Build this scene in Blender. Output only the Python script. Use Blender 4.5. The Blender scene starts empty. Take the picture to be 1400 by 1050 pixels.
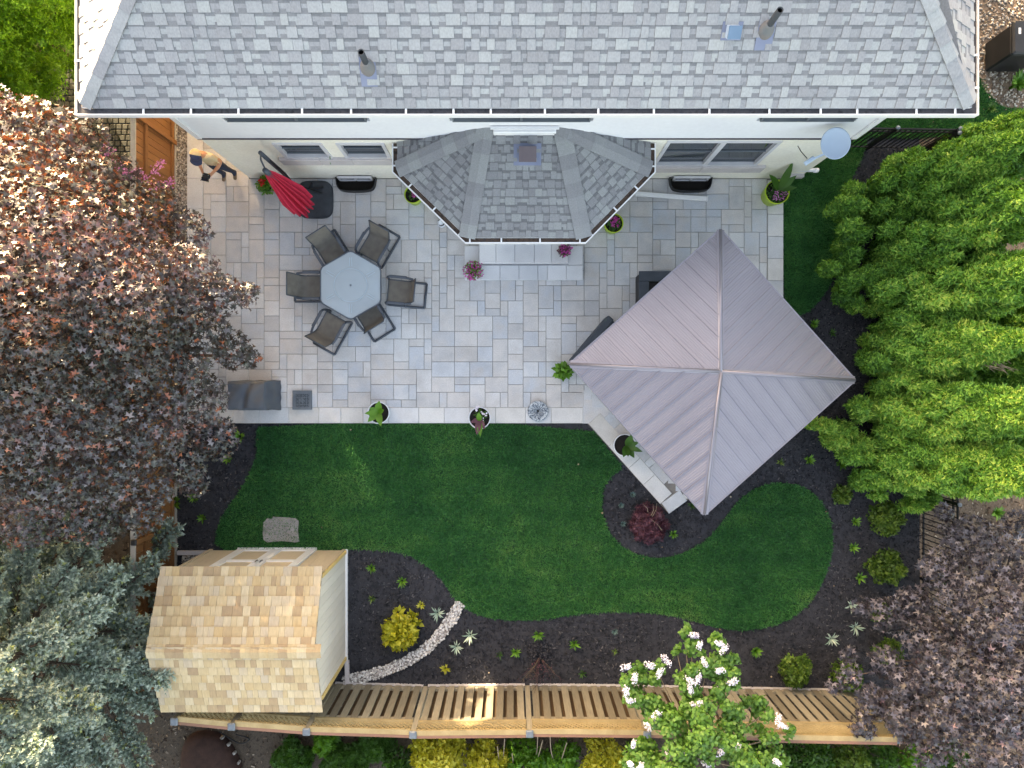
import bpy, math, random
import numpy as np
from mathutils import Vector, Matrix, Quaternion

random.seed(11)
RNG = np.random.default_rng(11)
SC = bpy.context.scene
COL = SC.collection

# ------------------------------------------------------------------ camera, sky, sun, exposure
CAMH = 15.5                      # drone height above the patio, metres
FPX = 933.33                     # focal length in photograph pixels (24 mm equivalent)
cam_d = bpy.data.cameras.new('camera')
cam_d.sensor_width = 36.0
cam_d.lens = 24.0
cam_d.clip_start = 0.1
cam_d.clip_end = 400.0
cam = bpy.data.objects.new('camera', cam_d)
cam.location = (0, 0, CAMH)
cam.rotation_euler = (0, 0, 0)   # straight down, image top = +Y
COL.objects.link(cam)
SC.camera = cam

SUN_EL = math.radians(14.0)
SUN_AZ = math.radians(-26.0)     # clockwise from +Y: the sun stands up and to the left of the picture
to_sun = Vector((math.sin(SUN_AZ) * math.cos(SUN_EL), math.cos(SUN_AZ) * math.cos(SUN_EL), math.sin(SUN_EL)))
world = bpy.data.worlds.new('World')
SC.world = world
world.use_nodes = True
wn = world.node_tree
wbg = wn.nodes['Background']
sky = wn.nodes.new('ShaderNodeTexSky')
sky.sky_type = 'NISHITA'
sky.sun_disc = False
sky.sun_elevation = SUN_EL
sky.sun_rotation = SUN_AZ
sky.air_density = 1.0
sky.dust_density = 4.0
sky.ozone_density = 1.0
wn.links.new(sky.outputs[0], wbg.inputs[0])
wbg.inputs[1].default_value = 0.15
sun_d = bpy.data.lights.new('sun', 'SUN')
sun_d.energy = 2.4
sun_d.angle = math.radians(0.5)
sun_d.color = (1.0, 0.93, 0.79)
sun = bpy.data.objects.new('sun', sun_d)
sun.rotation_euler = (-to_sun).to_track_quat('-Z', 'Y').to_euler()
sun.location = (0, 0, 30)
COL.objects.link(sun)
SC.view_settings.view_transform = 'Standard'
SC.view_settings.look = 'None'
SC.view_settings.gamma = 1.0
SC.view_settings.use_curve_mapping = False
SC.view_settings.exposure = 3.0
SC.view_settings.use_white_balance = True
SC.view_settings.white_balance_temperature = 9300
SC.view_settings.white_balance_tint = 16

# ------------------------------------------------------------------ helpers
ORG = {}

def P(px, py, z=0.0):
    """photograph pixel of a point at height z -> its place in the garden"""
    k = (CAMH - z) / FPX
    return Vector(((px - 700) * k, (525 - py) * k, z))

def lin(r, g, b):
    def f(c):
        c /= 255.0
        return c / 12.92 if c <= 0.04045 else ((c + 0.055) / 1.055) ** 2.4
    return (f(r), f(g), f(b), 1.0)

def setp(o, label=None, cat=None, group=None, kind=None):
    if label: o['label'] = label
    if cat: o['category'] = cat
    if group: o['group'] = group
    if kind: o['kind'] = kind
    return o

def thing(name, loc, label, cat, group=None):
    o = bpy.data.objects.new(name, None)
    o.empty_display_size = 0.2
    COL.objects.link(o)
    o.location = loc
    ORG[o.name] = Vector(loc)
    return setp(o, label, cat, group)

def org(o):
    return ORG.get(o.name, Vector((0, 0, 0))) if o is not None else Vector((0, 0, 0))

def link(name, me, parent=None):
    o = bpy.data.objects.new(name, me)
    COL.objects.link(o)
    if parent is not None:
        o.parent = parent
        ORG[o.name] = org(parent)
    return o

def smooth(me):
    me.polygons.foreach_set('use_smooth', np.ones(len(me.polygons), dtype=bool))

def mesh_from(name, V, Fs, mats, midx=None, tone=None, sm=False):
    me = bpy.data.meshes.new(name)
    me.from_pydata([tuple(v) for v in V], [], Fs)
    for m in (mats if isinstance(mats, (list, tuple)) else [mats]):
        me.materials.append(m)
    if midx is not None:
        me.polygons.foreach_set('material_index', np.array(midx, dtype=np.int32))
    if tone is not None:
        a = me.attributes.new('tone', 'FLOAT', 'POINT')
        a.data.foreach_set('value', np.asarray(tone, dtype=np.float32))
    if sm: smooth(me)
    me.update()
    return me

def mesh_np(name, V, T, mats, tone=None, sm=False, midx=None):
    """fast mesh of equal sized faces; V (n,3), T (m,3 or 4)"""
    me = bpy.data.meshes.new(name)
    V = np.asarray(V, dtype=np.float32); T = np.asarray(T, dtype=np.int32)
    k = T.shape[1]
    me.vertices.add(len(V)); me.vertices.foreach_set('co', V.ravel())
    me.loops.add(T.size); me.loops.foreach_set('vertex_index', T.ravel())
    me.polygons.add(len(T)); me.polygons.foreach_set('loop_start', np.arange(0, T.size, k, dtype=np.int32))
    for m in (mats if isinstance(mats, (list, tuple)) else [mats]):
        me.materials.append(m)
    if midx is not None:
        me.polygons.foreach_set('material_index', np.asarray(midx, dtype=np.int32))
    if tone is not None:
        a = me.attributes.new('tone', 'FLOAT', 'POINT')
        a.data.foreach_set('value', np.asarray(tone, dtype=np.float32))
    me.update(calc_edges=True)
    if sm: smooth(me)
    return me

class MB:
    """collects shapes (world coordinates) for ONE mesh object"""
    def __init__(self):
        self.v = []; self.f = []; self.m = []; self.t = []
    def add(self, vs, fs, m=0, t=0.5):
        b = len(self.v)
        self.v += [Vector(x) for x in vs]
        self.f += [tuple(b + i for i in f) for f in fs]
        self.m += [m] * len(fs)
        self.t += [t] * len(vs)
        return self
    def box(self, c, s, rz=0.0, M=None, m=0, t=0.5):
        c = Vector(c)
        R = M if M is not None else Matrix.Rotation(rz, 3, 'Z')
        vs = []
        for z in (-.5, .5):
            for x, y in ((-.5, -.5), (.5, -.5), (.5, .5), (-.5, .5)):
                vs.append(c + R @ Vector((x * s[0], y * s[1], z * s[2])))
        return self.add(vs, [(3, 2, 1, 0), (4, 5, 6, 7), (0, 1, 5, 4), (1, 2, 6, 5), (2, 3, 7, 6), (3, 0, 4, 7)], m, t)
    def cbox(self, c, s, bv=0.01, rz=0.0, M=None, m=0, t=0.5):
        """box with chamfered edges"""
        c = Vector(c); R = M if M is not None else Matrix.Rotation(rz, 3, 'Z')
        hx, hy, hz = s[0] / 2, s[1] / 2, s[2] / 2
        bv = min(bv, hx * .9, hy * .9, hz * .9)
        rings = [(-hz, hx - bv, hy - bv), (-hz + bv, hx, hy), (hz - bv, hx, hy), (hz, hx - bv, hy - bv)]
        vs = []
        for z, x, y in rings:
            e = bv * .7
            for a, b in ((-x + e, -y), (x - e, -y), (x, -y + e), (x, y - e), (x - e, y), (-x + e, y), (-x, y - e), (-x, -y + e)):
                vs.append(c + R @ Vector((a, b, z)))
        fs = [tuple(range(7, -1, -1)), tuple(range(24, 32))]
        for r in range(3):
            for i in range(8):
                j = (i + 1) % 8
                fs.append((r * 8 + i, r * 8 + j, (r + 1) * 8 + j, (r + 1) * 8 + i))
        return self.add(vs, fs, m, t)
    def beam(self, a, b, w, h, up=(0, 0, 1), m=0, t=0.5):
        a = Vector(a); b = Vector(b); d = b - a; L = d.length
        if L < 1e-6: return self
        d.normalize(); up = Vector(up)
        if abs(d.dot(up)) > .98: up = Vector((0, 1, 0))
        s = d.cross(up).normalized(); u = s.cross(d)
        M = Matrix((d, s, u)).transposed()
        return self.box((a + b) / 2, (L, w, h), M=M, m=m, t=t)
    def tube(self, pts, rad, n=8, cap=True, m=0, t=0.5):
        pts = [Vector(p) for p in pts]
        rad = list(rad) if isinstance(rad, (list, tuple)) else [rad] * len(pts)
        vs = []; ref = None
        for i, p in enumerate(pts):
            d = (pts[min(i + 1, len(pts) - 1)] - pts[max(i - 1, 0)])
            d = d.normalized() if d.length > 1e-9 else Vector((0, 0, 1))
            if ref is None:
                ref = Vector((1, 0, 0)) if abs(d.x) < .8 else Vector((0, 1, 0))
            a = (ref - d * ref.dot(d))
            a = a.normalized() if a.length > 1e-6 else d.orthogonal().normalized()
            ref = a; b = d.cross(a)
            for j in range(n):
                th = 2 * math.pi * j / n
                vs.append(p + (a * math.cos(th) + b * math.sin(th)) * rad[i])
        fs = []
        for i in range(len(pts) - 1):
            for j in range(n):
                k = (j + 1) % n
                fs.append((i * n + j, i * n + k, (i + 1) * n + k, (i + 1) * n + j))
        if cap:
            fs.append(tuple(range(n - 1, -1, -1)))
            fs.append(tuple((len(pts) - 1) * n + j for j in range(n)))
        return self.add(vs, fs, m, t)
    def lathe(self, c, prof, n=24, m=0, t=0.5, axis=None, close=False):
        c = Vector(c); R = Matrix.Identity(3)
        if axis is not None:
            R = Vector((0, 0, 1)).rotation_difference(Vector(axis)).to_matrix()
        vs = []
        for r, z in prof:
            for j in range(n):
                th = 2 * math.pi * j / n
                vs.append(c + R @ Vector((r * math.cos(th), r * math.sin(th), z)))
        fs = []
        for i in range(len(prof) - 1):
            for j in range(n):
                k = (j + 1) % n
                fs.append((i * n + j, i * n + k, (i + 1) * n + k, (i + 1) * n + j))
        if close:
            fs.append(tuple(range(n - 1, -1, -1)))
            fs.append(tuple((len(prof) - 1) * n + j for j in range(n)))
        return self.add(vs, fs, m, t)
    def prism(self, poly, z0, z1, m=0, t=0.5):
        n = len(poly)
        vs = [Vector((p[0], p[1], z0)) for p in poly] + [Vector((p[0], p[1], z1)) for p in poly]
        fs = [tuple(range(n - 1, -1, -1)), tuple(range(n, 2 * n))]
        for i in range(n):
            j = (i + 1) % n
            fs.append((i, j, n + j, n + i))
        return self.add(vs, fs, m, t)
    def sweep(self, path, prof, m=0, t=0.5):
        """sweep profile [(offset to the left of the path, z)] (closed) along a flat open path with mitres"""
        path = [Vector((p[0], p[1])) for p in path]
        n = len(prof); vs = []
        for i, p in enumerate(path):
            d1 = (p - path[i - 1]).normalized() if i > 0 else None
            d2 = (path[i + 1] - p).normalized() if i < len(path) - 1 else None
            if d1 is None: d1 = d2
            if d2 is None: d2 = d1
            n1 = Vector((-d1.y, d1.x)); n2 = Vector((-d2.y, d2.x))
            mi = (n1 + n2).normalized(); s = 1.0 / max(.3, mi.dot(n1))
            for o, z in prof:
                q = p + mi * (o * s)
                vs.append(Vector((q.x, q.y, z)))
        fs = []
        for i in range(len(path) - 1):
            for j in range(n):
                k = (j + 1) % n
                fs.append((i * n + j, i * n + k, (i + 1) * n + k, (i + 1) * n + j))
        fs.append(tuple(range(n - 1, -1, -1)))
        fs.append(tuple((len(path) - 1) * n + j for j in range(n)))
        return self.add(vs, fs, m, t)
    def mesh(self, name, mats, o=Vector((0, 0, 0)), sm=False, tone=False):
        return mesh_from(name, [v - o for v in self.v], self.f, mats, self.m, self.t if tone else None, sm)
    def build(self, name, mats, parent=None, sm=False, tone=False):
        return link(name, self.mesh(name, mats, org(parent), sm, tone), parent)

def place(name, me, M, parent):
    """object with shared mesh at world matrix M below a parent that is only translated"""
    o = bpy.data.objects.new(name, me)
    COL.objects.link(o)
    o.parent = parent
    M = M.copy(); M.translation = M.translation - org(parent)
    o.matrix_basis = M
    return o

def copy_tree(o, parent=None):
    c = o.copy(); COL.objects.link(c)
    if parent is not None: c.parent = parent
    for ch in o.children:
        copy_tree(ch, c)
    return c

def frame(u, v, n, t):
    M = Matrix.Identity(4)
    for i in range(3):
        M[i][0] = u[i]; M[i][1] = v[i]; M[i][2] = n[i]; M[i][3] = t[i]
    return M

def inpoly(X, Y, poly):
    ins = np.zeros(len(X), dtype=bool); n = len(poly); j = n - 1
    for i in range(n):
        xi, yi = poly[i][0], poly[i][1]; xj, yj = poly[j][0], poly[j][1]
        c = ((yi > Y) != (yj > Y)) & (X < (xj - xi) * (Y - yi) / ((yj - yi) + 1e-12) + xi)
        ins ^= c; j = i
    return ins

def scatter(poly, n, holes=()):
    xs = [p[0] for p in poly]; ys = [p[1] for p in poly]
    X = RNG.uniform(min(xs), max(xs), n * 3); Y = RNG.uniform(min(ys), max(ys), n * 3)
    k = inpoly(X, Y, poly)
    for h in holes: k &= ~inpoly(X, Y, h)
    area = (max(xs) - min(xs)) * (max(ys) - min(ys))
    return X[k][:n], Y[k][:n]

def smooth_poly(pts, it=2):
    """Chaikin corner cutting of a closed outline"""
    for _ in range(it):
        q = []
        for i in range(len(pts)):
            a = pts[i]; b = pts[(i + 1) % len(pts)]
            q.append((a[0] * .75 + b[0] * .25, a[1] * .75 + b[1] * .25))
            q.append((a[0] * .25 + b[0] * .75, a[1] * .25 + b[1] * .75))
        pts = q
    return pts

def chaikin_open(pts, it=2):
    for _ in range(it):
        q = [pts[0]]
        for a, b in zip(pts[:-1], pts[1:]):
            q.append(tuple(a[i] * .75 + b[i] * .25 for i in range(len(a))))
            q.append(tuple(a[i] * .25 + b[i] * .75 for i in range(len(a))))
        q.append(pts[-1]); pts = q
    return pts

# value noise on arrays, for natural patchiness
_G = RNG.random((64, 64))
def vnoise(X, Y, s):
    x = np.asarray(X) * s; y = np.asarray(Y) * s
    xi = np.floor(x).astype(int); yi = np.floor(y).astype(int); fx = x - xi; fy = y - yi
    fx = fx * fx * (3 - 2 * fx); fy = fy * fy * (3 - 2 * fy)
    g = lambda a, b: _G[a % 64, b % 64]
    return (g(xi, yi) * (1 - fx) + g(xi + 1, yi) * fx) * (1 - fy) + (g(xi, yi + 1) * (1 - fx) + g(xi + 1, yi + 1) * fx) * fy

# ------------------------------------------------------------------ materials
def mat(name, cols, src='noise', scale=3.0, var=0.0, rough=0.7, metal=0.0, bump=0.0, bscale=80.0,
        spec=0.4, fine=0.0, fscale=120.0, stretch=None, alpha=None, emit=None, detail=4.0, coat=0.0, stain=0.0, sscale=.9):
    """procedural material: tone (noise / object random / 'tone' attribute, + var * noise) -> colour ramp; fine grain; bump"""
    m = bpy.data.materials.new(name); m.use_nodes = True
    nt = m.node_tree; N = nt.nodes; L = nt.links
    b = N['Principled BSDF']
    b.inputs['Roughness'].default_value = rough
    b.inputs['Metallic'].default_value = metal
    b.inputs['Specular IOR Level'].default_value = spec
    if coat: b.inputs['Coat Weight'].default_value = coat
    if not isinstance(cols, list): cols = [cols]
    geo = N.new('ShaderNodeNewGeometry')
    vec = geo.outputs['Position']
    if stretch is not None:
        mp = N.new('ShaderNodeMapping'); mp.inputs['Scale'].default_value = stretch
        L.new(vec, mp.inputs[0]); vec = mp.outputs[0]
    if len(cols) == 1 and not fine and not stain:
        b.inputs['Base Color'].default_value = cols[0]
    else:
        nz = N.new('ShaderNodeTexNoise'); nz.inputs['Scale'].default_value = scale
        nz.inputs['Detail'].default_value = detail; L.new(vec, nz.inputs['Vector'])
        if src == 'noise':
            ms = N.new('ShaderNodeMapRange'); ms.inputs[1].default_value = .3; ms.inputs[2].default_value = .7
            L.new(nz.outputs[0], ms.inputs[0]); tone = ms.outputs[0]
        else:
            if src == 'obj':
                oi = N.new('ShaderNodeObjectInfo'); base = oi.outputs['Random']
            else:
                at = N.new('ShaderNodeAttribute'); at.attribute_name = 'tone'; base = at.outputs['Fac']
            if var:
                ma = N.new('ShaderNodeMath'); ma.operation = 'MULTIPLY_ADD'
                L.new(nz.outputs[0], ma.inputs[0]); ma.inputs[1].default_value = var * 2
                sb = N.new('ShaderNodeMath'); sb.operation = 'SUBTRACT'; L.new(base, sb.inputs[0]); sb.inputs[1].default_value = var
                L.new(sb.outputs[0], ma.inputs[2]); tone = ma.outputs[0]
            else:
                tone = base
        rp = N.new('ShaderNodeValToRGB'); el = rp.color_ramp.elements
        if len(cols) == 1: cols = [cols[0], cols[0]]
        el[0].position = 0; el[0].color = cols[0]; el[1].position = 1; el[1].color = cols[-1]
        for i, c in enumerate(cols[1:-1]):
            e = el.new((i + 1) / (len(cols) - 1)); e.color = c
        L.new(tone, rp.inputs[0]); out = rp.outputs[0]
        if fine:
            n2 = N.new('ShaderNodeTexNoise'); n2.inputs['Scale'].default_value = fscale; n2.inputs['Detail'].default_value = 3
            L.new(vec, n2.inputs['Vector'])
            mr = N.new('ShaderNodeMapRange'); mr.inputs[1].default_value = .25; mr.inputs[2].default_value = .75
            mr.inputs[3].default_value = 1 - fine; mr.inputs[4].default_value = 1 + fine
            L.new(n2.outputs[0], mr.inputs[0])
            mx = N.new('ShaderNodeVectorMath'); mx.operation = 'SCALE'
            L.new(out, mx.inputs[0]); L.new(mr.outputs[0], mx.inputs['Scale']); out = mx.outputs[0]
        if stain:
            n4 = N.new('ShaderNodeTexNoise'); n4.inputs['Scale'].default_value = sscale; n4.inputs['Detail'].default_value = 7; n4.inputs['Roughness'].default_value = .65
            L.new(geo.outputs['Position'], n4.inputs['Vector'])
            m4 = N.new('ShaderNodeMapRange'); m4.inputs[1].default_value = .46; m4.inputs[2].default_value = .72; m4.inputs[3].default_value = 1.0; m4.inputs[4].default_value = 1 - stain
            L.new(n4.outputs[0], m4.inputs[0])
            mx4 = N.new('ShaderNodeVectorMath'); mx4.operation = 'SCALE'; L.new(out, mx4.inputs[0]); L.new(m4.outputs[0], mx4.inputs['Scale']); out = mx4.outputs[0]
        L.new(out, b.inputs['Base Color'])
    if bump:
        n3 = N.new('ShaderNodeTexNoise'); n3.inputs['Scale'].default_value = bscale; n3.inputs['Detail'].default_value = 4
        L.new(vec, n3.inputs['Vector'])
        bp = N.new('ShaderNodeBump'); bp.inputs['Strength'].default_value = bump; bp.inputs['Distance'].default_value = .01
        L.new(n3.outputs[0], bp.inputs['Height']); L.new(bp.outputs[0], b.inputs['Normal'])
    if alpha is not None: b.inputs['Alpha'].default_value = alpha
    return m

def leafmat(name, cols, trans, tf=0.3, rough=0.55, src='attr', spec=0.35):
    m = bpy.data.materials.new(name); m.use_nodes = True
    nt = m.node_tree; N = nt.nodes; L = nt.links
    b = N['Principled BSDF']; b.inputs['Roughness'].default_value = rough; b.inputs['Specular IOR Level'].default_value = spec
    if src == 'attr':
        at = N.new('ShaderNodeAttribute'); at.attribute_name = 'tone'; t = at.outputs['Fac']
    else:
        at = N.new('ShaderNodeObjectInfo'); t = at.outputs['Random']
    rp = N.new('ShaderNodeValToRGB'); el = rp.color_ramp.elements
    el[0].position = 0; el[0].color = cols[0]; el[1].position = 1; el[1].color = cols[-1]
    for i, c in enumerate(cols[1:-1]):
        e = el.new((i + 1) / (len(cols) - 1)); e.color = c
    L.new(t, rp.inputs[0]); L.new(rp.outputs[0], b.inputs['Base Color'])
    tr = N.new('ShaderNodeBsdfTranslucent'); tr.inputs[0].default_value = trans
    mx = N.new('ShaderNodeMixShader'); mx.inputs[0].default_value = tf
    L.new(b.outputs[0], mx.inputs[1]); L.new(tr.outputs[0], mx.inputs[2])
    L.new(mx.outputs[0], N['Material Output'].inputs[0])
    return m

M = {}
# stone paving
PV = [lin(184, 185, 188), lin(203, 199, 197), lin(189, 194, 201), lin(207, 207, 208), lin(195, 191, 189), lin(185, 191, 199)]
M['paver'] = mat('paver', PV, 'obj', 3.5, .22, .8, bump=.25, bscale=45, fine=.11, fscale=40, stain=.22, sscale=1.1)
M['paver_a'] = mat('paver_joined', PV, 'attr', 3.5, .22, .8, bump=.25, bscale=45, fine=.11, fscale=40, stain=.22, sscale=1.1)
BD = [lin(200, 198, 195), lin(210, 209, 208), lin(198, 201, 206)]
M['border'] = mat('border_slab', BD, 'obj', 2.5, .35, .78, bump=.25, bscale=40, fine=.10, fscale=50, stain=.2, sscale=1.4)
M['stepstone'] = mat('step_stone', [lin(190, 194, 200), lin(212, 214, 218), lin(198, 199, 203)], 'obj', 2.5, .4, .75, bump=.2, bscale=40, fine=.08, fscale=50)
M['sand'] = mat('joint_sand', [lin(112, 108, 106), lin(136, 130, 124)], 'noise', 8, rough=.95, bump=.4, bscale=120)
# roofs
SH = [lin(147, 148, 152), lin(154, 156, 160), lin(161, 164, 167), lin(167, 171, 172)]
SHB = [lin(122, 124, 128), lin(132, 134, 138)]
M['shingle'] = mat('roof_shingle', SH, 'obj', 6, .12, .9, fine=.13, fscale=45, bump=.5, bscale=220, stretch=(1, .35, 1), stain=.12, sscale=.7)
M['shingle_a'] = mat('roof_shingle_joined', SH, 'attr', 6, .12, .9, fine=.13, fscale=45, bump=.5, bscale=220, stretch=(1, .35, 1), stain=.12, sscale=.7)
M['shband'] = mat('roof_shingle_granules_and_shadow', SHB, 'obj', 6, .2, .92, fine=.12, fscale=45, bump=.5, bscale=220)  # granule print on recessed tabs; on raised tabs a painted shadow line
M['shband_a'] = mat('roof_shingle_granules_and_shadow_joined', SHB, 'attr', 6, .2, .92, fine=.12, fscale=45, bump=.5, bscale=220)
CD = [lin(160, 136, 108), lin(176, 152, 118), lin(184, 162, 126), lin(192, 172, 138), lin(180, 164, 142), lin(198, 180, 148), lin(184, 158, 118)]
M['cedar'] = mat('cedar_shingle', CD, 'obj', 9, .10, .8, fine=.10, fscale=30, bump=.35, bscale=70, stretch=(1, .12, 1))
M['white'] = mat('white_metal', [lin(226, 227, 230), lin(234, 235, 236)], 'noise', 1.5, rough=.45, fine=.03, fscale=14)
M['siding'] = mat('white_siding', [lin(222, 224, 230), lin(230, 232, 236)], 'noise', .8, rough=.55, fine=.03, fscale=12)
M['stucco'] = mat('cream_stucco', [lin(234, 229, 216), lin(240, 236, 225)], 'noise', 2.2, rough=.9, bump=.5, bscale=70, fine=.06, fscale=25)
M['sill'] = mat('stone_sill', [lin(186, 180, 182), lin(200, 194, 194)], 'noise', 3, rough=.8, fine=.07, fscale=40)
M['darkstrip'] = mat('dark_strip', lin(72, 70, 78), rough=.5)
M['frame'] = mat('window_frame', [lin(196, 196, 202), lin(206, 206, 210)], 'noise', 4, rough=.5)
M['glass'] = mat('window_glass', [lin(34, 44, 52), lin(52, 62, 70)], 'noise', .7, rough=.06, spec=.9)
M['blind'] = mat('window_blind', [lin(92, 100, 108), lin(110, 118, 124)], 'noise', 2, rough=.6)
M['silt'] = mat('gutter_silt', [lin(50, 50, 54), lin(78, 78, 82), lin(60, 60, 66)], 'noise', 14, rough=.95, bump=.6, bscale=60)
M['dirt'] = mat('gutter_debris', [lin(52, 46, 44), lin(92, 74, 64), lin(62, 60, 62)], 'noise', 14, rough=.95, bump=.6, bscale=60)
M['pipe'] = mat('vent_pipe', [lin(52, 58, 64), lin(66, 72, 78)], 'noise', 6, rough=.55)
M['boot'] = mat('vent_boot', [lin(110, 116, 120), lin(128, 122, 120)], 'noise', 9, rough=.7)
M['flash'] = mat('metal_flashing', [lin(116, 124, 146), lin(128, 136, 156)], 'noise', 4, rough=.5, metal=.3)
M['black'] = mat('black_plastic', [lin(26, 28, 32), lin(36, 38, 42)], 'noise', 4, rough=.5)
M['blackhole'] = mat('pipe_inside', lin(8, 8, 9), rough=.9)
# wood
M['fenceold'] = mat('weathered_fence_wood', [lin(112, 104, 90), lin(134, 126, 109), lin(152, 144, 127)], 'obj', 3, .3, .85, fine=.16, fscale=40, stretch=(1, 1, .12), bump=.3, bscale=60)
M['fencenew'] = mat('pale_lattice_wood', [lin(150, 131, 94), lin(168, 150, 112)], 'noise', 4, rough=.75, fine=.08, fscale=30)
M['fencerail'] = mat('red_brown_rail', [lin(120, 88, 74), lin(140, 104, 88)], 'noise', 3, rough=.75, fine=.1, fscale=30, stretch=(.2, 1, 1))
M['fencedark'] = mat('shaded_fence_back', [lin(78, 60, 44), lin(96, 76, 56)], 'obj', 3, .3, .9, fine=.12, fscale=40)  # back slats coloured darker to carry the shade behind the front ones
M['fencebrown'] = mat('orange_brown_fence_wood', [lin(116, 76, 44), lin(140, 94, 56), lin(126, 84, 52)], 'obj', 3, .35, .8, fine=.15, fscale=40, stretch=(1, 1, .15), bump=.25, bscale=60)
M['fencegrey'] = mat('grey_timber', [lin(150, 144, 136), lin(172, 166, 158)], 'noise', 4, rough=.85, fine=.1, fscale=40)
M['shedwall'] = mat('beige_shed_board', [lin(190, 174, 150), lin(204, 188, 164), lin(196, 182, 160)], 'obj', 3, .3, .75, fine=.06, fscale=30, stretch=(1, 1, .15))
M['shedside'] = mat('pale_shed_board', [lin(216, 207, 194), lin(226, 218, 205)], 'obj', 3, .3, .7, fine=.04, fscale=30, stretch=(1, 1, .15))
M['shedtrim'] = mat('pine_trim', [lin(212, 180, 116), lin(224, 194, 132)], 'noise', 4, rough=.7, fine=.07, fscale=30)
# metals and plastics
M['gzroof'] = mat('brown_metal_roof', [lin(135, 132, 141), lin(143, 140, 149)], 'noise', .8, rough=.36, metal=.5, spec=.5, fine=.02, fscale=3)
M['gzdark'] = mat('dark_gazebo_metal', [lin(58, 50, 50), lin(68, 60, 60)], 'noise', 3, rough=.5, metal=.3)
M['slate'] = mat('blue_grey_steel', [lin(70, 78, 88), lin(82, 90, 100)], 'noise', 4, rough=.5, metal=.25)
M['basegrey'] = mat('umbrella_base_plastic', [lin(48, 54, 62), lin(62, 68, 76)], 'noise', 6, rough=.6, fine=.08, fscale=40)
M['sling'] = mat('brown_sling_mesh', [lin(104, 98, 92), lin(122, 116, 108)], 'noise', 7, rough=.8, fine=.14, fscale=220, bump=.3, bscale=300)
M['red'] = mat('red_canopy_cloth', [lin(186, 34, 62), lin(206, 46, 74)], 'noise', 6, rough=.85, fine=.08, fscale=60)
M['lime'] = mat('lime_pot_glaze', [lin(160, 190, 52), lin(174, 204, 66)], 'noise', 5, rough=.35)
M['potwhite'] = mat('white_pot_glaze', [lin(206, 212, 222), lin(222, 226, 232)], 'noise', 5, rough=.4)
M['potterra'] = mat('stone_pot', [lin(150, 136, 124), lin(170, 154, 140)], 'noise', 8, rough=.85, fine=.08)
M['soil'] = mat('potting_soil', [lin(17, 14, 13), lin(30, 25, 22)], 'noise', 30, rough=.95, bump=.8, bscale=90)
M['cover'] = mat('grey_cover_cloth', [lin(70, 78, 90), lin(84, 90, 98), lin(98, 94, 92)], 'noise', 1.6, rough=.75, bump=.15, bscale=20)
M['iron'] = mat('grey_iron', [lin(98, 108, 118), lin(118, 128, 136)], 'noise', 8, rough=.5, metal=.4)
M['ironblack'] = mat('black_iron', [lin(16, 16, 18), lin(26, 26, 28)], 'noise', 5, rough=.55, metal=.2)
M['dish'] = mat('dish_paint', [lin(168, 190, 212), lin(178, 198, 218)], 'noise', 2, rough=.4)
M['mosaic'] = mat('mottled_round_stone', [lin(50, 60, 74), lin(120, 132, 144), lin(200, 206, 210), lin(70, 82, 96)], 'noise', 26, rough=.6, bump=.4, bscale=40, detail=2)
M['concrete'] = mat('concrete_slab', [lin(146, 142, 142), lin(166, 162, 162)], 'noise', 5, rough=.9, bump=.3, bscale=50, fine=.08, fscale=60)
M['sofa'] = mat('charcoal_cushion', [lin(58, 66, 76), lin(68, 76, 86)], 'noise', 5, rough=.85, fine=.1, fscale=200)
M['bark'] = mat('tree_bark', [lin(66, 54, 46), lin(98, 84, 74)], 'noise', 10, rough=.95, bump=.6, bscale=40)
M['twig'] = mat('pale_twig', [lin(120, 104, 88), lin(150, 134, 116)], 'noise', 10, rough=.9)
# ground
M['mulch'] = mat('dark_mulch', [lin(34, 36, 41), lin(54, 55, 61), lin(44, 46, 51)], 'noise', 4, rough=.95, bump=1.0, bscale=70, fine=.35, fscale=90)
M['chips'] = mat('mulch_chips', [lin(26, 28, 33), lin(44, 45, 51), lin(60, 60, 66), lin(88, 86, 88)], 'attr', rough=.95)
M['backsoil'] = mat('dark_brown_soil_ground', [lin(54, 46, 40), lin(80, 70, 60), lin(64, 56, 50)], 'noise', 14, rough=.95, bump=1.0, bscale=60, fine=.3, fscale=70)
M['chipsd'] = mat('dark_brown_chips', [lin(48, 40, 36), lin(78, 68, 60), lin(108, 94, 82), lin(140, 126, 112)], 'attr', rough=.95)
M['woodchip'] = mat('brown_woodchip_ground', [lin(82, 68, 58), lin(124, 106, 90), lin(100, 86, 76)], 'noise', 14, rough=.95, bump=1.0, bscale=60, fine=.3, fscale=70)
M['chipsb'] = mat('brown_chips', [lin(70, 56, 48), lin(120, 100, 84), lin(160, 138, 116), lin(190, 174, 156)], 'attr', rough=.95)
M['lawnbase'] = mat('lawn_soil', [lin(20, 60, 34), lin(28, 76, 40)], 'noise', 2, rough=.95, bump=.6, bscale=90)
M['earth'] = mat('earth', [lin(52, 46, 40), lin(72, 62, 52)], 'noise', 3, rough=.95, bump=.6, bscale=30)
M['pebble'] = mat('white_pebbles', [lin(132, 128, 126), lin(178, 174, 172), lin(206, 204, 202), lin(222, 222, 222)], 'attr', rough=.8)
M['pebbleb'] = mat('brown_pebbles', [lin(84, 76, 70), lin(130, 120, 110), lin(168, 158, 148), lin(196, 190, 182)], 'attr', rough=.8)
M['cobble'] = mat('shade_dark_cobble', [lin(58, 60, 54), lin(82, 84, 76)], 'attr', 8, .2, .9, bump=.4, bscale=60)  # colour darkened to stand for the shade on the cobbles
M['rock'] = mat('pale_rock', [lin(120, 116, 112), lin(160, 156, 152)], 'noise', 6, rough=.9, bump=.5, bscale=30)
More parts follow.
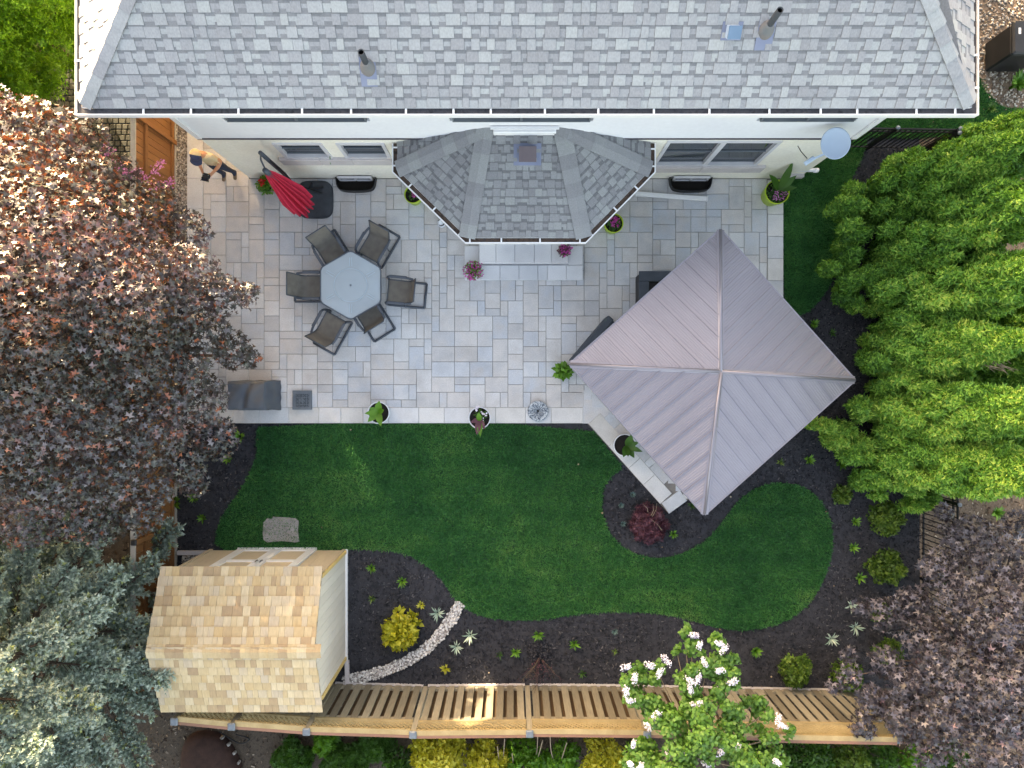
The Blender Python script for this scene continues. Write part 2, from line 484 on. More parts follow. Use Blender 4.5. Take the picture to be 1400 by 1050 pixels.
# leaves
M['grass'] = leafmat('grass_blades', [lin(26, 88, 50), lin(46, 122, 66), lin(84, 148, 78), lin(140, 172, 104)], lin(60, 120, 40), .22)
MPL = [lin(30, 41, 34), lin(52, 57, 54), lin(72, 70, 73), lin(110, 103, 109), lin(158, 84, 50)]
M['maple'] = leafmat('bronze_maple_leaf', MPL, lin(206, 114, 52), .07, .40, spec=.8)
M['maple_o'] = leafmat('bronze_maple_leaf_single', MPL, lin(206, 114, 52), .07, .40, 'obj', spec=.8)
PLM = [lin(30, 29, 35), lin(55, 53, 61), lin(80, 77, 87), lin(120, 116, 126), lin(112, 80, 84)]
M['plum'] = leafmat('plum_maple_leaf', PLM, lin(140, 74, 70), .07, .42, spec=.6)
M['plum_o'] = leafmat('plum_maple_leaf_single', PLM, lin(140, 74, 70), .07, .42, 'obj', spec=.6)
M['cedarleaf'] = leafmat('cedar_spray', [lin(36, 82, 36), lin(76, 132, 54), lin(116, 170, 70), lin(176, 202, 96)], lin(120, 170, 40), .22, .6)
M['sprucen'] = leafmat('blue_spruce_needles', [lin(66, 86, 70), lin(110, 130, 116), lin(144, 162, 150), lin(168, 184, 174), lin(152, 162, 100)], lin(120, 150, 120), .12, .6)
M['conifer'] = leafmat('bright_green_foliage', [lin(40, 78, 14), lin(86, 138, 28), lin(130, 178, 44)], lin(150, 200, 60), .25, .55)
M['box'] = leafmat('boxwood_leaf', [lin(34, 62, 24), lin(74, 106, 42), lin(124, 148, 66)], lin(110, 150, 50), .2, .5)
M['gold'] = leafmat('golden_leaf', [lin(104, 116, 30), lin(176, 176, 56), lin(220, 214, 104)], lin(220, 200, 60), .25, .5)
M['green'] = leafmat('fresh_green_leaf', [lin(40, 84, 24), lin(74, 126, 38), lin(110, 158, 58)], lin(120, 180, 50), .25, .45)
M['deep'] = leafmat('deep_green_leaf', [lin(28, 58, 22), lin(48, 88, 32), lin(66, 110, 46)], lin(80, 140, 40), .2, .5)
M['yucca'] = leafmat('pale_yucca_leaf', [lin(120, 146, 128), lin(160, 182, 166), lin(196, 208, 184)], lin(150, 180, 140), .15, .5)
M['lilacleaf'] = leafmat('lilac_leaf', [lin(46, 84, 32), lin(76, 120, 48), lin(112, 152, 76)], lin(120, 170, 60), .22, .45)
M['bloom'] = leafmat('white_lilac_bloom', [lin(214, 206, 222), lin(232, 226, 238), lin(242, 240, 246)], lin(230, 220, 240), .2, .6)
M['pink'] = leafmat('pink_bloom', [lin(170, 90, 150), lin(206, 128, 184), lin(224, 164, 208)], lin(220, 140, 190), .25, .6)
M['magenta'] = leafmat('magenta_petal', [lin(150, 40, 120), lin(190, 62, 150), lin(214, 110, 180)], lin(210, 80, 160), .25, .5)
M['redpetal'] = leafmat('red_petal', [lin(186, 26, 26), lin(214, 50, 36)], lin(220, 60, 40), .2, .5)
M['bluegrass'] = leafmat('blue_fescue_blade', [lin(70, 98, 96), lin(102, 130, 126)], lin(110, 140, 120), .15, .6)
M['japmaple'] = leafmat('red_japanese_maple_leaf', [lin(56, 34, 42), lin(92, 56, 68), lin(122, 82, 94)], lin(140, 60, 70), .1, .5)
# ------------------------------------------------------------------ foliage tools
def nrm(a):
    return a / (np.linalg.norm(a, axis=-1, keepdims=True) + 1e-9)

def leaf_arrays(pos, nor, fwd, size, tv, tf):
    """copies of a leaf template (x = side, y = forward, z = normal) at N places"""
    pos = np.asarray(pos, float); n = nrm(np.asarray(nor, float))
    f = np.asarray(fwd, float); f = nrm(f - n * np.sum(f * n, axis=1, keepdims=True))
    s = np.cross(f, n)
    tv = np.asarray(tv, float); size = np.asarray(size, float)[:, None, None]
    V = pos[:, None, :] + size * (tv[None, :, 0:1] * s[:, None, :] + tv[None, :, 1:2] * f[:, None, :] + tv[None, :, 2:3] * n[:, None, :])
    k = len(tv); tf = np.asarray(tf, int)
    T = (np.arange(len(pos)) * k)[:, None, None] + tf[None]
    return V.reshape(-1, 3), T.reshape(-1, tf.shape[1])

def leaf_mix(name, mats, parent, pos, nor, fwd, size, tone, tpls, kind=None):
    """one mesh from several leaf shapes dealt out at random"""
    w = RNG.integers(0, len(tpls), len(pos)); Vs, Ts, Tn, b = [], [], [], 0
    for i, tp in enumerate(tpls):
        k = w == i
        V, T = leaf_arrays(pos[k], nor[k], fwd[k], size[k], tp[0], tp[1])
        Vs.append(V); Ts.append(T + b); Tn.append(np.repeat(tone[k], len(tp[0]))); b += len(V)
    o = np.array(org(parent))
    ob = link(name, mesh_np(name, np.concatenate(Vs) - o[None, :], np.concatenate(Ts), mats, np.concatenate(Tn)), parent)
    if kind: ob['kind'] = kind
    return ob

def leaf_mesh(name, mats, parent, pos, nor, fwd, size, tone, tpl, kind=None):
    V, T = leaf_arrays(pos, nor, fwd, size, tpl[0], tpl[1])
    o = np.array(org(parent))
    me = mesh_np(name, V - o[None, :], T, mats, np.repeat(tone, len(tpl[0])))
    ob = link(name, me, parent)
    if kind: ob['kind'] = kind
    return ob

def star_template(angs, rads, inner, droop=.12):
    """lobed leaf: a fan around the centre"""
    v = [(0, .05, .04)]
    n = len(angs)
    for i in range(n):
        a = math.radians(angs[i]); r = rads[i]
        v.append((r * math.sin(a), r * math.cos(a), -droop * r * r))
        if i < n - 1:
            b = math.radians((angs[i] + angs[i + 1]) / 2)
            v.append((inner * math.sin(b), inner * math.cos(b), 0.0))
    f = [(0, i + 1, i) for i in range(1, len(v) - 1)]
    return v, f

T_MAPLE = star_template([-128, -60, 0, 60, 128], [.62, .95, 1.1, .95, .62], .44)
T_MAPLE_F = ([(x * .85, y, z + .55 * abs(x) - .15) for x, y, z in T_MAPLE[0]], T_MAPLE[1])
T_MAPLE_R = ([(x * .55, y * 1.05, z + .5 * x * x - .35 * y * abs(y)) for x, y, z in T_MAPLE[0]], T_MAPLE[1])
T_MAPLE_S = star_template([-120, -58, 0, 58, 120], [.65, .95, 1.1, .95, .65], .34)
T_MAPLE_SF = ([(x * .8, y, z + .6 * abs(x) - .15) for x, y, z in T_MAPLE_S[0]], T_MAPLE_S[1])
T_MAPLE_SR = ([(x * .6, y * 1.1, z - .45 * y * abs(y)) for x, y, z in T_MAPLE_S[0]], T_MAPLE_S[1])
T_OVAL = ([(0, 0, 0), (-.32, .45, .06), (.32, .45, .06), (0, 1.0, -.08)], [(0, 2, 1), (1, 2, 3)])
T_ROUND = ([(0, 0, 0), (-.36, .3, .05), (.36, .3, .05), (-.34, .68, .03), (.34, .68, .03), (0, 1, -.06)], [(0, 2, 1), (1, 2, 3), (2, 4, 3), (3, 4, 5)])
T_BLADE = ([(-.05, 0, 0), (.05, 0, 0), (0, 1, 0)], [(0, 1, 2)])
T_STRAP = ([(-.05, 0, 0), (.05, 0, 0), (-.09, .35, .26), (.09, .35, .26), (-.07, .7, .3), (.07, .7, .3), (0, 1.0, .16)],
           [(0, 1, 2), (1, 3, 2), (2, 3, 4), (3, 5, 4), (4, 5, 6)])
# flat scale-leaf spray of a cedar: five little fingers
_sv = [(0, 0, 0)]; _sf = []
for a in (-62, -30, 0, 30, 62):
    r = math.radians(a); L_ = 1.0 - abs(a) / 180
    c = (math.sin(r) * L_, math.cos(r) * L_, -.1 * abs(a) / 60)
    s = (math.cos(r) * .11, -math.sin(r) * .11)
    b = len(_sv)
    _sv += [(c[0] * .55 - s[0], c[1] * .55 - s[1], .05), (c[0] * .55 + s[0], c[1] * .55 + s[1], .05), c]
    _sf += [(0, b + 1, b), (b, b + 1, b + 2)]
T_SPRAY = (_sv, _sf)
# spruce shoot: needles all round a short axis
_sv = []; _sf = []
for i in range(7):
    t = (i % 4) / 4.0; a = i * 2.4
    bx, by, bz = 0, t * .8, 0
    d = (math.cos(a) * .58, .66, math.sin(a) * .58)
    tip = (bx + d[0] * .5, by + d[1] * .42, bz + d[2] * .5)
    sx, sz = -math.sin(a) * .15, math.cos(a) * .15
    b = len(_sv)
    _sv += [(bx + sx, by, bz + sz), (bx - sx, by, bz - sz), tip]; _sf.append((b, b + 1, b + 2))
T_SHOOT = (_sv, _sf)

def rand_dirs(n):
    v = RNG.normal(size=(n, 3)); return nrm(v)

def clump_leaves(clumps, dens, up=.5, shell=.35, zbias=-.35, jit=.6, inside=True):
    """points on the upper/outer shells of ellipsoid clumps; clumps = [(x,y,z,rx,ry,rz)]"""
    Ps = []; Ns = []; Id = []
    C = np.array(clumps, float)
    for i, c in enumerate(C):
        n = int(dens * (c[3] * c[4] + c[3] * c[5]) * 4)
        d = rand_dirs(int(n * 2.2)); d = d[d[:, 2] > zbias][:n]
        r = 1 - shell * RNG.random(len(d)) ** 1.6
        p = c[None, :3] + d * c[None, 3:6] * r[:, None]
        Ps.append(p); Ns.append(nrm(d + np.array([0, 0, up]) + jit * RNG.normal(size=d.shape) * .6)); Id.append(np.full(len(d), i))
    p = np.concatenate(Ps); nn = np.concatenate(Ns); ii = np.concatenate(Id)
    if inside:
        keep = np.ones(len(p), bool)
        for i, c in enumerate(C):
            q = np.sum(((p - c[None, :3]) / c[None, 3:6]) ** 2, axis=1)
            keep &= ~((q < .42) & (ii != i))
        p, nn, ii = p[keep], nn[keep], ii[keep]
    return p, nn, ii

def limbs(parent, base, spine, ends, r0, name_trunk='trunk', name_branch='branch', mt=None, nmax=24):
    """tapered trunk along the spine and one limb to each clump centre"""
    mt = mt or M['bark']
    n = len(spine)
    MB().tube(spine, [r0 * (1 - .75 * i / (n - 1)) for i in range(n)], 10).build(name_trunk, mt, parent, True)
    sp = [Vector(s) for s in spine]
    for k, e in enumerate(ends[:nmax]):
        e = Vector(e)
        s = min(sp[1:], key=lambda q: (q - e).length + max(0, q.z - e.z + .3) * 2)
        mid = s.lerp(e, .5) + Vector((random.uniform(-.15, .15), random.uniform(-.15, .15), .12))
        pts = chaikin_open([tuple(s), tuple(mid), tuple(e)], 2)
        rr = r0 * .32
        MB().tube(pts, [rr * (1 - .8 * i / (len(pts) - 1)) for i in range(len(pts))], 6).build(name_branch, mt, parent, True)

# ------------------------------------------------------------------ ground, beds, lawns
def sheet(name, poly, z, mt, kind='structure', cell=None):
    b = MB()
    b.add([(p[0], p[1], z) for p in poly], [tuple(range(len(poly)))])
    o = b.build(name, mt)
    setp(o, kind=kind)
    return o

def ccw(poly):
    a = sum(poly[i][0] * poly[(i + 1) % len(poly)][1] - poly[(i + 1) % len(poly)][0] * poly[i][1] for i in range(len(poly)))
    return poly if a > 0 else poly[::-1]

def pxpoly(pts, z=0.0):
    return ccw([tuple(P(x, y, z)[:2]) for x, y in pts])

gm = MB(); gm.add([(-120, -120, -.05), (120, -120, -.05), (120, 120, -.05), (-120, 120, -.05)], [(0, 1, 2, 3)])
setp(gm.build('ground', M['earth']), kind='structure')
FX0, FX1, FY0 = -7.62, 9.27, -6.86                       # fence lines of the garden

def bumpy(name, x0, x1, y0, y1, step, z, amp, mt, keep=None):
    nx = int((x1 - x0) / step) + 1; ny = int((y1 - y0) / step) + 1
    X, Y = np.meshgrid(np.linspace(x0, x1, nx), np.linspace(y0, y1, ny))
    Z = z + amp * (vnoise(X + 31, Y + 17, 1.3) - .5) + amp * .6 * (vnoise(X, Y, 5.1) - .5) + amp * .3 * (vnoise(X, Y, 13.0) - .5)
    V = np.stack([X, Y, Z], -1).reshape(-1, 3)
    i = np.arange(nx * ny).reshape(ny, nx)
    T = np.stack([i[:-1, :-1], i[:-1, 1:], i[1:, 1:], i[1:, :-1]], -1).reshape(-1, 4)
    if keep is not None:
        c = V[T].mean(axis=1); T = T[keep(c[:, 0], c[:, 1])]
    o = link(name, mesh_np(name, V, T, mt, sm=True)); setp(o, kind='structure'); return o

LAWN = smooth_poly(pxpoly([(354, 579), (350, 600), (353, 618), (344, 642), (333, 664), (313, 693), (301, 712), (292, 752), (360, 753), (440, 752), (480, 750), (530, 752),
    (560, 758), (582, 772), (600, 787), (615, 808), (628, 826), (645, 837), (670, 845), (710, 848), (750, 846), (790, 839), (830, 836), (880, 836), (920, 841), (955, 851),
    (1000, 861), (1030, 861), (1070, 851), (1098, 833), (1118, 808), (1132, 776), (1138, 745), (1137, 718), (1128, 694), (1108, 670), (1080, 660), (1048, 661),
    (1020, 674), (1000, 695), (984, 718), (966, 738), (940, 754), (908, 763), (878, 761), (850, 748), (830, 724), (822, 696), (824, 668), (834, 652), (853, 640), (838, 622), (803, 579)]), 1)
PATIO = pxpoly([(257, 140), (257, 579), (803, 579), (914, 702), (939, 684), (1070, 560), (1070, 200), (1000, 140)])
LAWN2 = smooth_poly(pxpoly([(1071, 180), (1071, 400), (1078, 432), (1100, 430), (1122, 408), (1140, 380), (1150, 330), (1155, 260), (1185, 200), (1180, 180)]), 1)
LAWN3 = smooth_poly(pxpoly([(1130, 120), (1130, 186), (1240, 190), (1330, 184), (1400, 170), (1400, 148), (1372, 150), (1350, 130), (1338, 104), (1310, 90)]), 1)
bumpy('mulch_bed', FX0 + .02, FX1 - .02, FY0 - .05, 6.0, .09, .0, .03, M['mulch'])
bumpy('woodchip_strip', FX1 - .02, 16.0, -9.5, 9.0, .12, .0, .04, M['woodchip'])
bumpy('back_strip', -16.0, FX1 - .02, -12.0, FY0 - .05, .12, -.01, .04, M['backsoil'])
bumpy('neighbour_bed', -16.0, FX0 - .05, -6.86, 2.4, .12, -.01, .05, M['backsoil'])
sheet('lawn', LAWN, .022, M['lawnbase'])
sheet('side_lawn', LAWN2, .022, M['lawnbase'])
sheet('front_lawn', LAWN3, .027, M['lawnbase'])

def grass(name, poly, n, label, hl=.062, bright=0.0):
    X, Y = scatter(poly, n)
    n = len(X)
    # a few longer blades hang over the edge of the turf
    pos = np.stack([X, Y, np.full(n, .02)], -1)
    lean = RNG.normal(size=(n, 2)) * .55
    fwd = nrm(np.stack([lean[:, 0], lean[:, 1], np.ones(n)], -1))
    nor = rand_dirs(n)
    ln = hl * (.55 + .8 * RNG.random(n))
    pat = .5 * vnoise(X, Y, .75) + .3 * vnoise(X + 9, Y, 2.3) + .2 * vnoise(X, Y + 5, 6.5) + .05 * np.sin(Y * 11.5 + .3 * np.sin(X)) + .32 * np.clip(vnoise(X + 40, Y + 20, 1.7) - .74, 0, 1)
    tone = np.clip(.02 + .85 * (pat - .22) + .42 * (RNG.random(n) - .15) + bright, 0, 1)
    X = X + RNG.normal(size=n) * .012; Y = Y + RNG.normal(size=n) * .012
    pos[:, 0] = X; pos[:, 1] = Y
    tpl = ([(-.12, 0, 0), (.12, 0, 0), (0, 1, 0)], [(0, 1, 2)])
    o = leaf_mesh(name, M['grass'], None, pos, nor, fwd, ln, tone, tpl, 'stuff')
    setp(o, label, 'grass')
grass('grass', LAWN, 200000, 'short mown green grass of the curved back lawn')
grass('grass', LAWN2, 45000, 'short green grass between the patio and the cedar hedge')
grass('grass', LAWN3, 40000, 'grass strip beyond the black railing beside the house')

def flakes(name, X, Y, z, mt, label, cat, s=(.012, .045), parent=None):
    n = len(X)
    pos = np.stack([X, Y, np.full(n, z)], -1)
    nor = nrm(np.stack([RNG.normal(size=n) * .6, RNG.normal(size=n) * .6, np.ones(n)], -1))
    fwd = rand_dirs(n)
    tpl = ([(-.22, -.5, 0), (.22, -.42, .05), (.18, .5, 0), (-.2, .45, .06)], [(0, 1, 2, 3)])
    sz = s[0] + (s[1] - s[0]) * RNG.random(n) ** 2
    tone = np.clip(RNG.random(n) ** 2.2 * (.7 + .6 * vnoise(X, Y, .9)), 0, 1)
    o = leaf_mesh(name, mt, parent, pos, nor, fwd, sz * 1.6, tone, tpl, 'stuff')
    setp(o, label, cat)
gard = [(FX0, FY0), (FX1, FY0), (FX1, 5.4), (FX0, 5.4)]
X, Y = scatter(gard, 48000, [LAWN, PATIO, LAWN2])
flakes('mulch_chips', X, Y, .012, M['chips'], 'dark shredded bark mulch covering the planting beds', 'mulch')
X, Y = scatter([(FX1, -9), (15.5, -9), (15.5, 8.5), (FX1, 8.5)], 15000)
flakes('wood_chips', X, Y, .018, M['chipsb'], 'brown wood chips beyond the black railing on the right', 'wood chips', (.02, .06))
X, Y = scatter([(-14, -11), (9, -11), (9, FY0), (-14, FY0)], 13000)
flakes('wood_chips', X, Y, .012, M['chipsd'], 'brown wood chips behind the back fence', 'wood chips', (.02, .06))
X, Y = scatter([(-15, -6.8), (FX0, -6.8), (FX0, 2.4), (-15, 2.4)], 12000)
flakes('leaf_litter', X, Y, .015, M['chipsd'], 'brown leaf litter under the trees beyond the left fence', 'leaf litter', (.02, .07))

ICO = None
def pebbles(name, X, Y, z, mt, label, cat, s=(.015, .035), kind='stuff', parent=None):
    n = len(X)
    t = (1 + 5 ** .5) / 2
    v = np.array([(-1, t, 0), (1, t, 0), (-1, -t, 0), (1, -t, 0), (0, -1, t), (0, 1, t), (0, -1, -t), (0, 1, -t), (t, 0, -1), (t, 0, 1), (-t, 0, -1), (-t, 0, 1)], float) / 1.9
    f = [(0, 11, 5), (0, 5, 1), (0, 1, 7), (0, 7, 10), (0, 10, 11), (1, 5, 9), (5, 11, 4), (11, 10, 2), (10, 7, 6), (7, 1, 8), (3, 9, 4), (3, 4, 2), (3, 2, 6), (3, 6, 8), (3, 8, 9), (4, 9, 5), (2, 4, 11), (6, 2, 10), (8, 6, 7), (9, 8, 1)]
    v = v * np.array([1, .75, .55])
    pos = np.stack([X, Y, z + .012 * RNG.random(n)], -1)
    nor = nrm(np.stack([RNG.normal(size=n) * .4, RNG.normal(size=n) * .4, np.ones(n)], -1))
    sz = s[0] + (s[1] - s[0]) * RNG.random(n)
    o = leaf_mesh(name, mt, parent, pos, nor, rand_dirs(n), sz, RNG.random(n), (v, f), kind)
    setp(o, label, cat)
    return o
# white pebble ribbon through the bed beside the shed
rib = chaikin_open([(470, 931), (495, 925), (525, 917), (552, 906), (575, 893), (596, 874), (613, 853), (630, 824)], 2)
poly = []
for i, (x, y) in enumerate(rib):
    a = rib[max(0, i - 1)]; b = rib[min(len(rib) - 1, i + 1)]
    d = Vector((b[0] - a[0], b[1] - a[1])).normalized(); w = 7.2 + .8 * math.sin(i * 1.7)
    poly.append((x - d.y * w, y + d.x * w)); poly.insert(0, (x + d.y * w, y - d.x * w))
poly = pxpoly(poly)
sheet('pebble_path', poly, .026, M['sand'])
X, Y = scatter(poly, 2600)
X = X + RNG.normal(size=len(X)) * .012
pebbles('path_pebbles', X, Y, .034, M['pebble'], 'ribbon of white pebbles curving through the dark bed', 'pebbles', (.018, .040))
# narrow pebble strip between the brown fence and the patio
poly = pxpoly([(238, 120), (238, 330), (257, 330), (257, 120)])
sheet('pebble_strip', poly, .024, M['sand'])
X, Y = scatter(poly, 2600)
pebbles('strip_pebbles', X, Y, .03, M['pebbleb'], 'grey brown pebbles between the patio edge and the left fence', 'pebbles', (.018, .036))
# gravel at the far right of the house
poly = pxpoly([(1337, -60), (1337, 110), (1352, 136), (1372, 148), (1480, 148), (1480, -60)])
sheet('gravel_yard', poly, .026, M['woodchip'])
X, Y = scatter(poly, 2600)
pebbles('yard_gravel', X, Y, .03, M['pebbleb'], 'brown gravel beside the right end of the house', 'gravel', (.02, .042))
# white marble chips and edging at the shed corner
poly = pxpoly([(250, 756), (285, 756), (285, 775), (250, 775)])
X, Y = scatter(poly, 260)
pebbles('corner_pebbles', X, Y, .03, M['pebbleb'], 'small grey pebbles at the left front corner of the shed', 'pebbles', (.018, .036))

# ------------------------------------------------------------------ patio: every paver a piece of its own
G = .1725                                         # half a paver module
PX0, PY0 = P(279, 0)[0], P(0, 557)[1]
NX, NY = 74, 40
HX0, HX1, HY0 = -5.93, 6.48, 4.66                 # house walls
DA = P(803, 579); DB = P(914, 702)                # diagonal front edge beside the gazebo
dd = Vector((DB.x - DA.x, DB.y - DA.y)).normalized(); dn = Vector((-dd.y, dd.x))
if dn.dot(Vector((3.9, .2)) - Vector((DA.x, DA.y))) < 0: dn = -dn
DW = .62; bw_d = .36
PE = P(1047, 0)[0]
D2A = P(939, 684); D2B = P(1070, 560)
d2 = Vector((D2B.x - D2A.x, D2B.y - D2A.y)).normalized(); n2 = Vector((-d2.y, d2.x))
if n2.dot(Vector((2, 2)) - Vector((D2A.x, D2A.y))) < 0: n2 = -n2
def in_patio(x, y):
    if x > HX0 + .02 and y > HY0 + .02: return False
    if x > PE or x < PX0: return False
    if y < P(0, 557)[1]:
        pass
    if (Vector((x, y)) - Vector((D2A.x, D2A.y))).dot(n2) < .02: return False
    q = (Vector((x, y)) - Vector((DA.x, DA.y))).dot(dn)
    if x > DA.x - .3 and q < bw_d + (.10 if y < PY0 + .02 else .02) and (y < PY0 + .02 or x > DA.x): return False
    if x <= DA.x - .3 and y < PY0: return False
    return True
R0 = -12                                          # rows below the front border reach under the gazebo
occ = {}
for r in range(R0, NY):
    for c in range(NX):
        occ[(c, r)] = in_patio(PX0 + (c + .5) * G, PY0 + (r + .5) * G)
rp = random.Random(5)
pav = []
for r in range(R0, NY):
    for c in range(NX):
        if not occ.get((c, r)): continue
        opts = []
        for (w, h), wt in (((3, 2), 5), ((2, 3), 4), ((2, 2), 5), ((2, 1), 3), ((1, 2), 2.5), ((3, 3), .0), ((1, 1), .02), ((3, 1), .1), ((1, 3), .1)):
            if all(occ.get((c + i, r + j)) for i in range(w) for j in range(h)):
                # leave no one-cell slivers to the right
                nxt = occ.get((c + w, r)) and not occ.get((c + w + 1, r))
                opts.append(((w, h), wt * (.15 if nxt else 1)))
        tot = sum(o[1] for o in opts); u = rp.random() * tot
        for s, wt in opts:
            u -= wt
            if u <= 0: break
        for i in range(s[0]):
            for j in range(s[1]): occ[(c + i, r + j)] = False
        pav.append((c, r, s))
patio = MB()
patio.prism(PATIO, -.04, .028)
patio = patio.build('patio', M['sand']); setp(patio, kind='structure')
PT = .05                                          # paving surface height
def slab_unit(w, d, h, bv=.006):
    vs = []
    for z, i in ((-h, 0), (-bv, 0), (0, bv)):
        for x, y in ((-w / 2 + i, -d / 2 + i), (w / 2 - i, -d / 2 + i), (w / 2 - i, d / 2 - i), (-w / 2 + i, d / 2 - i)):
            vs.append((x, y, z))
    fs = [(8, 9, 10, 11)]
    for a in (0, 4):
        for i in range(4):
            j = (i + 1) % 4; fs.append((a + i, a + j, a + 4 + j, a + 4 + i))
    return vs, fs
units = {}
def vis(x, y):                                    # not hidden under a roof
    q = (Vector((x, y)) - Vector((3.86, .23)))
    if abs(q.dot(Vector((.666, .746)))) < 1.9 and abs(q.dot(Vector((.746, -.666)))) < 1.9: return False
    return not (abs(x - .25) < 1.6 and y > 3.2)
plist = []
for c, r, s in pav:
    x = PX0 + (c + s[0] / 2) * G; y = PY0 + (r + s[1] / 2) * G
    plist.append((s[0] * s[1] * (1 if vis(x, y) else .01) * (.3 if y > HY0 else 1), x, y, s))
plist.sort(key=lambda a: -a[0])
rest = MB()
for i, (a, x, y, s) in enumerate(plist):
    if s not in units:
        vs, fs = slab_unit(s[0] * G - .008, s[1] * G - .008, .03)
        units[s] = (mesh_from('paver', vs, fs, M['paver']), vs, fs)
    Mx = Matrix.Translation((x, y, PT + rp.uniform(-.0015, .0015))) @ Matrix.Rotation(rp.uniform(-.004, .004), 4, 'X') @ Matrix.Rotation(rp.uniform(-.004, .004), 4, 'Y')
    if i < 300:
        place('paver', units[s][0], Mx, patio)
    else:
        rest.add([Mx @ Vector(v) for v in units[s][1]], units[s][2], 0, rp.random())
o = rest.build('paver_field', M['paver_a'], patio, tone=True); o['kind'] = 'stuff'
# border slabs
def border(a, b, w, n, side):
    a = Vector((a[0], a[1])); b = Vector((b[0], b[1])); d = (b - a); L = d.length; d.normalize()
    nn = Vector((-d.y, d.x)) * side
    cuts = [0.0]
    while cuts[-1] < L - .75: cuts.append(cuts[-1] + rp.choice((.50, .58, .68)))
    cuts.append(L)
    for s0, s1 in zip(cuts[:-1], cuts[1:]):
        vs, fs = slab_unit(s1 - s0 - .005, w - .006, .04, .008)
        c = a + d * (s0 + s1) / 2 + nn * w / 2
        me = mesh_from('border_slab', vs, fs, M['border'])
        place('border_slab', me, Matrix.Translation((c.x, c.y, PT + .006)) @ Matrix.Rotation(math.atan2(d.y, d.x), 4, 'Z'), patio)
bw = .36
border(P(257, 578.5), P(257, 140), bw, 0, -1)
border((P(279, 0)[0] + .0, P(0, 578.5)[1]), (DA.x - .10, P(0, 578.5)[1]), bw, 0, 1)
border((DA.x + .02, DA.y), (DB.x - dd.x * .30, DB.y - dd.y * .30), bw + .0, 0, 1 if Vector((-dd.y, dd.x)).dot(dn) > 0 else -1)
border(P(1070, 560), P(1070, 247), bw, 0, 1)
e0 = Vector((D2A.x, D2A.y)); 
border(DB[:2], D2A[:2], .30, 0, 1 if Vector((-(D2A.y - DB.y), (D2A.x - DB.x))).dot(Vector((1.5, 3))) > 0 else -1)
# second diagonal course along the gazebo edge
vs_d = []
L = (Vector((DB.x, DB.y)) - Vector((DA.x, DA.y))).length
s0 = .15
while s0 < L - .62:
    w = rp.choice((.34, .50, .34, .17))
    vs, fs = slab_unit(w - .008, DW - bw - .012, .03)
    c = Vector((DA.x, DA.y)) + dd * (s0 + w / 2) + dn * (bw + (DW - bw) / 2)
    place('paver', mesh_from('paver', vs, fs, M['paver']), Matrix.Translation((c.x, c.y, PT + .010)) @ Matrix.Rotation(math.atan2(dd.y, dd.x), 4, 'Z'), patio)
    s0 += w
# concrete pad by the side passage, stepping stone
wf = MB(); wf.prism(ccw([(DA.x - .12, DA.y + .004), (DA.x + .02, DA.y + .004), (DA.x + .95, DA.y - .86), (DA.x + 1.2, DA.y - .4), (DA.x + .9, DA.y + .75), (DA.x - .12, DA.y + .75)]), .0, PT - .004); wf.build('corner_slab', M['paver'], patio)
st = MB(); q = [(361, 714), (366, 708), (373, 709), (374, 706), (392, 707), (405, 708), (409, 712), (408, 726), (410, 740), (404, 741), (386, 739), (366, 741), (361, 737), (360, 728)]
st.prism(pxpoly(q), -.01, .045)
o = st.build('stepping_stone', M['concrete']); setp(o, 'flat grey concrete stepping stone in the lawn near the shed doors', 'stone')

# stone steps below the bay
stp = thing('stone_steps', (.25, 2.6, 0), 'pale grey stone steps leading down from the bay to the patio', 'steps')
k1 = .20; k2 = .40
y0a = P(0, 383, k1)[1]; xa0 = P(635, 0, k1)[0]; xa1 = P(797, 0, k1)[0]
y0b = P(0, 360, k2)[1]; xb0 = P(655, 0, k2)[0]; xb1 = P(777, 0, k2)[0]
MB().box(((xa0 + xa1) / 2, (y0a + 3.1) / 2 + .01, (PT + k1 - .05) / 2), (xa1 - xa0 - .03, 3.1 - y0a - .02, k1 - .05 - PT)).build('riser', M['stepstone'], stp)
MB().box(((xb0 + xb1) / 2, (y0b + 3.1) / 2 + .01, (k1 + k2 - .05) / 2), (xb1 - xb0 - .03, 3.1 - y0b - .02, k2 - .05 - k1)).build('riser', M['stepstone'], stp)
def tread(x0, x1, y0, y1, z, xs):
    cuts = [x0 + (x1 - x0) * t for t in xs]
    for a, b in zip(cuts[:-1], cuts[1:]):
        MB().cbox(((a + b) / 2, (y0 + y1) / 2, z - .025), (b - a - .006, y1 - y0 - .004, .05), .008).build('tread_slab', M['stepstone'], stp)
tread(xa0, xa1, y0a, y0b - .006, k1, (0, .135, .30, .46, .62, .70, .86, 1))
tread(xa0, xb0 - .006, y0b, 3.1, k1, (0, 1)); tread(xb1 + .006, xa1, y0b, 3.1, k1, (0, 1))
tread(xb0, xb1, y0b, 3.1, k2, (0, .19, .40, .62, .81, 1))
# ------------------------------------------------------------------ house
house = thing('house', (.27, HY0, 0), 'two storey house with grey shingled hip roof, white siding and cream lower wall', 'house')
EY, EZ, SL = 4.17, 5.20, .75                       # eave line, eave height, roof slope
EXL, EXR = -6.50, 6.95
DEP = 15.0                                         # eave to eave depth; the unseen back is stretched to shade the gravel
FLZ = 2.55                                         # storey line

def wall_grid(mb, x0, x1, z0, z1, y, th, holes, m=0):
    xs = sorted({x0, x1} | {h[0] for h in holes} | {h[1] for h in holes})
    zs = sorted({z0, z1} | {h[2] for h in holes} | {h[3] for h in holes})
    for a, b in zip(xs[:-1], xs[1:]):
        for c, d in zip(zs[:-1], zs[1:]):
            cx, cz = (a + b) / 2, (c + d) / 2
            if any(h[0] < cx < h[1] and h[2] < cz < h[3] for h in holes): continue
            mb.box((cx, y + th / 2, cz), (b - a, th, d - c), m=m)

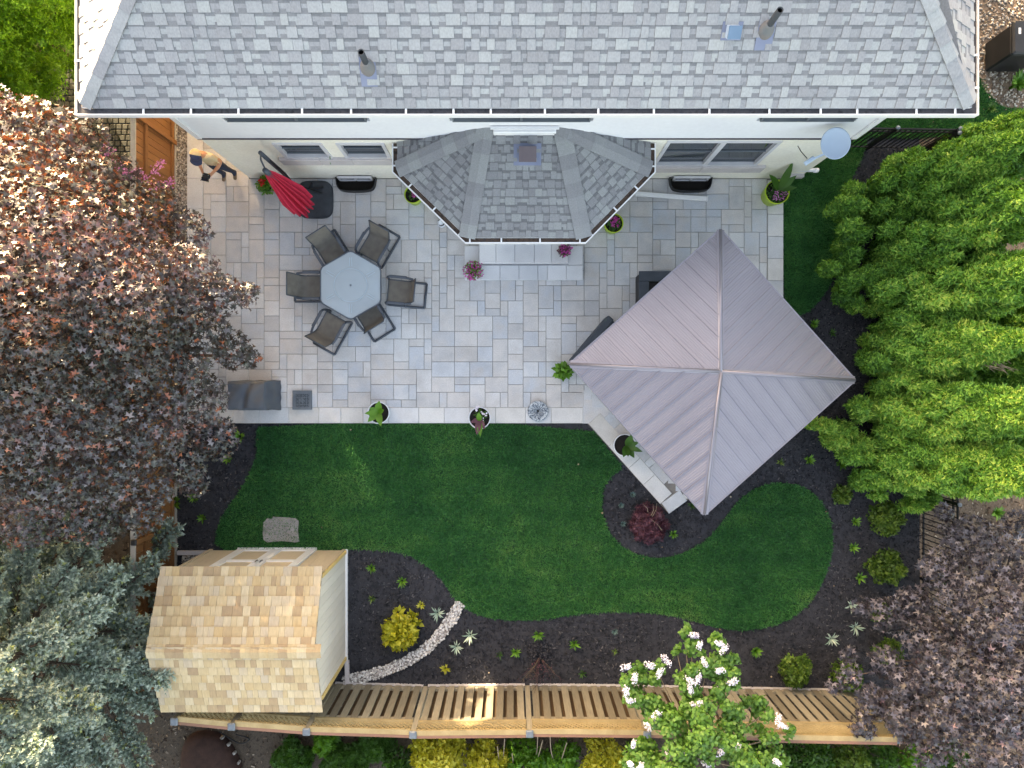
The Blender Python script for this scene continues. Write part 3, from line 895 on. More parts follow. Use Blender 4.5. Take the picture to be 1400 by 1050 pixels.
LOW = [(-4.64, -3.68, 1.50, 2.32), (-3.41, -2.47, 1.50, 2.32), (2.98, 5.18, 1.00, 2.44)]
w = MB(); wall_grid(w, HX0, HX1, -.04, FLZ, HY0, .25, LOW)
w.box((HX0 + .12, HY0 + 6.9, FLZ / 2 - .02), (.24, 13.2, FLZ + .03)); w.box((HX1 - .12, HY0 + 6.9, FLZ / 2 - .02), (.24, 13.2, FLZ + .03))
w.box((.27, HY0 + 13.6, FLZ / 2 - .02), (HX1 - HX0 - .5, .24, FLZ + .03))
w.build('lower_wall', M['stucco'], house)
MB().box(((HX0 + HX1) / 2, HY0 + .3, FLZ + .02), (HX1 - HX0 + .06, .66, .04)).build('storey_strip', M['darkstrip'], house)  # dark strip along the storey line
UP = [(-5.02, -2.56, 3.45, 4.70), (-1.05, 1.38, 3.45, 4.70), (4.37, 6.02, 3.46, 4.70)]
w = MB()
z = FLZ + .045
while z < 5.1:                                     # lap boards, each leaning out at its foot
    z1 = min(z + .16, 5.12)
    segs = [(HX0, HX1)]
    for h in UP:
        if z1 > h[2] - .05 and z < h[3] + .05:
            ns = []
            for a, b in segs:
                if h[0] - .05 > a and h[1] + .05 < b: ns += [(a, h[0] - .05), (h[1] + .05, b)]
                else: ns.append((a, b))
            segs = ns
    for a, b in segs:
        w.add([(a, HY0 - .012, z), (b, HY0 - .012, z), (b, HY0 + .004, z1), (a, HY0 + .004, z1), (a, HY0 + .2, z), (b, HY0 + .2, z), (b, HY0 + .2, z1), (a, HY0 + .2, z1)],
              [(0, 1, 2, 3), (0, 4, 5, 1), (0, 3, 7, 4), (1, 5, 6, 2), (2, 6, 7, 3)])
    z = z1
for x in (HX0 + .1, HX1 - .1): w.box((x, HY0 + 7.0, (FLZ + 5.12) / 2 + .03), (.2, 13.3, 5.08 - FLZ))
w.box((.27, HY0 + 13.7, (FLZ + 5.12) / 2 + .03), (HX1 - HX0 - .42, .2, 5.08 - FLZ))
w.build('siding', M['siding'], house)
for x in (HX0, HX1):
    s = 1 if x > 0 else -1
    MB().box((x - s * .035, HY0 - .03, (FLZ + 5.14) / 2 + .03), (.10, .035, 5.04 - FLZ)).build('corner_trim', M['white'], house)
    MB().box((x + s * .022, HY0 + .05, (FLZ + 5.14) / 2), (.04, .14, 5.08 - FLZ)).build('corner_trim', M['darkstrip'], house)  # dark strip down the outer corner

def window(x0, x1, z0, z1, y, panes, name='window', blind=True, fr=.07, mt='frame'):
    f = MB(); d = .10
    f.box(((x0 + x1) / 2, y + d / 2 - .03, z1 - fr / 2), (x1 - x0, d, fr)); f.box(((x0 + x1) / 2, y + d / 2 - .03, z0 + fr / 2), (x1 - x0, d + .02, fr))
    for x in (x0 + fr / 2, x1 - fr / 2): f.box((x, y + d / 2 - .03, (z0 + z1) / 2), (fr, d, z1 - z0 - 2 * fr))
    wd = (x1 - x0 - 2 * fr) / panes
    for i in range(1, panes): f.box((x0 + fr + wd * i, y + d / 2 - .03, (z0 + z1) / 2), (fr * 1.5, d, z1 - z0 - 2 * fr))
    win = f.build(name, M[mt], house)
    for i in range(panes):
        a = x0 + fr + wd * i + (fr * .75 if i else 0); b = x0 + fr + wd * (i + 1) - (fr * .75 if i < panes - 1 else 0)
        MB().box(((a + b) / 2, y + .05, (z0 + z1) / 2), (b - a, .012, z1 - z0 - 2 * fr)).build('pane', M['glass'], win)
        if blind:
            zz = (z0 + z1) / 2 + .02
            MB().box(((a + b) / 2, y + .032, zz), (b - a, .02, .028)).build('meeting_rail', M['blind'], win)
            MB().box(((a + b) / 2, y + .034, z0 + fr + .05), (b - a, .02, .018)).build('meeting_rail', M['blind'], win)
    return win
for h in LOW[:2]: window(*h, HY0, 1)
window(*LOW[2], HY0, 2)
for h in UP: window(*h, HY0, 2, blind=False, fr=.03, mt='blind')
for xs in ([-4.80, -3.95, -3.30, -2.48],):
    for a, b in zip(xs[:-1], xs[1:]):
        MB().cbox(((a + b) / 2, HY0 - .018, 1.32), (b - a - .006, .10, .33), .012).build('window_sill', M['sill'], house)
for a, b in ((2.86, 4.05), (4.05, 5.40)):
    MB().cbox(((a + b) / 2, HY0 - .018, .82), (b - a - .006, .10, .34), .012).build('window_sill', M['sill'], house)

# ---- roofs with separate shingle tabs
T1, T2 = .014, .008
RAISED = ([(0, 0, 0), (1, 0, 0), (1, 1, -.002), (0, 1, -.002), (0, 0, T1 + .006), (1, 0, T1 + .006), (1, 1, .004), (0, 1, .004), (0, .64, .0098), (1, .64, .0098)],
          [(4, 5, 9, 8), (8, 9, 6, 7), (0, 1, 5, 4), (1, 2, 6, 9, 5), (3, 0, 4, 8, 7)], [0, 1, 2, 0, 0])  # upper band of a raised tab paints the shadow under the next row
def recess(bf):
    zb = T2 + (.002 - T2) * bf
    return ([(0, 0, 0), (1, 0, 0), (0, 0, T2 + .002), (1, 0, T2 + .002), (0, bf, zb + .002), (1, bf, zb + .002), (0, 1, .003), (1, 1, .003)],
            [(2, 3, 5, 4), (4, 5, 7, 6), (0, 1, 3, 2)], [0, 1, 2])
RECESS = recess(.50)
M['shedge'] = mat('shingle_cut_edge_shadow', [lin(84, 86, 92), lin(100, 102, 108)], 'noise', 9, rough=.95)  # cut edge colour, darkened to draw each row's shadow line
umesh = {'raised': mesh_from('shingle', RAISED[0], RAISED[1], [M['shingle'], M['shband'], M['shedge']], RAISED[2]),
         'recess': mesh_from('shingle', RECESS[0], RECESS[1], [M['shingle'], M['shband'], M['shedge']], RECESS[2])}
rs = random.Random(3)
def shingle_field(O, u, v, n, rows, exp, urange, rw=(.09, .23), gw=(.08, .17), lap=1.35):
    """tabs of one roof face: list of (matrix, kind, centre, area)"""
    out = []
    for r in range(rows):
        a, b = urange((r + .5) * exp)
        if b - a < .08: continue
        x = a - rs.uniform(0, .1); up = rs.random() < .5
        while x < b:
            w = rs.uniform(*rw) if up else rs.uniform(*gw)
            x0, x1 = max(x, a), min(x + w, b)
            if x1 - x0 > .02:
                jit = rs.uniform(-.004, .004)
                L = exp * lap
                Mx = frame(u * (x1 - x0 - .003), v * L, n, O + u * x0 + v * (r * exp + jit) + n * (.010 if up else .006))
                out.append((Mx, 'raised' if up else 'recess', O + u * (x0 + x1) / 2 + v * (r + .5) * exp, (x1 - x0) * exp))
            x += w
            up = not up if rs.random() < .86 else up
    return out
def to_px(p):
    k = FPX / (CAMH - p.z); return 700 + p.x * k, 525 - p.y * k
def emit(pieces, roof, limit=300, nm='shingle', fieldname='shingle_field', mats=('shingle_a', 'shband_a'), um=None):
    um = um or umesh
    def key(q):
        x, y = to_px(q[2]); ok = 0 < x < 1400 and 0 < y < 1050
        return -(q[3] if ok else q[3] * .001)
    pieces = sorted(pieces, key=key)
    rest = MB()
    for i, (Mx, kd, c, a) in enumerate(pieces):
        if i < limit: place(nm, um[kd], Mx, roof)
        else:
            vs, fs, ms = RAISED if kd == 'raised' else RECESS
            b = len(rest.v); t = rs.random()
            rest.v += [Mx @ Vector(q) for q in vs]; rest.f += [tuple(b + j for j in f) for f in fs]; rest.m += ms; rest.t += [t] * len(vs)
    if rest.v:
        o = rest.build(fieldname, [M[mats[0]], M[mats[1]], M['shedge']], roof, tone=True); o['kind'] = 'stuff'

def caps(roof, a, b, n1, n2, wing, exp, start=0.0, end=None, mt='shingle'):
    """bent cap shingles laid along the hip from a (low) to b (high)"""
    a = Vector(a); b = Vector(b); ax = (b - a); L = ax.length; ax.normalize()
    def wdir(nv, away):
        w = ax.cross(nv).normalized()
        return w
    w1 = ax.cross(n1).normalized(); w2 = ax.cross(n2).normalized()
    # n1 is the face on the left of the hip looking up it
    up = (n1 + n2).normalized()
    if (w1 + up).length and w1.dot(n2) > 0: w1 = -w1
    if w2.dot(n1) > 0: w2 = -w2
    lo = exp * 1.25; t = .013
    vs = []
    for s, e in ((0, t + .012), (lo, .006)):
        for wv, nv in ((w1, n1), (None, up), (w2, n2)):
            base = ax * s + (wv * wing if wv is not None else Vector((0, 0, 0)))
            vs.append(base + nv * e); vs.append(base - nv * .004)
    # order: ring s: [L top, L bot, C top, C bot, R top, R bot]
    fs = [(0, 2, 8, 6), (2, 4, 10, 8), (0, 1, 3, 2), (2, 3, 5, 4), (0, 6, 7, 1), (4, 5, 11, 10)]
    me = mesh_from('hip_cap', vs, fs, M[mt])
    s = start; end = L if end is None else end
    while s < end:
        place('hip_cap', me, Matrix.Translation(a + ax * s + up * .034), roof); s += exp

RZ = lambda y: EZ + SL * (y - EY)
rdg = DEP / 2
c00, c10 = Vector((EXL, EY, EZ)), Vector((EXR, EY, EZ))
c01, c11 = Vector((EXL, EY + DEP, EZ)), Vector((EXR, EY + DEP, EZ))
rl, rr_ = Vector((EXL + rdg, EY + rdg, EZ + SL * rdg)), Vector((EXR - rdg, EY + rdg, EZ + SL * rdg))
r = MB(); dz = Vector((0, 0, -.012))
r.add([c00 + dz, c10 + dz, c11 + dz, c01 + dz, rl + dz, rr_ + dz], [(0, 1, 5, 4), (1, 2, 5), (2, 3, 4, 5), (3, 0, 4)])
r.add([c + Vector((0, 0, -.05)) for c in (c00, c10, c11, c01)], [(3, 2, 1, 0)])
roof = r.build('roof', M['shingle_a'], house)
nF = Vector((0, -SL, 1)).normalized(); vF = Vector((0, 1, SL)).normalized()
nL = Vector((-SL, 0, 1)).normalized(); vL = Vector((1, 0, SL)).normalized()
nR = Vector((SL, 0, 1)).normalized(); vR = Vector((-1, 0, SL)).normalized()
ch = math.cos(math.atan(SL)); EXPO = .160
pcs = shingle_field(c00, Vector((1, 0, 0)), vF, nF, 58, EXPO, lambda s: (s * ch + .04, EXR - EXL - s * ch - .04))
emit(pcs, roof, 300)
pcs = shingle_field(c01, Vector((0, -1, 0)), vL, nL, 58, EXPO, lambda s: (s * ch + .04, DEP - s * ch - .04))
pcs += shingle_field(c10, Vector((0, 1, 0)), vR, nR, 58, EXPO, lambda s: (s * ch + .04, DEP - s * ch - .04))
emit(pcs, roof, 0, fieldname='side_shingle_field')
caps(roof, c00, rl, nL, nF, .15, .27, .08, 6.5)
caps(roof, c10, rr_, nF, nR, .15, .27, .08, 6.5)
# gutters: a white trough with straps, dead leaves inside
def gutter(path, ztop, wd, dp, name, straps, fill='dirt'):
    """path runs with the roof on its left; offset 0 = outer face"""
    t = .012
    prof = [(0, ztop), (0, ztop - dp), (wd, ztop - dp), (wd, ztop), (wd - t, ztop), (wd - t, ztop - dp + t), (t * 1.6, ztop - dp + t), (t * 1.6, ztop)]
    g = MB().sweep(path, prof).build(name, M['white'], house)
    MB().sweep(path, [(t * 1.7, ztop - .035), (t * 1.7, ztop - .05), (wd - t - .001, ztop - .05), (wd - t - .001, ztop - .035)]).build('leaf_debris', M[fill], g)
    pv = [Vector((p[0], p[1])) for p in path]
    for i, s in straps:
        d = (pv[i + 1] - pv[i]).normalized(); nn = Vector((-d.y, d.x)); c = pv[i] + (pv[i + 1] - pv[i]) * s + nn * (wd / 2)
        MB().box((c.x, c.y, ztop + .004), (.03, wd * .98, .008), rz=math.atan2(d.y, d.x)).build('strap', M['white'], g)
    return g
gw = .125
fp = [(EXL - .10, EY + 4), (EXL - .10, EY - .11), (EXR + .10, EY - .11), (EXR + .10, EY + 4)]
xs = [196, 261, 326, 413, 480, 555, 620, 671, 745, 818, 894, 970, 1052, 1122, 1172, 1253, 1306]
kk = FPX / (CAMH - EZ)
ss = [(1, ((x - 700) / kk - (EXL - .10)) / (EXR - EXL + .2)) for x in xs]
gutter(fp, EZ - .005, gw, .11, 'gutter', ss + [(0, .80), (0, .92), (2, .1), (2, .22)], 'silt')
# soffit and fascia
s_ = MB(); s_.box(((EXL + EXR) / 2, (EY + HY0) / 2 + .03, EZ - .09), (EXR - EXL - .06, HY0 - EY + .02, .02))
s_.build('soffit', M['white'], house)
# roof vents
def RP(px, py):
    s = (525 - py) / FPX; z = (EZ - SL * EY + SL * s * CAMH) / (1 + SL * s)
    return P(px, py, z)
def pipe_vent(px, py, h):
    b = RP(px, py)
    fl = MB(); fl.box(b + vF * -.06 + nF * .020, (.24, .40, .008), M=Matrix((Vector((1, 0, 0)), vF, nF)).transposed())
    fl = fl.build('vent_flashing', M['flash'], roof)
    p = MB(); p.lathe(b - Vector((0, 0, .10)), [(.115, 0), (.115, .10), (.10, .17), (.062, .25), (.060, .27), (.046, .27)], 20)
    p.build('vent_boot', M['boot'], roof, True)
    p = MB(); p.lathe(b, [(.046, 0), (.046, h), (.036, h), (.036, h - .09), (.001, h - .09)], 18)
    pp = p.build('vent_pipe', M['pipe'], roof, True)
    MB().lathe(b, [(.0355, h - .02), (.0355, h - .088), (.0005, h - .088)], 18).build('pipe_bore', M['blackhole'], roof)
pipe_vent(503, 92, .46); pipe_vent(1047, 41, .52)
def box_vent(b, v, n, wd, dp, hh, mt_top, parent):
    u = v.cross(n).normalized()
    R = Matrix((u, v, n)).transposed()
    MB().box(b + n * .022, (wd * 1.7, dp * 1.5, .006), M=R).build('vent_flashing', M['flash'], parent)
    MB().box(b + n * (hh / 2 + .022), (wd, dp, hh), M=R).build('vent_box', M['dish'], parent)
    MB().box(b + n * (hh + .03) + v * .01, (wd * 1.06, dp * 1.06, .018), M=R).build('vent_hood', mt_top, parent)
M['ventblue'] = mat('blue_grey_vent', [lin(92, 122, 148), lin(100, 130, 156)], 'noise', 4, rough=.5)
M['ventbrown'] = mat('brown_vent', [lin(98, 88, 94), lin(108, 98, 102)], 'noise', 4, rough=.5)
box_vent(RP(1000, 42), vF, nF, .17, .16, .15, M['ventblue'], roof)

# ---- bay: half octagon with its own shingled roof
BZ = 2.35
E = [Vector(p) for p in ((-2.20, HY0, BZ), (-2.20, 4.13, BZ), (-.86, 2.82, BZ), (1.38, 2.82, BZ), (2.66, 4.13, BZ), (2.66, HY0, BZ))]
A = Vector((-.48, HY0, 3.07)); B = Vector((.90, HY0, 3.07))
w = MB(); bp = [(-1.92, HY0 + .02), (-1.92, 4.02), (-.72, 3.14), (1.24, 3.14), (2.38, 4.02), (2.38, HY0 + .02)]
w.prism(bp, -.03, BZ - .02); w.build('bay_wall', M['stucco'], house)
dr = MB()
for x in (-.28, .26, .80): dr.box((x, 3.125, 1.28), (.07, .06, 1.86))
for z in (.42, 2.2): dr.box((.26, 3.125, z), (1.01, .06, .08))
door = dr.build('patio_door', M['white'], house)
for x in (-.01, .53): MB().box((x, 3.13, 1.3), (.46, .03, 1.70)).build('pane', M['glass'], door)
rb = MB(); rb.add([e + Vector((0, 0, -.012)) for e in E] + [A, B], [(0, 1, 6), (1, 2, 6), (2, 3, 7, 6), (3, 4, 7), (4, 5, 7)])
rb.add([e + Vector((0, 0, -.06)) for e in E], [(5, 4, 3, 2, 1, 0)])
broof = rb.build('bay_roof', M['shingle_a'], house)
def face_field(e0, e1, tops, exp=.155):
    u = (e1 - e0).normalized(); n = u.cross(tops[0] - e0).normalized()
    if n.z < 0: n = -n
    v = n.cross(u).normalized()
    L = (e1 - e0).length
    poly = [(0, 0), (L, 0)] + [((t - e0).dot(u), (t - e0).dot(v)) for t in tops]
    H = max(q[1] for q in poly)
    def ur(s):
        xs = []
        for i in range(len(poly)):
            a, b = poly[i], poly[(i + 1) % len(poly)]
            if (a[1] - s) * (b[1] - s) <= 0 and abs(a[1] - b[1]) > 1e-9:
                t = (s - a[1]) / (b[1] - a[1]); xs.append(a[0] + (b[0] - a[0]) * t)
        return (min(xs), max(xs)) if len(xs) > 1 else (0, 0)
    return shingle_field(e0, u, v, n, int(H / exp), exp, ur, (.10, .20), (.09, .15)), n
bpcs = []; nb = []
for e0, e1, tp in ((E[0], E[1], [A]), (E[1], E[2], [A]), (E[2], E[3], [B, A]), (E[3], E[4], [B]), (E[4], E[5], [B])):
    pp, n = face_field(e0, e1, tp); bpcs += pp; nb.append(n)
SH_SHADE = [tuple(c * .74 for c in q[:3]) + (1.0,) for q in SH]; SHB_SHADE = [tuple(c * .74 for c in q[:3]) + (1.0,) for q in SHB]  # bay's shade painted in: a darker copy of the same shingle colours
for k, cc in (('shingle', SH_SHADE), ('shband', SHB_SHADE)):
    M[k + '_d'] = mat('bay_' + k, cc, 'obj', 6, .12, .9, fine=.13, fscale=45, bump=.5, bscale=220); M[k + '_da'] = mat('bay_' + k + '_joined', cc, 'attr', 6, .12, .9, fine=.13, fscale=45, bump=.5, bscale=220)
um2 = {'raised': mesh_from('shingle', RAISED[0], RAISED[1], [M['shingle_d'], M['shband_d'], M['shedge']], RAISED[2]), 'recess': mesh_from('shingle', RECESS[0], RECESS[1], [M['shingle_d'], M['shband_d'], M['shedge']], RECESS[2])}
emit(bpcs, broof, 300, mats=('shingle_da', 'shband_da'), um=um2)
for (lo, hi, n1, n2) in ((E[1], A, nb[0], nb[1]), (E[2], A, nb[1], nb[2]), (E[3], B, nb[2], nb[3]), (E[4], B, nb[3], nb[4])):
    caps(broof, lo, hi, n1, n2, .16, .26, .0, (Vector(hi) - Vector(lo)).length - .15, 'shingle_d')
O5 = [(-2.31, HY0 - .02), (-2.31, 4.085), (-.905, 2.715), (1.425, 2.715), (2.77, 4.085), (2.77, HY0 - .02)]
gutter(O5, BZ - .004, .115, .10, 'bay_gutter', [(0, .15), (0, .78), (1, .22), (1, .55), (1, .9), (2, .04), (2, .30), (2, .62), (2, .95), (3, .1), (3, .45), (3, .75), (4, .2), (4, .8)])
bv = P(721, 212, 2.86)
vB = nb[2].cross(Vector((1, 0, 0))).normalized()
if vB.z < 0: vB = -vB
yb = bv.y; zb = BZ + (yb - 2.82) * (3.07 - BZ) / (HY0 - 2.82)
box_vent(Vector((bv.x, yb, zb)), vB, nb[2], .30, .26, .15, M['ventbrown'], broof)
MB().cbox((.23, HY0 - .07, 3.05), (1.14, .10, .22), .015).build('wall_ledge', M['white'], house)
MB().box((.23, HY0 - .045, 3.20), (1.24, .05, .035)).build('wall_ledge', M['white'], house)

# ------------------------------------------------------------------ things fixed to or beside the house wall
def window_well(px0, px1, label):
    x0 = P(px0, 0)[0]; x1 = P(px1, 0)[0]; y1 = HY0 - .02; y0 = P(0, 265)[1]
    t = thing('window_well', ((x0 + x1) / 2, y1, PT), label, 'window well', 'basement window wells')
    pts = [(x0, y1), (x0 + .03, y0 + .10), (x0 + .14, y0 + .02), ((x0 + x1) / 2, y0), (x1 - .14, y0 + .02), (x1 - .03, y0 + .10), (x1, y1)]
    pts = chaikin_open(pts, 2)
    MB().sweep(pts, [(0, PT + .14), (0, PT - .02), (.018, PT - .02), (.018, PT + .14)]).build('rim', M['black'], t)
    MB().prism(ccw(pts), PT + .004, PT + .012).build('well_floor', M['soil'], t)
    fr = MB()
    for x in (x0 + .10, (x0 + x1) / 2, x1 - .10): fr.box((x, HY0 - .05, PT + .12), (.04, .05, .22))
    fr.box(((x0 + x1) / 2, HY0 - .05, PT + .225), (x1 - x0 - .16, .05, .03)); fr.box(((x0 + x1) / 2, HY0 - .05, PT + .025), (x1 - x0 - .16, .05, .03))
    fr = fr.build('window_frame', M['frame'], t)
    MB().box(((x0 + x1) / 2, HY0 - .035, PT + .125), (x1 - x0 - .2, .02, .19)).build('pane', M['glass'], t)
window_well(461, 516, 'black window well against the wall between umbrella base and bay')
window_well(913, 971, 'black window well under the wide two pane window')

# satellite dish
dc = P(1141, 197, 3.3)
dish = thing('satellite_dish', (6.2, HY0, 2.3), 'pale blue grey satellite dish on an arm at the house corner', 'satellite dish')
ax = Vector((-.12, -.10, 1)).normalized()
R = Vector((0, 0, 1)).rotation_difference(ax).to_matrix()
prof = [(.001, 0), (.09, .004), (.17, .018), (.225, .034), (.252, .046), (.258, .054), (.250, .056), (.222, .042), (.17, .026), (.09, .012), (.001, .008)]
d_ = MB()
vs = []; n = 40
for rr, zz in prof:
    for j in range(n):
        th = 2 * math.pi * j / n; vs.append(dc + R @ Vector((rr * math.cos(th), rr * 1.08 * math.sin(th), zz)))
fs = [(i * n + j, i * n + (j + 1) % n, (i + 1) * n + (j + 1) % n, (i + 1) * n + j) for i in range(len(prof) - 1) for j in range(n)]
d_.add(vs, fs); d_.build('reflector', M['dish'], dish, True)
MB().tube([dc - ax * .02, dc - ax * .12 + Vector((.05, .05, 0)), Vector((6.0, HY0 - .02, 2.9))], .025, 8).build('mast', M['iron'], dish, True)
MB().box((6.0, HY0 - .03, 2.88), (.16, .03, .2)).build('wall_bracket', M['iron'], dish)
ln = P(1108, 219, 3.2)
MB().beam(dc + Vector((-.17, -.17, -.02)), ln, .035, .03).build('feed_arm', M['dish'], dish)
dv = (ln - dc).normalized()
MB().cbox(ln + dv * .02, (.20, .075, .07), .015, rz=math.atan2(dv.y, dv.x)).build('receiver', M['dish'], dish)
MB().tube([ln + Vector((-.06, .03, 0)), ln + Vector((-.12, .2, -.12)), ln + Vector((-.10, .36, -.3))], .008, 6).build('cable', M['ironblack'], dish)

# white downspout pieces and wall box
o = MB()
a, b = P(868, 265, .12), P(966, 272, .12)
o.cbox((a + b) / 2, ((b - a).length, .10, .075), .012, rz=math.atan2(b.y - a.y, b.x - a.x))
o.box(b + Vector((.012, 0, 0)), (.02, .112, .085), rz=math.atan2(b.y - a.y, b.x - a.x))
o = o.build('downspout', M['white']); setp(o, 'white downspout lying on the paving beside the bay', 'downspout')
t = thing('wall_pipe', (6.3, 4.6, .3), 'white pipe and grey outlet box at the right foot of the house wall', 'pipe')
a, b = P(1078, 231, .55), P(1119, 233, .55)
MB().tube([a, b], .045, 12).build('pipe', M['white'], t, True)
MB().tube([b - Vector((.10, 0, 0)), b - Vector((.02, 0, 0))], .052, 12).build('coupling', M['white'], t, True)
MB().cbox(P(1085, 240, .3), (.42, .10, .16), .01).build('outlet_box', M['sill'], t)
# folded hose reel hook on the sill: two grey green rods
t = thing('wall_hook', (-3.55, HY0, 1.4), 'small grey green forked hook standing out from the wall between two windows', 'hook')
MB().tube([P(452, 224, 1.25), P(451, 214, 1.6), P(452, 205, 1.72)], .016, 6).build('rod', M['yucca'], t)
MB().tube([P(452, 222, 1.25), P(455, 213, 1.5), P(455, 208, 1.62)], .014, 6).build('rod', M['yucca'], t)
# wall lantern by the bay, lower left
t = thing('lantern', P(604, 305, PT), 'small black and white lantern standing beside the left of the bay', 'lantern')
c = P(604, 306, PT)
MB().lathe(c, [(.09, 0), (.09, .03), (.07, .04), (.07, .22), (.085, .24), (.02, .32), (.001, .33)], 12).build('body', M['potwhite'], t, True)
MB().lathe(c, [(.072, .08), (.074, .08), (.074, .2), (.072, .2)], 12).build('glass_band', M['black'], t)
MB().tube([c + Vector((-.05, 0, .3)), c + Vector((0, 0, .42)), c + Vector((.05, 0, .3))], .008, 6).build('handle', M['ironblack'], t)
# ------------------------------------------------------------------ gazebo
GZ = 2.35
gc = Vector((3.86, .23)); gu = Vector((.666, -.746)); gv = Vector((.746, .666)); GS = 3.88
gazebo = thing('gazebo', (gc.x, gc.y, 0), 'square gazebo with brown ribbed metal hip roof at the patio corner', 'gazebo')
apex = Vector((gc.x, gc.y, 2.89))
def GP(a, b, z): return Vector((gc.x + gu.x * a + gv.x * b, gc.y + gu.y * a + gv.y * b, z))
hs = GS / 2
for ax_, bx_ in ((-1, -1), (1, -1), (1, 1), (-1, 1)):
    MB().cbox(GP(ax_ * (hs - .32), bx_ * (hs - .32), 1.15), (.13, .13, 2.26), .01, rz=math.atan2(gu.y, gu.x)).build('post', M['gzdark'], gazebo)
    MB().cbox(GP(ax_ * (hs - .32), bx_ * (hs - .32), .08), (.22, .22, .06), .01, rz=math.atan2(gu.y, gu.x)).build('post_foot', M['gzdark'], gazebo)
cor = [GP(-hs, -hs, GZ), GP(hs, -hs, GZ), GP(hs, hs, GZ), GP(-hs, hs, GZ)]
NP = 13
for i in range(4):
    a, b = cor[i], cor[(i + 1) % 4]
    MB().beam(a.lerp(b, .08) + (apex - a.lerp(b, .5)).normalized() * .28 - Vector((0, 0, .16)), b.lerp(a, .08) + (apex - a.lerp(b, .5)).normalized() * .28 - Vector((0, 0, .16)), .07, .14).build('beam', M['gzdark'], gazebo)
    u = (b - a).normalized(); mid = (a + b) / 2; v = (apex - mid); H = v.length; v.normalize(); n = u.cross(v)
    if n.z < 0: n = -n
    L = (b - a).length; wd = L / NP
    for k in range(NP):
        x0, x1 = k * wd, (k + 1) * wd
        # cross profile: standing seam at the left, three low ribs, flat pan between
        xs = [x0, x0 + .006, x0 + .009, x0 + .025, x0 + .028]
        zs = [0, 0, .022, .022, 0]
        for q in range(1, 6):
            c = x0 + .028 + (wd - .028) * q / 6.0
            xs += [c - .009, c - .004, c + .004, c + .009]; zs += [0, .0045, .0045, 0]
        xs.append(x1); zs.append(0)
        vs = []
        for x, z in zip(xs, zs):
            hmax = H * (1 - abs(x - L / 2) / (L / 2))
            vs.append(a + u * x + n * (z + .004) - v * .0); vs.append(a + u * x + v * max(hmax, .001) + n * (z + .004))
        fs = [(2 * j, 2 * j + 2, 2 * j + 3, 2 * j + 1) for j in range(len(xs) - 1)]
        MB().add(vs, fs).build('roof_panel', M['gzroof'], gazebo)
    MB().beam(a - v * .015 - Vector((0, 0, .03)), b - v * .015 - Vector((0, 0, .03)), .03, .085).build('eave_trim', M['gzroof'], gazebo)
    # hip cap with a raised round back
    d = (apex - a)
    MB().tube([a + Vector((0, 0, .0)), a.lerp(apex, .5) + Vector((0, 0, .004)), apex + Vector((0, 0, .008))], .034, 8).build('hip_cap', M['gzroof'], gazebo, True)
    sd = d.cross(Vector((0, 0, 1))).normalized()
    for s in (-1, 1):
        w0 = sd * (s * .075)
        nn = n
        q = MB(); q.add([a + Vector((0, 0, .016)), a + w0 + Vector((0, 0, .006 + .0)), apex + w0 * .6 + Vector((0, 0, .0)), apex + Vector((0, 0, .03))], [(0, 1, 2, 3) if s < 0 else (3, 2, 1, 0)])
        q.build('hip_flange', M['gzroof'], gazebo)
MB().lathe(apex - Vector((0, 0, .02)), [(.065, 0), (.06, .035), (.03, .05), (.001, .055)], 12).build('finial', M['gzroof'], gazebo, True)

# fire table and loveseat half under the gazebo
t = thing('fire_table', (3.35, 2.0, PT), 'black square fire table partly under the gazebo roof', 'table')
x0, y1 = P(868, 379)[0], P(868, 379)[1]
cx, cy = x0 + .5, y1 - .45
for a, b, s1, s2 in ((cx, cy + .45 - .03, .98, .05), (cx, cy - .45 + .03, .98, .05), (cx - .5 + .03, cy, .05, .80), (cx + .5 - .03, cy, .05, .80)):
    MB().box((a, b, PT + .29), (s1, s2, .58)).build('side_panel', M['black'], t)
for a, b, s1, s2 in ((cx, cy + .37, 1.06, .22), (cx, cy - .37, 1.06, .22), (cx - .42, cy, .22, .52), (cx + .42, cy, .22, .52)):
    MB().cbox((a, b, PT + .60), (s1, s2, .04), .008).build('top_rim', M['sofa'], t)
MB().box((cx, cy, PT + .53), (.62, .52, .03)).build('burner_tray', M['ironblack'], t)
q = P(819, 452, .7)
sofa = thing('loveseat', (q.x, q.y, PT), 'charcoal loveseat under the left edge of the gazebo', 'sofa')
e0, e1 = P(831, 430, .74), P(797, 470, .74)
du = (e1 - e0).normalized(); dp = Vector((-du.y, du.x, 0))
if dp.x < 0: dp = -dp
dp.normalize(); Lw = (e1 - e0).length + .42
base = e0.copy(); base.z = 0
rzs = math.atan2(du.y, du.x)
def S(a, b, z): v = base + du * a + dp * b; v.z = z; return v
MB().cbox(S(Lw / 2, .10, PT + .37), (Lw, .16, .68), .03, rz=rzs).build('backrest', M['sofa'], sofa)
MB().cbox(S(Lw / 2, .46, PT + .17), (Lw, .60, .24), .03, rz=rzs).build('seat_base', M['sofa'], sofa)
for k in (0, 1): MB().cbox(S(Lw * (.25 + .5 * k), .48, PT + .36), (Lw / 2 - .03, .58, .13), .04, rz=rzs).build('seat_cushion', M['sofa'], sofa)
for k in (0, 1): MB().cbox(S(.06 + (Lw - .12) * k, .42, PT + .36), (.11, .62, .40), .03, rz=rzs).build('armrest', M['sofa'], sofa)
for k in (0, 1):
    for j in (.1, .7): MB().box(S(.08 + (Lw - .16) * k, j, PT + .03), (.05, .05, .06), rz=rzs).build('leg', M['black'], sofa)

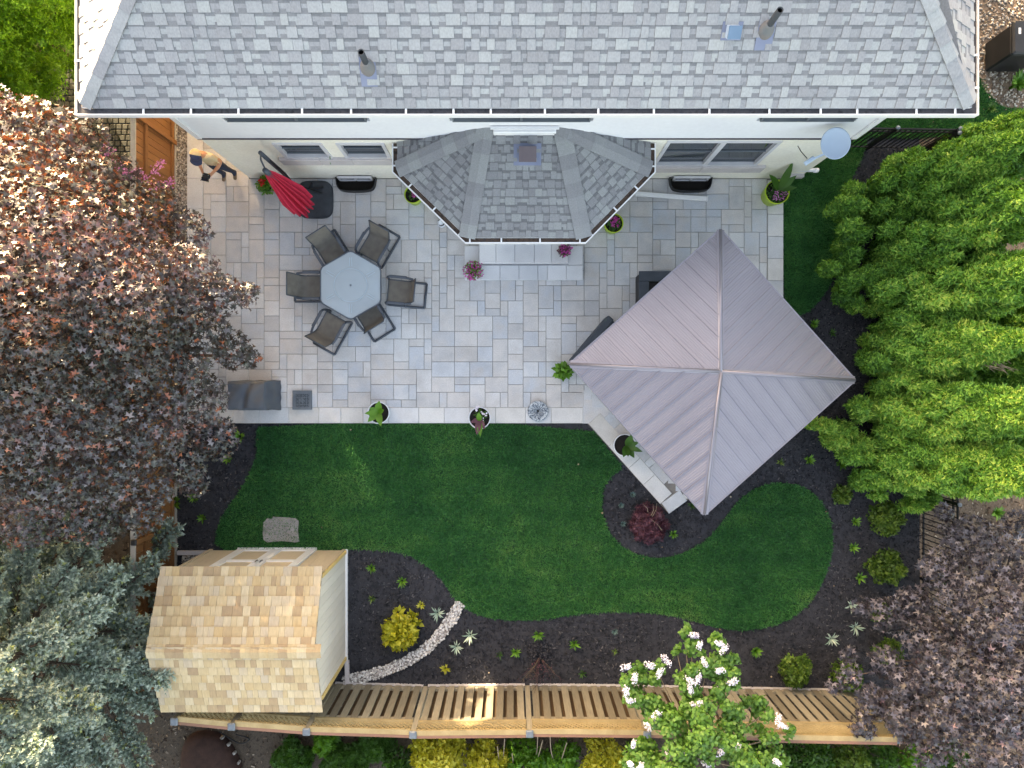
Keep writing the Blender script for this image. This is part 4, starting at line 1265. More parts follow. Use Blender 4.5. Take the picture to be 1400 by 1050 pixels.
# ------------------------------------------------------------------ dining table and six sling chairs
tc = P(479.5, 390, .74)
tab = thing('dining_table', (tc.x, tc.y, PT), 'hexagonal glass topped patio table in the middle of six chairs', 'table')
tr = .735
hexp = []
for i in range(6):
    a0 = math.radians(90 + 60 * i)
    for da in (-4.5, 0, 4.5):
        rr = tr * (.975 if da else .985) if da else tr * .99
        hexp.append((tc.x + rr * math.cos(a0 + math.radians(da)), tc.y + rr * math.sin(a0 + math.radians(da))))
gm_ = bpy.data.materials.new('frosted_glass'); gm_.use_nodes = True
nt = gm_.node_tree; pb = nt.nodes['Principled BSDF']
pb.inputs['Base Color'].default_value = lin(226, 236, 243); pb.inputs['Roughness'].default_value = .12; pb.inputs['IOR'].default_value = 1.5
tp_ = nt.nodes.new('ShaderNodeBsdfTransparent'); tp_.inputs[0].default_value = lin(205, 222, 230); mxs = nt.nodes.new('ShaderNodeMixShader'); mxs.inputs[0].default_value = .62
nt.links.new(pb.outputs[0], mxs.inputs[1]); nt.links.new(tp_.outputs[0], mxs.inputs[2]); nt.links.new(mxs.outputs[0], nt.nodes['Material Output'].inputs[0])
M['tglass'] = gm_
MB().prism(hexp, .742, .752).build('glass_top', M['tglass'], tab)
hp = hexp + [hexp[0], hexp[1]]
MB().sweep(hexp + [hexp[0]], [(0.012, .757), (.012, .728), (-.016, .728), (-.016, .757)]).build('rim', M['slate'], tab)
MB().lathe((tc.x, tc.y, .71), [(.345, 0), (.39, .0), (.39, .025), (.345, .025), (.345, 0)], 32).build('ring', M['basegrey'], tab, True)
for i in range(6):
    a0 = math.radians(90 + 60 * i); c, s = math.cos(a0), math.sin(a0)
    pts = [(tc.x + r_ * c, tc.y + r_ * s, z) for r_, z in ((.67, .705), (.56, .70), (.44, .66), (.40, .5), (.46, .3), (.55, PT + .01))]
    MB().tube(chaikin_open(pts, 1), .032, 8).build('leg', M['basegrey'], tab, True)
M['legmark'] = mat('glass_mark', [lin(150, 170, 184), lin(164, 184, 196)], 'noise', 6, rough=.5)  # marks laid on the glass stand for ring and legs beneath it
MB().lathe((tc.x, tc.y, .7525), [(.352, 0), (.352, .0012), (.364, .0012), (.364, 0)], 40).build('ring_mark', M['legmark'], tab)
for i in range(6):
    a0 = math.radians(90 + 60 * i); c, s = math.cos(a0), math.sin(a0)
    for o_ in (-.028, .028):
        MB().beam((tc.x + .41 * c - o_ * s, tc.y + .41 * s + o_ * c, .7530), (tc.x + .60 * c - o_ * .7 * s, tc.y + .60 * s + o_ * .7 * c, .7530), .010, .0012).build('leg_mark', M['legmark'], tab)
MB().lathe((tc.x, tc.y, .753), [(.022, 0), (.022, .004), (.001, .005)], 12).build('hole_plug', M['slate'], tab)

def make_chair(name, label):
    """sling chair, back towards +x, origin below the middle of the seat"""
    t = thing(name, (0, 0, 0), label, 'chair', 'sling chairs round the glass table')
    prof = chaikin_open([(-.27, .405), (-.24, .43), (-.10, .415), (.10, .395), (.20, .41), (.27, .52), (.335, .72), (.40, .935)], 2)
    b = MB(); n = len(prof); hw = .235
    for i in range(n):
        x, z = prof[i]
        for y, dz in ((-hw, .0), (-hw * .5, -.012), (0, -.016), (hw * .5, -.012), (hw, 0)):
            b.v.append(Vector((x, y, z + dz))); b.t.append(.5)
    for i in range(n - 1):
        for j in range(4):
            b.f.append((i * 5 + j, i * 5 + j + 1, (i + 1) * 5 + j + 1, (i + 1) * 5 + j)); b.m.append(0)
    me = b.mesh('sling', M['sling'], sm=True); link('sling', me, t)
    for s in (-1, 1):
        MB().tube([(x, s * (hw + .008), z) for x, z in prof], .013, 6).build('side_rail', M['slate'], t, True)
        # one bent tube: floor runner, front leg, armrest, down to the back rail
        lp = chaikin_open([(.52, s * .275, .02), (-.26, s * .275, .02), (-.31, s * .275, .06), (-.28, s * .28, .50), (-.25, s * .285, .615), (-.18, s * .285, .64), (.16, s * .285, .625), (.30, s * .26, .60)], 2)
        MB().tube(lp, .027, 7).build('side_frame', M['slate'], t, True)
        MB().cbox((-.03, s * .285, .648), (.38, .065, .022), .008).build('armrest', M['slate'], t)
        MB().tube([(.12, s * .25, .39), (.10, s * .275, .03)], .013, 6).build('brace', M['slate'], t, True)
    MB().tube([(.52, -.275, .02), (.52, .275, .02)], .027, 7).build('floor_bar', M['slate'], t, True)
    MB().tube([(.402, -.245, .945), (.402, .245, .945)], .014, 7).build('top_rail', M['slate'], t, True)
    MB().tube([(-.265, -.245, .40), (-.265, .245, .40)], .013, 7).build('front_rail', M['slate'], t, True)
    return t
spots = [((-4.79, 2.14), 180, 'brown sling patio chair on the left of the glass table'),
         ((-4.18, 3.24), 122, 'brown sling patio chair at the table nearest the umbrella base'),
         ((-2.83, 3.36), 60, 'brown sling patio chair at the table on the side nearest the bay'),
         ((-2.07, 2.00), -5, 'brown sling patio chair on the right, pulled out from the glass table'),
         ((-2.94, 1.20), -58, 'brown sling patio chair tucked under the lower right of the table'),
         ((-4.19, .90), -119, 'brown sling patio chair with a sunlit corner, lower left of the table')]
ch0 = make_chair('patio_chair', spots[0][2])
for i, (q, ang, lab) in enumerate(spots):
    c = ch0 if i == 0 else copy_tree(ch0)
    a = math.radians(ang)
    c.location = (q[0] - .402 * math.cos(a), q[1] - .402 * math.sin(a), PT)
    c.rotation_euler = (0, 0, a); c['label'] = lab

# ------------------------------------------------------------------ red cantilever umbrella, folded
ub = P(431, 273, .1)
um = thing('patio_umbrella', (ub.x, ub.y, PT), 'folded red cantilever umbrella with dark slab base by the wall', 'umbrella')
bpol = []
for i in range(48):
    th = 2 * math.pi * i / 48; c, s = math.cos(th), math.sin(th); e = .5
    bpol.append((ub.x + .40 * abs(c) ** e * (1 if c > 0 else -1), ub.y + .42 * abs(s) ** e * (1 if s > 0 else -1)))
b = MB()
n = len(bpol)
for z, k in ((PT, 1.0), (PT + .08, 1.0), (PT + .11, .95), (PT + .115, .6), (PT + .12, .2)):
    b.v += [Vector((ub.x + (x - ub.x) * k, ub.y + (y - ub.y) * k, z)) for x, y in bpol]; b.t += [.5] * n
for r_ in range(4):
    for i in range(n):
        j = (i + 1) % n; b.f.append((r_ * n + i, r_ * n + j, (r_ + 1) * n + j, (r_ + 1) * n + i)); b.m.append(0)
b.f.append(tuple(4 * n + i for i in range(n))); b.m.append(0)
b.build('base', M['basegrey'], um, True)
pb_ = P(407, 262, .12); pt_ = P(357, 210, 2.45)
MB().tube([pb_, (pt_.x + .02, pt_.y, 1.2), (pt_.x, pt_.y, 2.50)], .042, 10).build('pole', M['slate'], um, True)
MB().tube([pb_ + Vector((.09, -.03, 0)), Vector((pt_.x + .10, pt_.y - .05, 1.5)), Vector((pt_.x + .05, pt_.y - .02, 2.1))], .022, 8).build('strut', M['black'], um, True)
MB().lathe((pb_.x, pb_.y, .13), [(.10, 0), (.10, .04), (.06, .10), (.05, .18)], 14).build('socket', M['black'], um, True)
for k, (a, l) in enumerate(((.2, .34), (1.3, .3), (2.6, .28), (-.6, .36))):
    MB().beam((ub.x - .12, ub.y + .22, PT + .13), (ub.x - .12 + l * math.cos(a), ub.y + .22 + l * .5 * math.sin(a), PT + .15), .03, .03).build('cross_foot', M['black'], um)
ct = P(366, 236, 2.78); cb = P(414, 281, .75)
MB().tube([Vector((pt_.x, pt_.y, 2.48)), Vector(((pt_.x + ct.x) / 2, (pt_.y + ct.y) / 2, 2.80)), Vector((ct.x, ct.y, 2.86))], .016, 8).build('arm', M['slate'], um, True)
MB().tube([Vector((ct.x, ct.y, 2.62)), Vector((ct.x, ct.y, 2.92))], [.060, .052], 12).build('crown_cap', M['slate'], um, True)
# cloth hangs in narrow pleats round the axis
def pleats(nfold, nz, r0, r1):
    b = MB(); m_ = nfold * 4; ru = random.Random(8)
    ph = [ru.uniform(.75, 1.25) for _ in range(nfold)]; ln = [ru.uniform(-.12, .12) for _ in range(nfold)]
    for k in range(nz + 1):
        t = k / nz; ax_ = ct.lerp(cb, t)
        rad = .05 + (r1 - .05) * min(1, t * 1.5) ** .8
        for j in range(m_):
            f = j // 4; w_ = (.15, 1.05, 1.0, .15)[j % 4]
            th = 2 * math.pi * j / m_
            z = ax_.z - (ln[f] if t > .9 else ln[f] * t * .3)
            rr = rad * (.45 + .62 * w_ * ph[f])
            b.v.append(Vector((ax_.x + rr * math.cos(th), ax_.y + rr * math.sin(th), z + .02 * math.sin(9 * t + f)))); b.t.append(.5)
    for k in range(nz):
        for j in range(m_):
            i = (j + 1) % m_
            b.f.append((k * m_ + j, k * m_ + i, (k + 1) * m_ + i, (k + 1) * m_ + j)); b.m.append(0)
    return b
pleats(13, 12, .1, .24).build('canopy', M['red'], um)
for k in range(8):
    th = k * math.pi / 4 + .2
    MB().tube([ct + Vector((.05 * math.cos(th), .05 * math.sin(th), -.1)), cb + Vector((.13 * math.cos(th), .13 * math.sin(th), .02))], .01, 5).build('rib', M['slate'], um)

# ------------------------------------------------------------------ pots
def pot_body(t, c, r, h, mt, soilz=.86, wall=.018, flare=.80):
    MB().lathe(c, [(r * flare * .92, 0), (r * flare, .01), (r * .97, h * .86), (r, h * .88), (r, h), (r - wall, h), (r - wall - .005, h * .8), (r * .6, h * .75)], 32).build('pot', mt, t, True)
    MB().lathe(c, [(r - wall - .004, h * soilz), (r * .5, h * soilz + .01), (.001, h * soilz + .012)], 24).build('soil', M['soil'], t, True)
def tuft(parent, c, r, h, n, mt, size, tpl=T_OVAL, name='foliage', up=.5, flat=1.0, tone0=.0):
    c = np.array(c, float)
    d = rand_dirs(n); d[:, 2] = np.abs(d[:, 2])
    rr = RNG.random(n) ** .5
    pos = c + d * rr[:, None] * np.array([r, r, h])
    nor = nrm(d * .5 + np.array([0, 0, up]) + RNG.normal(size=d.shape) * .45)
    return leaf_mesh(name, mt, parent, pos, nor, nrm(d * np.array([1, 1, .3]) + RNG.normal(size=d.shape) * .3), size * (.7 + .6 * RNG.random(n)), np.clip(tone0 + .25 * rr + .6 * RNG.random(n) * (1 - tone0), 0, 1), tpl, 'stuff')
def big_leaves(parent, c, specs, mt, zlift=.1):
    """separate broad leaves: (angle, length, width, tilt)"""
    c = Vector(c)
    for ang, L, W, tilt in specs:
        a = math.radians(ang); d = Vector((math.cos(a), math.sin(a), 0)); s = Vector((-d.y, d.x, 0))
        b = MB(); n = 7
        for i in range(n):
            t = i / (n - 1); w = W * math.sin(math.pi * (.06 + .94 * t) ** .8) * .5 + .002
            p = c + d * (L * t) + Vector((0, 0, zlift * 1.0 + tilt * L * t - L * .5 * t * t * .7))
            b.v += [p + s * w + Vector((0, 0, .18 * w)), p - Vector((0, 0, .06 * w)), p - s * w + Vector((0, 0, .18 * w))]; b.t += [.4 + .3 * random.random()] * 3
        for i in range(n - 1):
            for j in range(2): b.f.append((i * 3 + j, i * 3 + j + 1, i * 3 + j + 4, i * 3 + j + 3)); b.m.append(0)
        b.build('leaf', mt, parent, True, tone=True)
def pot(px, py, r, h, mt, label, z=PT, cat='flower pot'):
    c = P(px, py, z + h * .6); c.z = z
    t = thing('flower_pot', c, label, cat)
    pot_body(t, c, r, h, mt)
    return t, c
t, c = pot(566, 268, .20, .34, M['lime'], 'lime green pot with pink flowers at the left of the bay')
tuft(t, c + Vector((0, 0, .30)), .12, .10, 120, M['deep'], .05); tuft(t, c + Vector((.03, 0, .36)), .07, .06, 60, M['magenta'], .04, T_ROUND, 'flower')
t, c = pot(838, 307, .215, .36, M['lime'], 'lime green pot with purple flowers at the right of the bay')
tuft(t, c + Vector((0, 0, .31)), .17, .10, 200, M['deep'], .06); tuft(t, c + Vector((.02, .02, .38)), .11, .06, 70, M['magenta'], .05, T_ROUND, 'flower')
t, c = pot(1059, 265, .27, .42, M['lime'], 'largest lime green pot, tall leaves and pale pink flowers, at the wall corner')
tuft(t, c + Vector((0, -.02, .37)), .21, .09, 260, M['deep'], .06); tuft(t, c + Vector((.03, -.05, .44)), .17, .06, 90, M['pink'], .035, T_ROUND, 'flower')
big_leaves(t, c + Vector((0, .02, .40)), [(150, .42, .17, 1.3), (80, .45, .17, 1.6), (40, .36, .15, 1.1), (0, .34, .13, .8)], M['deep'])
t, c = pot(365, 255, .17, .26, M['potterra'], 'stone coloured pot with red flowers beneath the folded umbrella')
tuft(t, c + Vector((0, 0, .22)), .20, .16, 260, M['green'], .07); tuft(t, c + Vector((-.02, .02, .40)), .06, .04, 40, M['redpetal'], .05, T_ROUND, 'flower')
t, c = pot(647, 370, .13, .2, M['potterra'], 'pot overflowing with magenta flowers on the lower step', .2)
tuft(t, c + Vector((0, 0, .16)), .20, .16, 320, M['green'], .05); tuft(t, c + Vector((0, -.01, .18)), .23, .16, 220, M['magenta'], .042, T_ROUND, 'flower')
t, c = pot(771, 343, .12, .2, M['potterra'], 'small pot with dark foliage and pink flowers on the upper step', .4)
tuft(t, c + Vector((0, 0, .17)), .14, .12, 220, M['japmaple'], .05); tuft(t, c + Vector((.02, 0, .22)), .13, .10, 46, M['magenta'], .05, T_ROUND, 'flower')
t, c = pot(519, 564, .245, .36, M['potwhite'], 'white pot with broad green leaves on the lawn edge of the patio')
big_leaves(t, c + Vector((.02, .02, .36)), [(78, .26, .16, 1.0), (185, .27, .12, .9), (225, .30, .15, .7), (285, .32, .15, .7), (150, .20, .13, .9), (20, .16, .12, 1.3)], M['green'])
t, c = pot(656, 571, .245, .36, M['potwhite'], 'white pot with bronze and green leaves on the lawn edge of the patio')
big_leaves(t, c + Vector((0, -.02, .36)), [(262, .34, .14, .8), (300, .25, .12, .7), (200, .2, .1, .9)], M['japmaple']); big_leaves(t, c + Vector((0, -.06, .38)), [(275, .34, .12, .75), (90, .2, .12, 1.2)], M['green'])
tuft(t, c + Vector((.03, .06, .36)), .13, .08, 90, M['deep'], .06); tuft(t, c + Vector((.07, .05, .42)), .10, .05, 30, M['bloom'], .045, T_ROUND, 'flower'); tuft(t, c + Vector((-.05, .22, .42)), .04, .04, 14, M['bloom'], .045, T_ROUND, 'flower')
t, c = pot(853, 608, .25, .36, M['potwhite'], 'pale blue white pot with broad leaves on the diagonal gazebo edge')
big_leaves(t, c + Vector((.02, .0, .36)), [(75, .28, .16, 1.2), (250, .26, .15, .7), (300, .30, .15, .7), (20, .26, .12, .9), (340, .34, .12, .8), (270, .22, .13, 1.2)], M['deep'])
t, c = pot(770, 507, .12, .22, M['potterra'], 'bushy green potted plant at the left corner of the gazebo')
tuft(t, c + Vector((0, 0, .2)), .15, .2, 110, M['green'], .13, T_OVAL)

# ------------------------------------------------------------------ covered grill, iron grate, round stone
g0 = P(338, 541, .9)
gr = thing('covered_grill', (g0.x + .15, g0.y, PT), 'barbecue grill under a crumpled grey cover beneath the maple', 'grill')
cx, cy = g0.x, g0.y
b = MB(); ru = random.Random(4); nu, nv = 34, 22; hx, hy, Hh = .43, .32, 1.02
idx = {}
for i in range(nu + 1):
    for j in range(nv + 1):
        u = i / nu * 2 - 1; v = j / nv * 2 - 1
        m_ = max(abs(u), abs(v))
        if m_ < .62:
            s = m_ / .62; x, y, z = u / .62 * hx * .93, v / .62 * hy * .9, Hh - .03 * s ** 3
            z += .06 * math.exp(-((x - .08) ** 2) / .01) * .5 - .05 * math.exp(-((x - .0 - .3 * y) ** 2) / .006)
        else:
            t = (m_ - .62) / .38; f = .93 + .10 * t
            x, y, z = u / m_ * hx * f, v / m_ * hy * (f + .02), Hh - .03 - (Hh - .06) * t
            x += .007 * math.sin(v * 9 + t * 3); y += .007 * math.sin(u * 10 + 2 * t)
        z += .012 * math.sin(7 * x + 11 * y) + .008 * math.sin(19 * x - 13 * y)
        idx[(i, j)] = len(b.v); b.v.append(Vector((cx + x, cy + y, max(PT + .02, z)))); b.t.append(.5)
for i in range(nu):
    for j in range(nv): b.f.append((idx[i, j], idx[i + 1, j], idx[i + 1, j + 1], idx[i, j + 1])); b.m.append(0)
b.build('cover', M['cover'], gr)
for sx in (-1, 1):
    for sy in (-1, 1): MB().lathe((cx + sx * .34, cy + sy * .24, PT + .03), [(.03, -.02), (.035, 0), (.03, .02)], 10, close=True).build('wheel', M['black'], gr)
MB().box((cx, cy, .5), (.7, .46, .7)).build('cabinet', M['ironblack'], gr)
gg = P(413, 547, PT + .05)
t = thing('iron_grate', (gg.x, gg.y, PT), 'square grey metal drain grate with cut out pattern at the patio edge', 'grate')
w = .215
f = MB()
for a, b_, s1, s2 in ((0, w - .03, 2 * w, .06), (0, -w + .03, 2 * w, .06), (-w + .03, 0, .06, 2 * w - .12), (w - .03, 0, .06, 2 * w - .12)):
    f.box((gg.x + a, gg.y + b_, PT + .035), (s1, s2, .05))
f.build('frame', M['iron'], t)
pl = MB(); N_ = 15; cs = 2 * (w - .06) / N_
for i in range(N_):
    for j in range(N_):
        dxy = (abs(i - 7), abs(j - 7)); hole = (i % 2 == 1 and j % 2 == 1 and (dxy[0] + dxy[1]) % 4 in (0, 2) and not (dxy[0] < 2 and dxy[1] < 2)) or (i % 4 == 2 and j % 4 == 0)
        if not hole: pl.box((gg.x - w + .06 + (i + .5) * cs, gg.y - w + .06 + (j + .5) * cs, PT + .042), (cs, cs, .02))
pl.build('pierced_plate', M['iron'], t)
MB().box((gg.x, gg.y, PT + .018), (2 * w - .13, 2 * w - .13, .012)).build('sump', M['blackhole'], t)
MB().lathe((gg.x, gg.y, PT + .053), [(.05, 0), (.05, .004), (.03, .006), (.03, .0)], 14).build('boss', M['iron'], t)
rr = P(735.5, 562, PT + .08)
t = thing('round_stone', (rr.x, rr.y, PT), 'round mottled blue grey disc on the patio edge near the lawn', 'stone disc')
MB().lathe((rr.x, rr.y, PT), [(.225, 0), (.235, .03), (.235, .07), (.215, .085), (.20, .085), (.18, .078), (.03, .082), (.022, .05)], 36).build('disc', M['mosaic'], t, True)
for i in range(16):
    th = 2 * math.pi * i / 16
    MB().beam((rr.x + .05 * math.cos(th), rr.y + .05 * math.sin(th), PT + .083), (rr.x + .17 * math.cos(th), rr.y + .17 * math.sin(th), PT + .082), .016, .008).build('spoke', M['iron'], t)
MB().lathe((rr.x, rr.y, PT + .05), [(.024, .0), (.022, .045), (.001, .046)], 10).build('knob', M['black'], t)
# ------------------------------------------------------------------ garden shed
SX0, SX1, SY0, SY1 = -6.86, -3.76, -6.24, -3.76
shed = thing('garden_shed', ((SX0 + SX1) / 2, (SY0 + SY1) / 2, 0), 'small shed with honey coloured cedar shingle roof and white framed doors', 'shed')
ZE, ZR, YR = 2.05, 2.60, -5.06
YF, YB = -3.62, -6.42
MB().box(((SX0 + SX1) / 2, (SY0 + SY1) / 2, 1.0), (SX1 - SX0 - .10, SY1 - SY0 - .10, 1.98)).build('core', M['shedwall'], shed)
dx0, dx1 = -6.16, -4.48
def zroof(y): return ZE + (ZR - ZE) * (1 - abs(y - YR) / (YF - YR)) - .05
x = SX0
k = 0
def board_y(x0, x1, y, mt):
    MB().box(((x0 + x1) / 2, y, 1.02), (x1 - x0 - .006, .03, 1.96)).build('wall_board', mt, shed)
n = 4
for a, b, cnt in ((SX0 + .05, dx0 - .06, 3), (dx1 + .06, SX1 - .05, 3)):
    for i in range(cnt): board_y(a + (b - a) * i / cnt, a + (b - a) * (i + 1) / cnt, SY1 - .02, M['shedwall'])
nb_ = 12
for sx, xx in ((1, SX1 - .02), (-1, SX0 + .02)):
    for i in range(nb_):
        y0 = SY0 + .05 + (SY1 - SY0 - .10) * i / nb_; y1 = SY0 + .05 + (SY1 - SY0 - .10) * (i + 1) / nb_
        za, zb = zroof(y0), zroof(y1)
        b = MB(); h = .015; g = .003
        vs = [(xx + dx_, y, z) for dx_ in (-h, h) for (y, z) in ((y0 + g, .04), (y1 - g, .04), (y1 - g, zb), (y0 + g, za))]
        b.add(vs, [(3, 2, 1, 0), (4, 5, 6, 7), (0, 1, 5, 4), (1, 2, 6, 5), (2, 3, 7, 6), (3, 0, 4, 7)])
        b.build('wall_board', M['shedside'], shed)
for i in range(12): 
    a = SX0 + .05 + (SX1 - SX0 - .1) * i / 12; b = SX0 + .05 + (SX1 - SX0 - .1) * (i + 1) / 12
    board_y(a, b, SY0 + .02, M['shedside'])
for xx in (SX0, SX1):
    for yy in (SY0, SY1):
        s1 = 1 if xx == SX1 else -1; s2 = 1 if yy == SY1 else -1
        MB().box((xx + s1 * .006, yy - s2 * .035, 1.02), (.03, .075, 1.98)).build('corner_trim', M['shedtrim'], shed)
        MB().box((xx - s1 * .045, yy + s2 * .006, 1.02), (.075, .03, 1.98)).build('corner_trim', M['shedwall'], shed)
MB().box((SX1 + .012, (SY0 + SY1) / 2, .03), (.05, SY1 - SY0 + .04, .07)).build('base_trim', M['white'], shed)
for i in (0, 1):
    a = dx0 + (dx1 - dx0) * i / 2 + .005; b = dx0 + (dx1 - dx0) * (i + 1) / 2 - .005
    d = MB(); yy = SY1 + .002
    for xx in (a + .06, b - .06): d.box((xx, yy, 1.0), (.12, .05, 1.90))
    for zz in (.09, 1.02, 1.90): d.box(((a + b) / 2, yy, zz), (b - a - .242, .046, .12))
    dr = d.build('door', M['white'], shed)
    for z0, z1 in ((.14, .97), (1.07, 1.85)):
        MB().box(((a + b) / 2, SY1 - .012, (z0 + z1) / 2), (b - a - .242, .02, z1 - z0)).build('door_panel', M['shedwall'], dr)
    hx_ = b - .045 if i == 0 else a + .045
    MB().tube([(hx_, yy + .035, 1.08), (hx_, yy + .05, 1.12), (hx_, yy + .05, 1.2), (hx_, yy + .035, 1.24)], .009, 6).build('handle', M['ironblack'], dr)
for xx in (dx0 - .03, dx1 + .03): MB().box((xx, SY1 + .004, 1.0), (.05, .04, 1.96)).build('door_jamb', M['white'], shed)
MB().box(((dx0 + dx1) / 2, SY1 + .02, .02), (dx1 - dx0 + .12, .07, .04)).build('door_sill', M['white'], shed)
rfm = MB()
rfm.add([(SX0 - .03, YF, ZE - .02), (SX1 + .02, YF, ZE - .02), (SX1 + .02, YR, ZR - .02), (SX0 - .03, YR, ZR - .02), (SX0 - .03, YB, ZE - .02), (SX1 + .02, YB, ZE - .02)], [(0, 1, 2, 3), (3, 2, 5, 4)])
rfm.add([(SX0 - .03, YF, ZE - .05), (SX1 + .02, YF, ZE - .05), (SX1 + .02, YR, ZR - .05), (SX0 - .03, YR, ZR - .05), (SX0 - .03, YB, ZE - .05), (SX1 + .02, YB, ZE - .05)], [(3, 2, 1, 0), (4, 5, 2, 3)])
rfm.add([(SX0 - .03, YF, ZE - .02), (SX1 + .02, YF, ZE - .02), (SX1 + .02, YF, ZE - .05), (SX0 - .03, YF, ZE - .05)], [(3, 2, 1, 0)])
M['cedarboard'] = mat('roof_sheathing', [lin(104, 76, 52), lin(120, 90, 62)], 'noise', 5, rough=.9)
sroof = rfm.build('roof', M['cedarboard'], shed)
CU = ([(0, 0, 0), (1, 0, 0), (1, 1, -.001), (0, 1, -.001), (0, 0, .034), (1, 0, .034), (1, 1, .006), (0, 1, .006)],
      [(4, 5, 6, 7), (0, 1, 5, 4), (1, 2, 6, 5), (3, 0, 4, 7)], [0, 1, 0, 0])
M['cedaredge'] = mat('cedar_end_grain', [lin(108, 78, 52), lin(132, 98, 66)], 'noise', 9, rough=.9)
M['cedarunder'] = mat('cedar_underlay', lin(92, 66, 44), rough=.95)
cme = mesh_from('shingle', CU[0], CU[1], [M['cedar'], M['cedaredge']], CU[2])
rc = random.Random(21)
sp_ = []
for side in (0, 1):
    s = 1 if side == 0 else -1
    v = Vector((0, -(YF - YR) * s, ZR - ZE)).normalized()
    u = Vector((s, 0, 0)); n = u.cross(v).normalized()
    if n.z < 0: n = -n
    y0 = YF if side == 0 else YB
    O = Vector((SX0 - .05 if side == 0 else SX1 + .035, y0 + .02 * s, ZE - .012))
    Lx = SX1 - SX0 + .085; H = Vector((0, YF - YR, ZR - ZE)).length + .01
    ex = .1865
    nr = int(H / ex) + 1
    for r_ in range(nr):
        off = rc.uniform(-.010, .010) if r_ else 0
        x = off
        while x < Lx + off - .02:
            w = rc.choice((.09, .11, .13, .15, .17, .20))
            if x + w > Lx + off - .06: w = Lx + off - x
            L = min(ex * 1.5, H - r_ * ex + .03)
            Mx = frame(u * (w - .004), v * L, n, O + u * x + v * (r_ * ex + rc.uniform(-.002, .002)) + n * (.008 + rc.uniform(0, .003)))
            sp_.append((w, Mx)); x += w
sp_.sort(key=lambda q: -q[0])
rest = MB()
for i, (w, Mx) in enumerate(sp_):
    if i < 300: place('shingle', cme, Mx, sroof)
    else: b0_ = len(rest.m); rest.add([Mx @ Vector(q) for q in CU[0]], CU[1], 0, rc.random()); rest.m[b0_:] = CU[2]
if rest.v:
    M['cedar_a'] = mat('cedar_shingle_joined', CD, 'attr', 9, .10, .8, fine=.10, fscale=30, bump=.35, bscale=70, stretch=(1, .12, 1))
    o = rest.build('shingle_field', [M['cedar_a'], M['cedaredge']], sroof, tone=True); o['kind'] = 'stuff'
# ridge: bent cap pieces overlapping along the ridge
rw = .13; sl_ = (ZR - ZE) / (YF - YR)
vs = []
for xx, e in ((0, .030), (.27, .012)):
    for yy in (rw, 0, -rw):
        vs.append((xx, yy, e - abs(yy) * sl_)); vs.append((xx, yy, e - .018 - abs(yy) * sl_))
capme = mesh_from('ridge_cap', vs, [(0, 6, 8, 2), (2, 8, 10, 4), (0, 2, 3, 1), (2, 4, 5, 3), (0, 1, 7, 6), (4, 10, 11, 5)], M['cedar'])
x = SX0 - .05
while x < SX1 - .1:
    place('ridge_cap', capme, Matrix.Translation((x, YR, ZR + .012)), sroof); x += .178
o = MB().box(P(403, 963, 2.08) + Vector((0, 0, .03)), (.085, .11, .006), M=Matrix((Vector((1, 0, 0)), Vector((0, 1, sl_)).normalized(), Vector((0, -sl_, 1)).normalized())).transposed())
o.build('dark_shingle', M['slate'], sroof)
# pale edging along the shed
for a, b, lab in ((P(244, 755), P(288, 755), 'pale timber edging at the left front corner of the shed'), (P(475, 902), P(476, 938), 'short pale timber edging at the back right corner of the shed')):
    o = MB(); o.beam(a + Vector((0, 0, .04)), b + Vector((0, 0, .04)), .09, .10); setp(o.build('timber_edging', M['sill']), lab, 'edging')

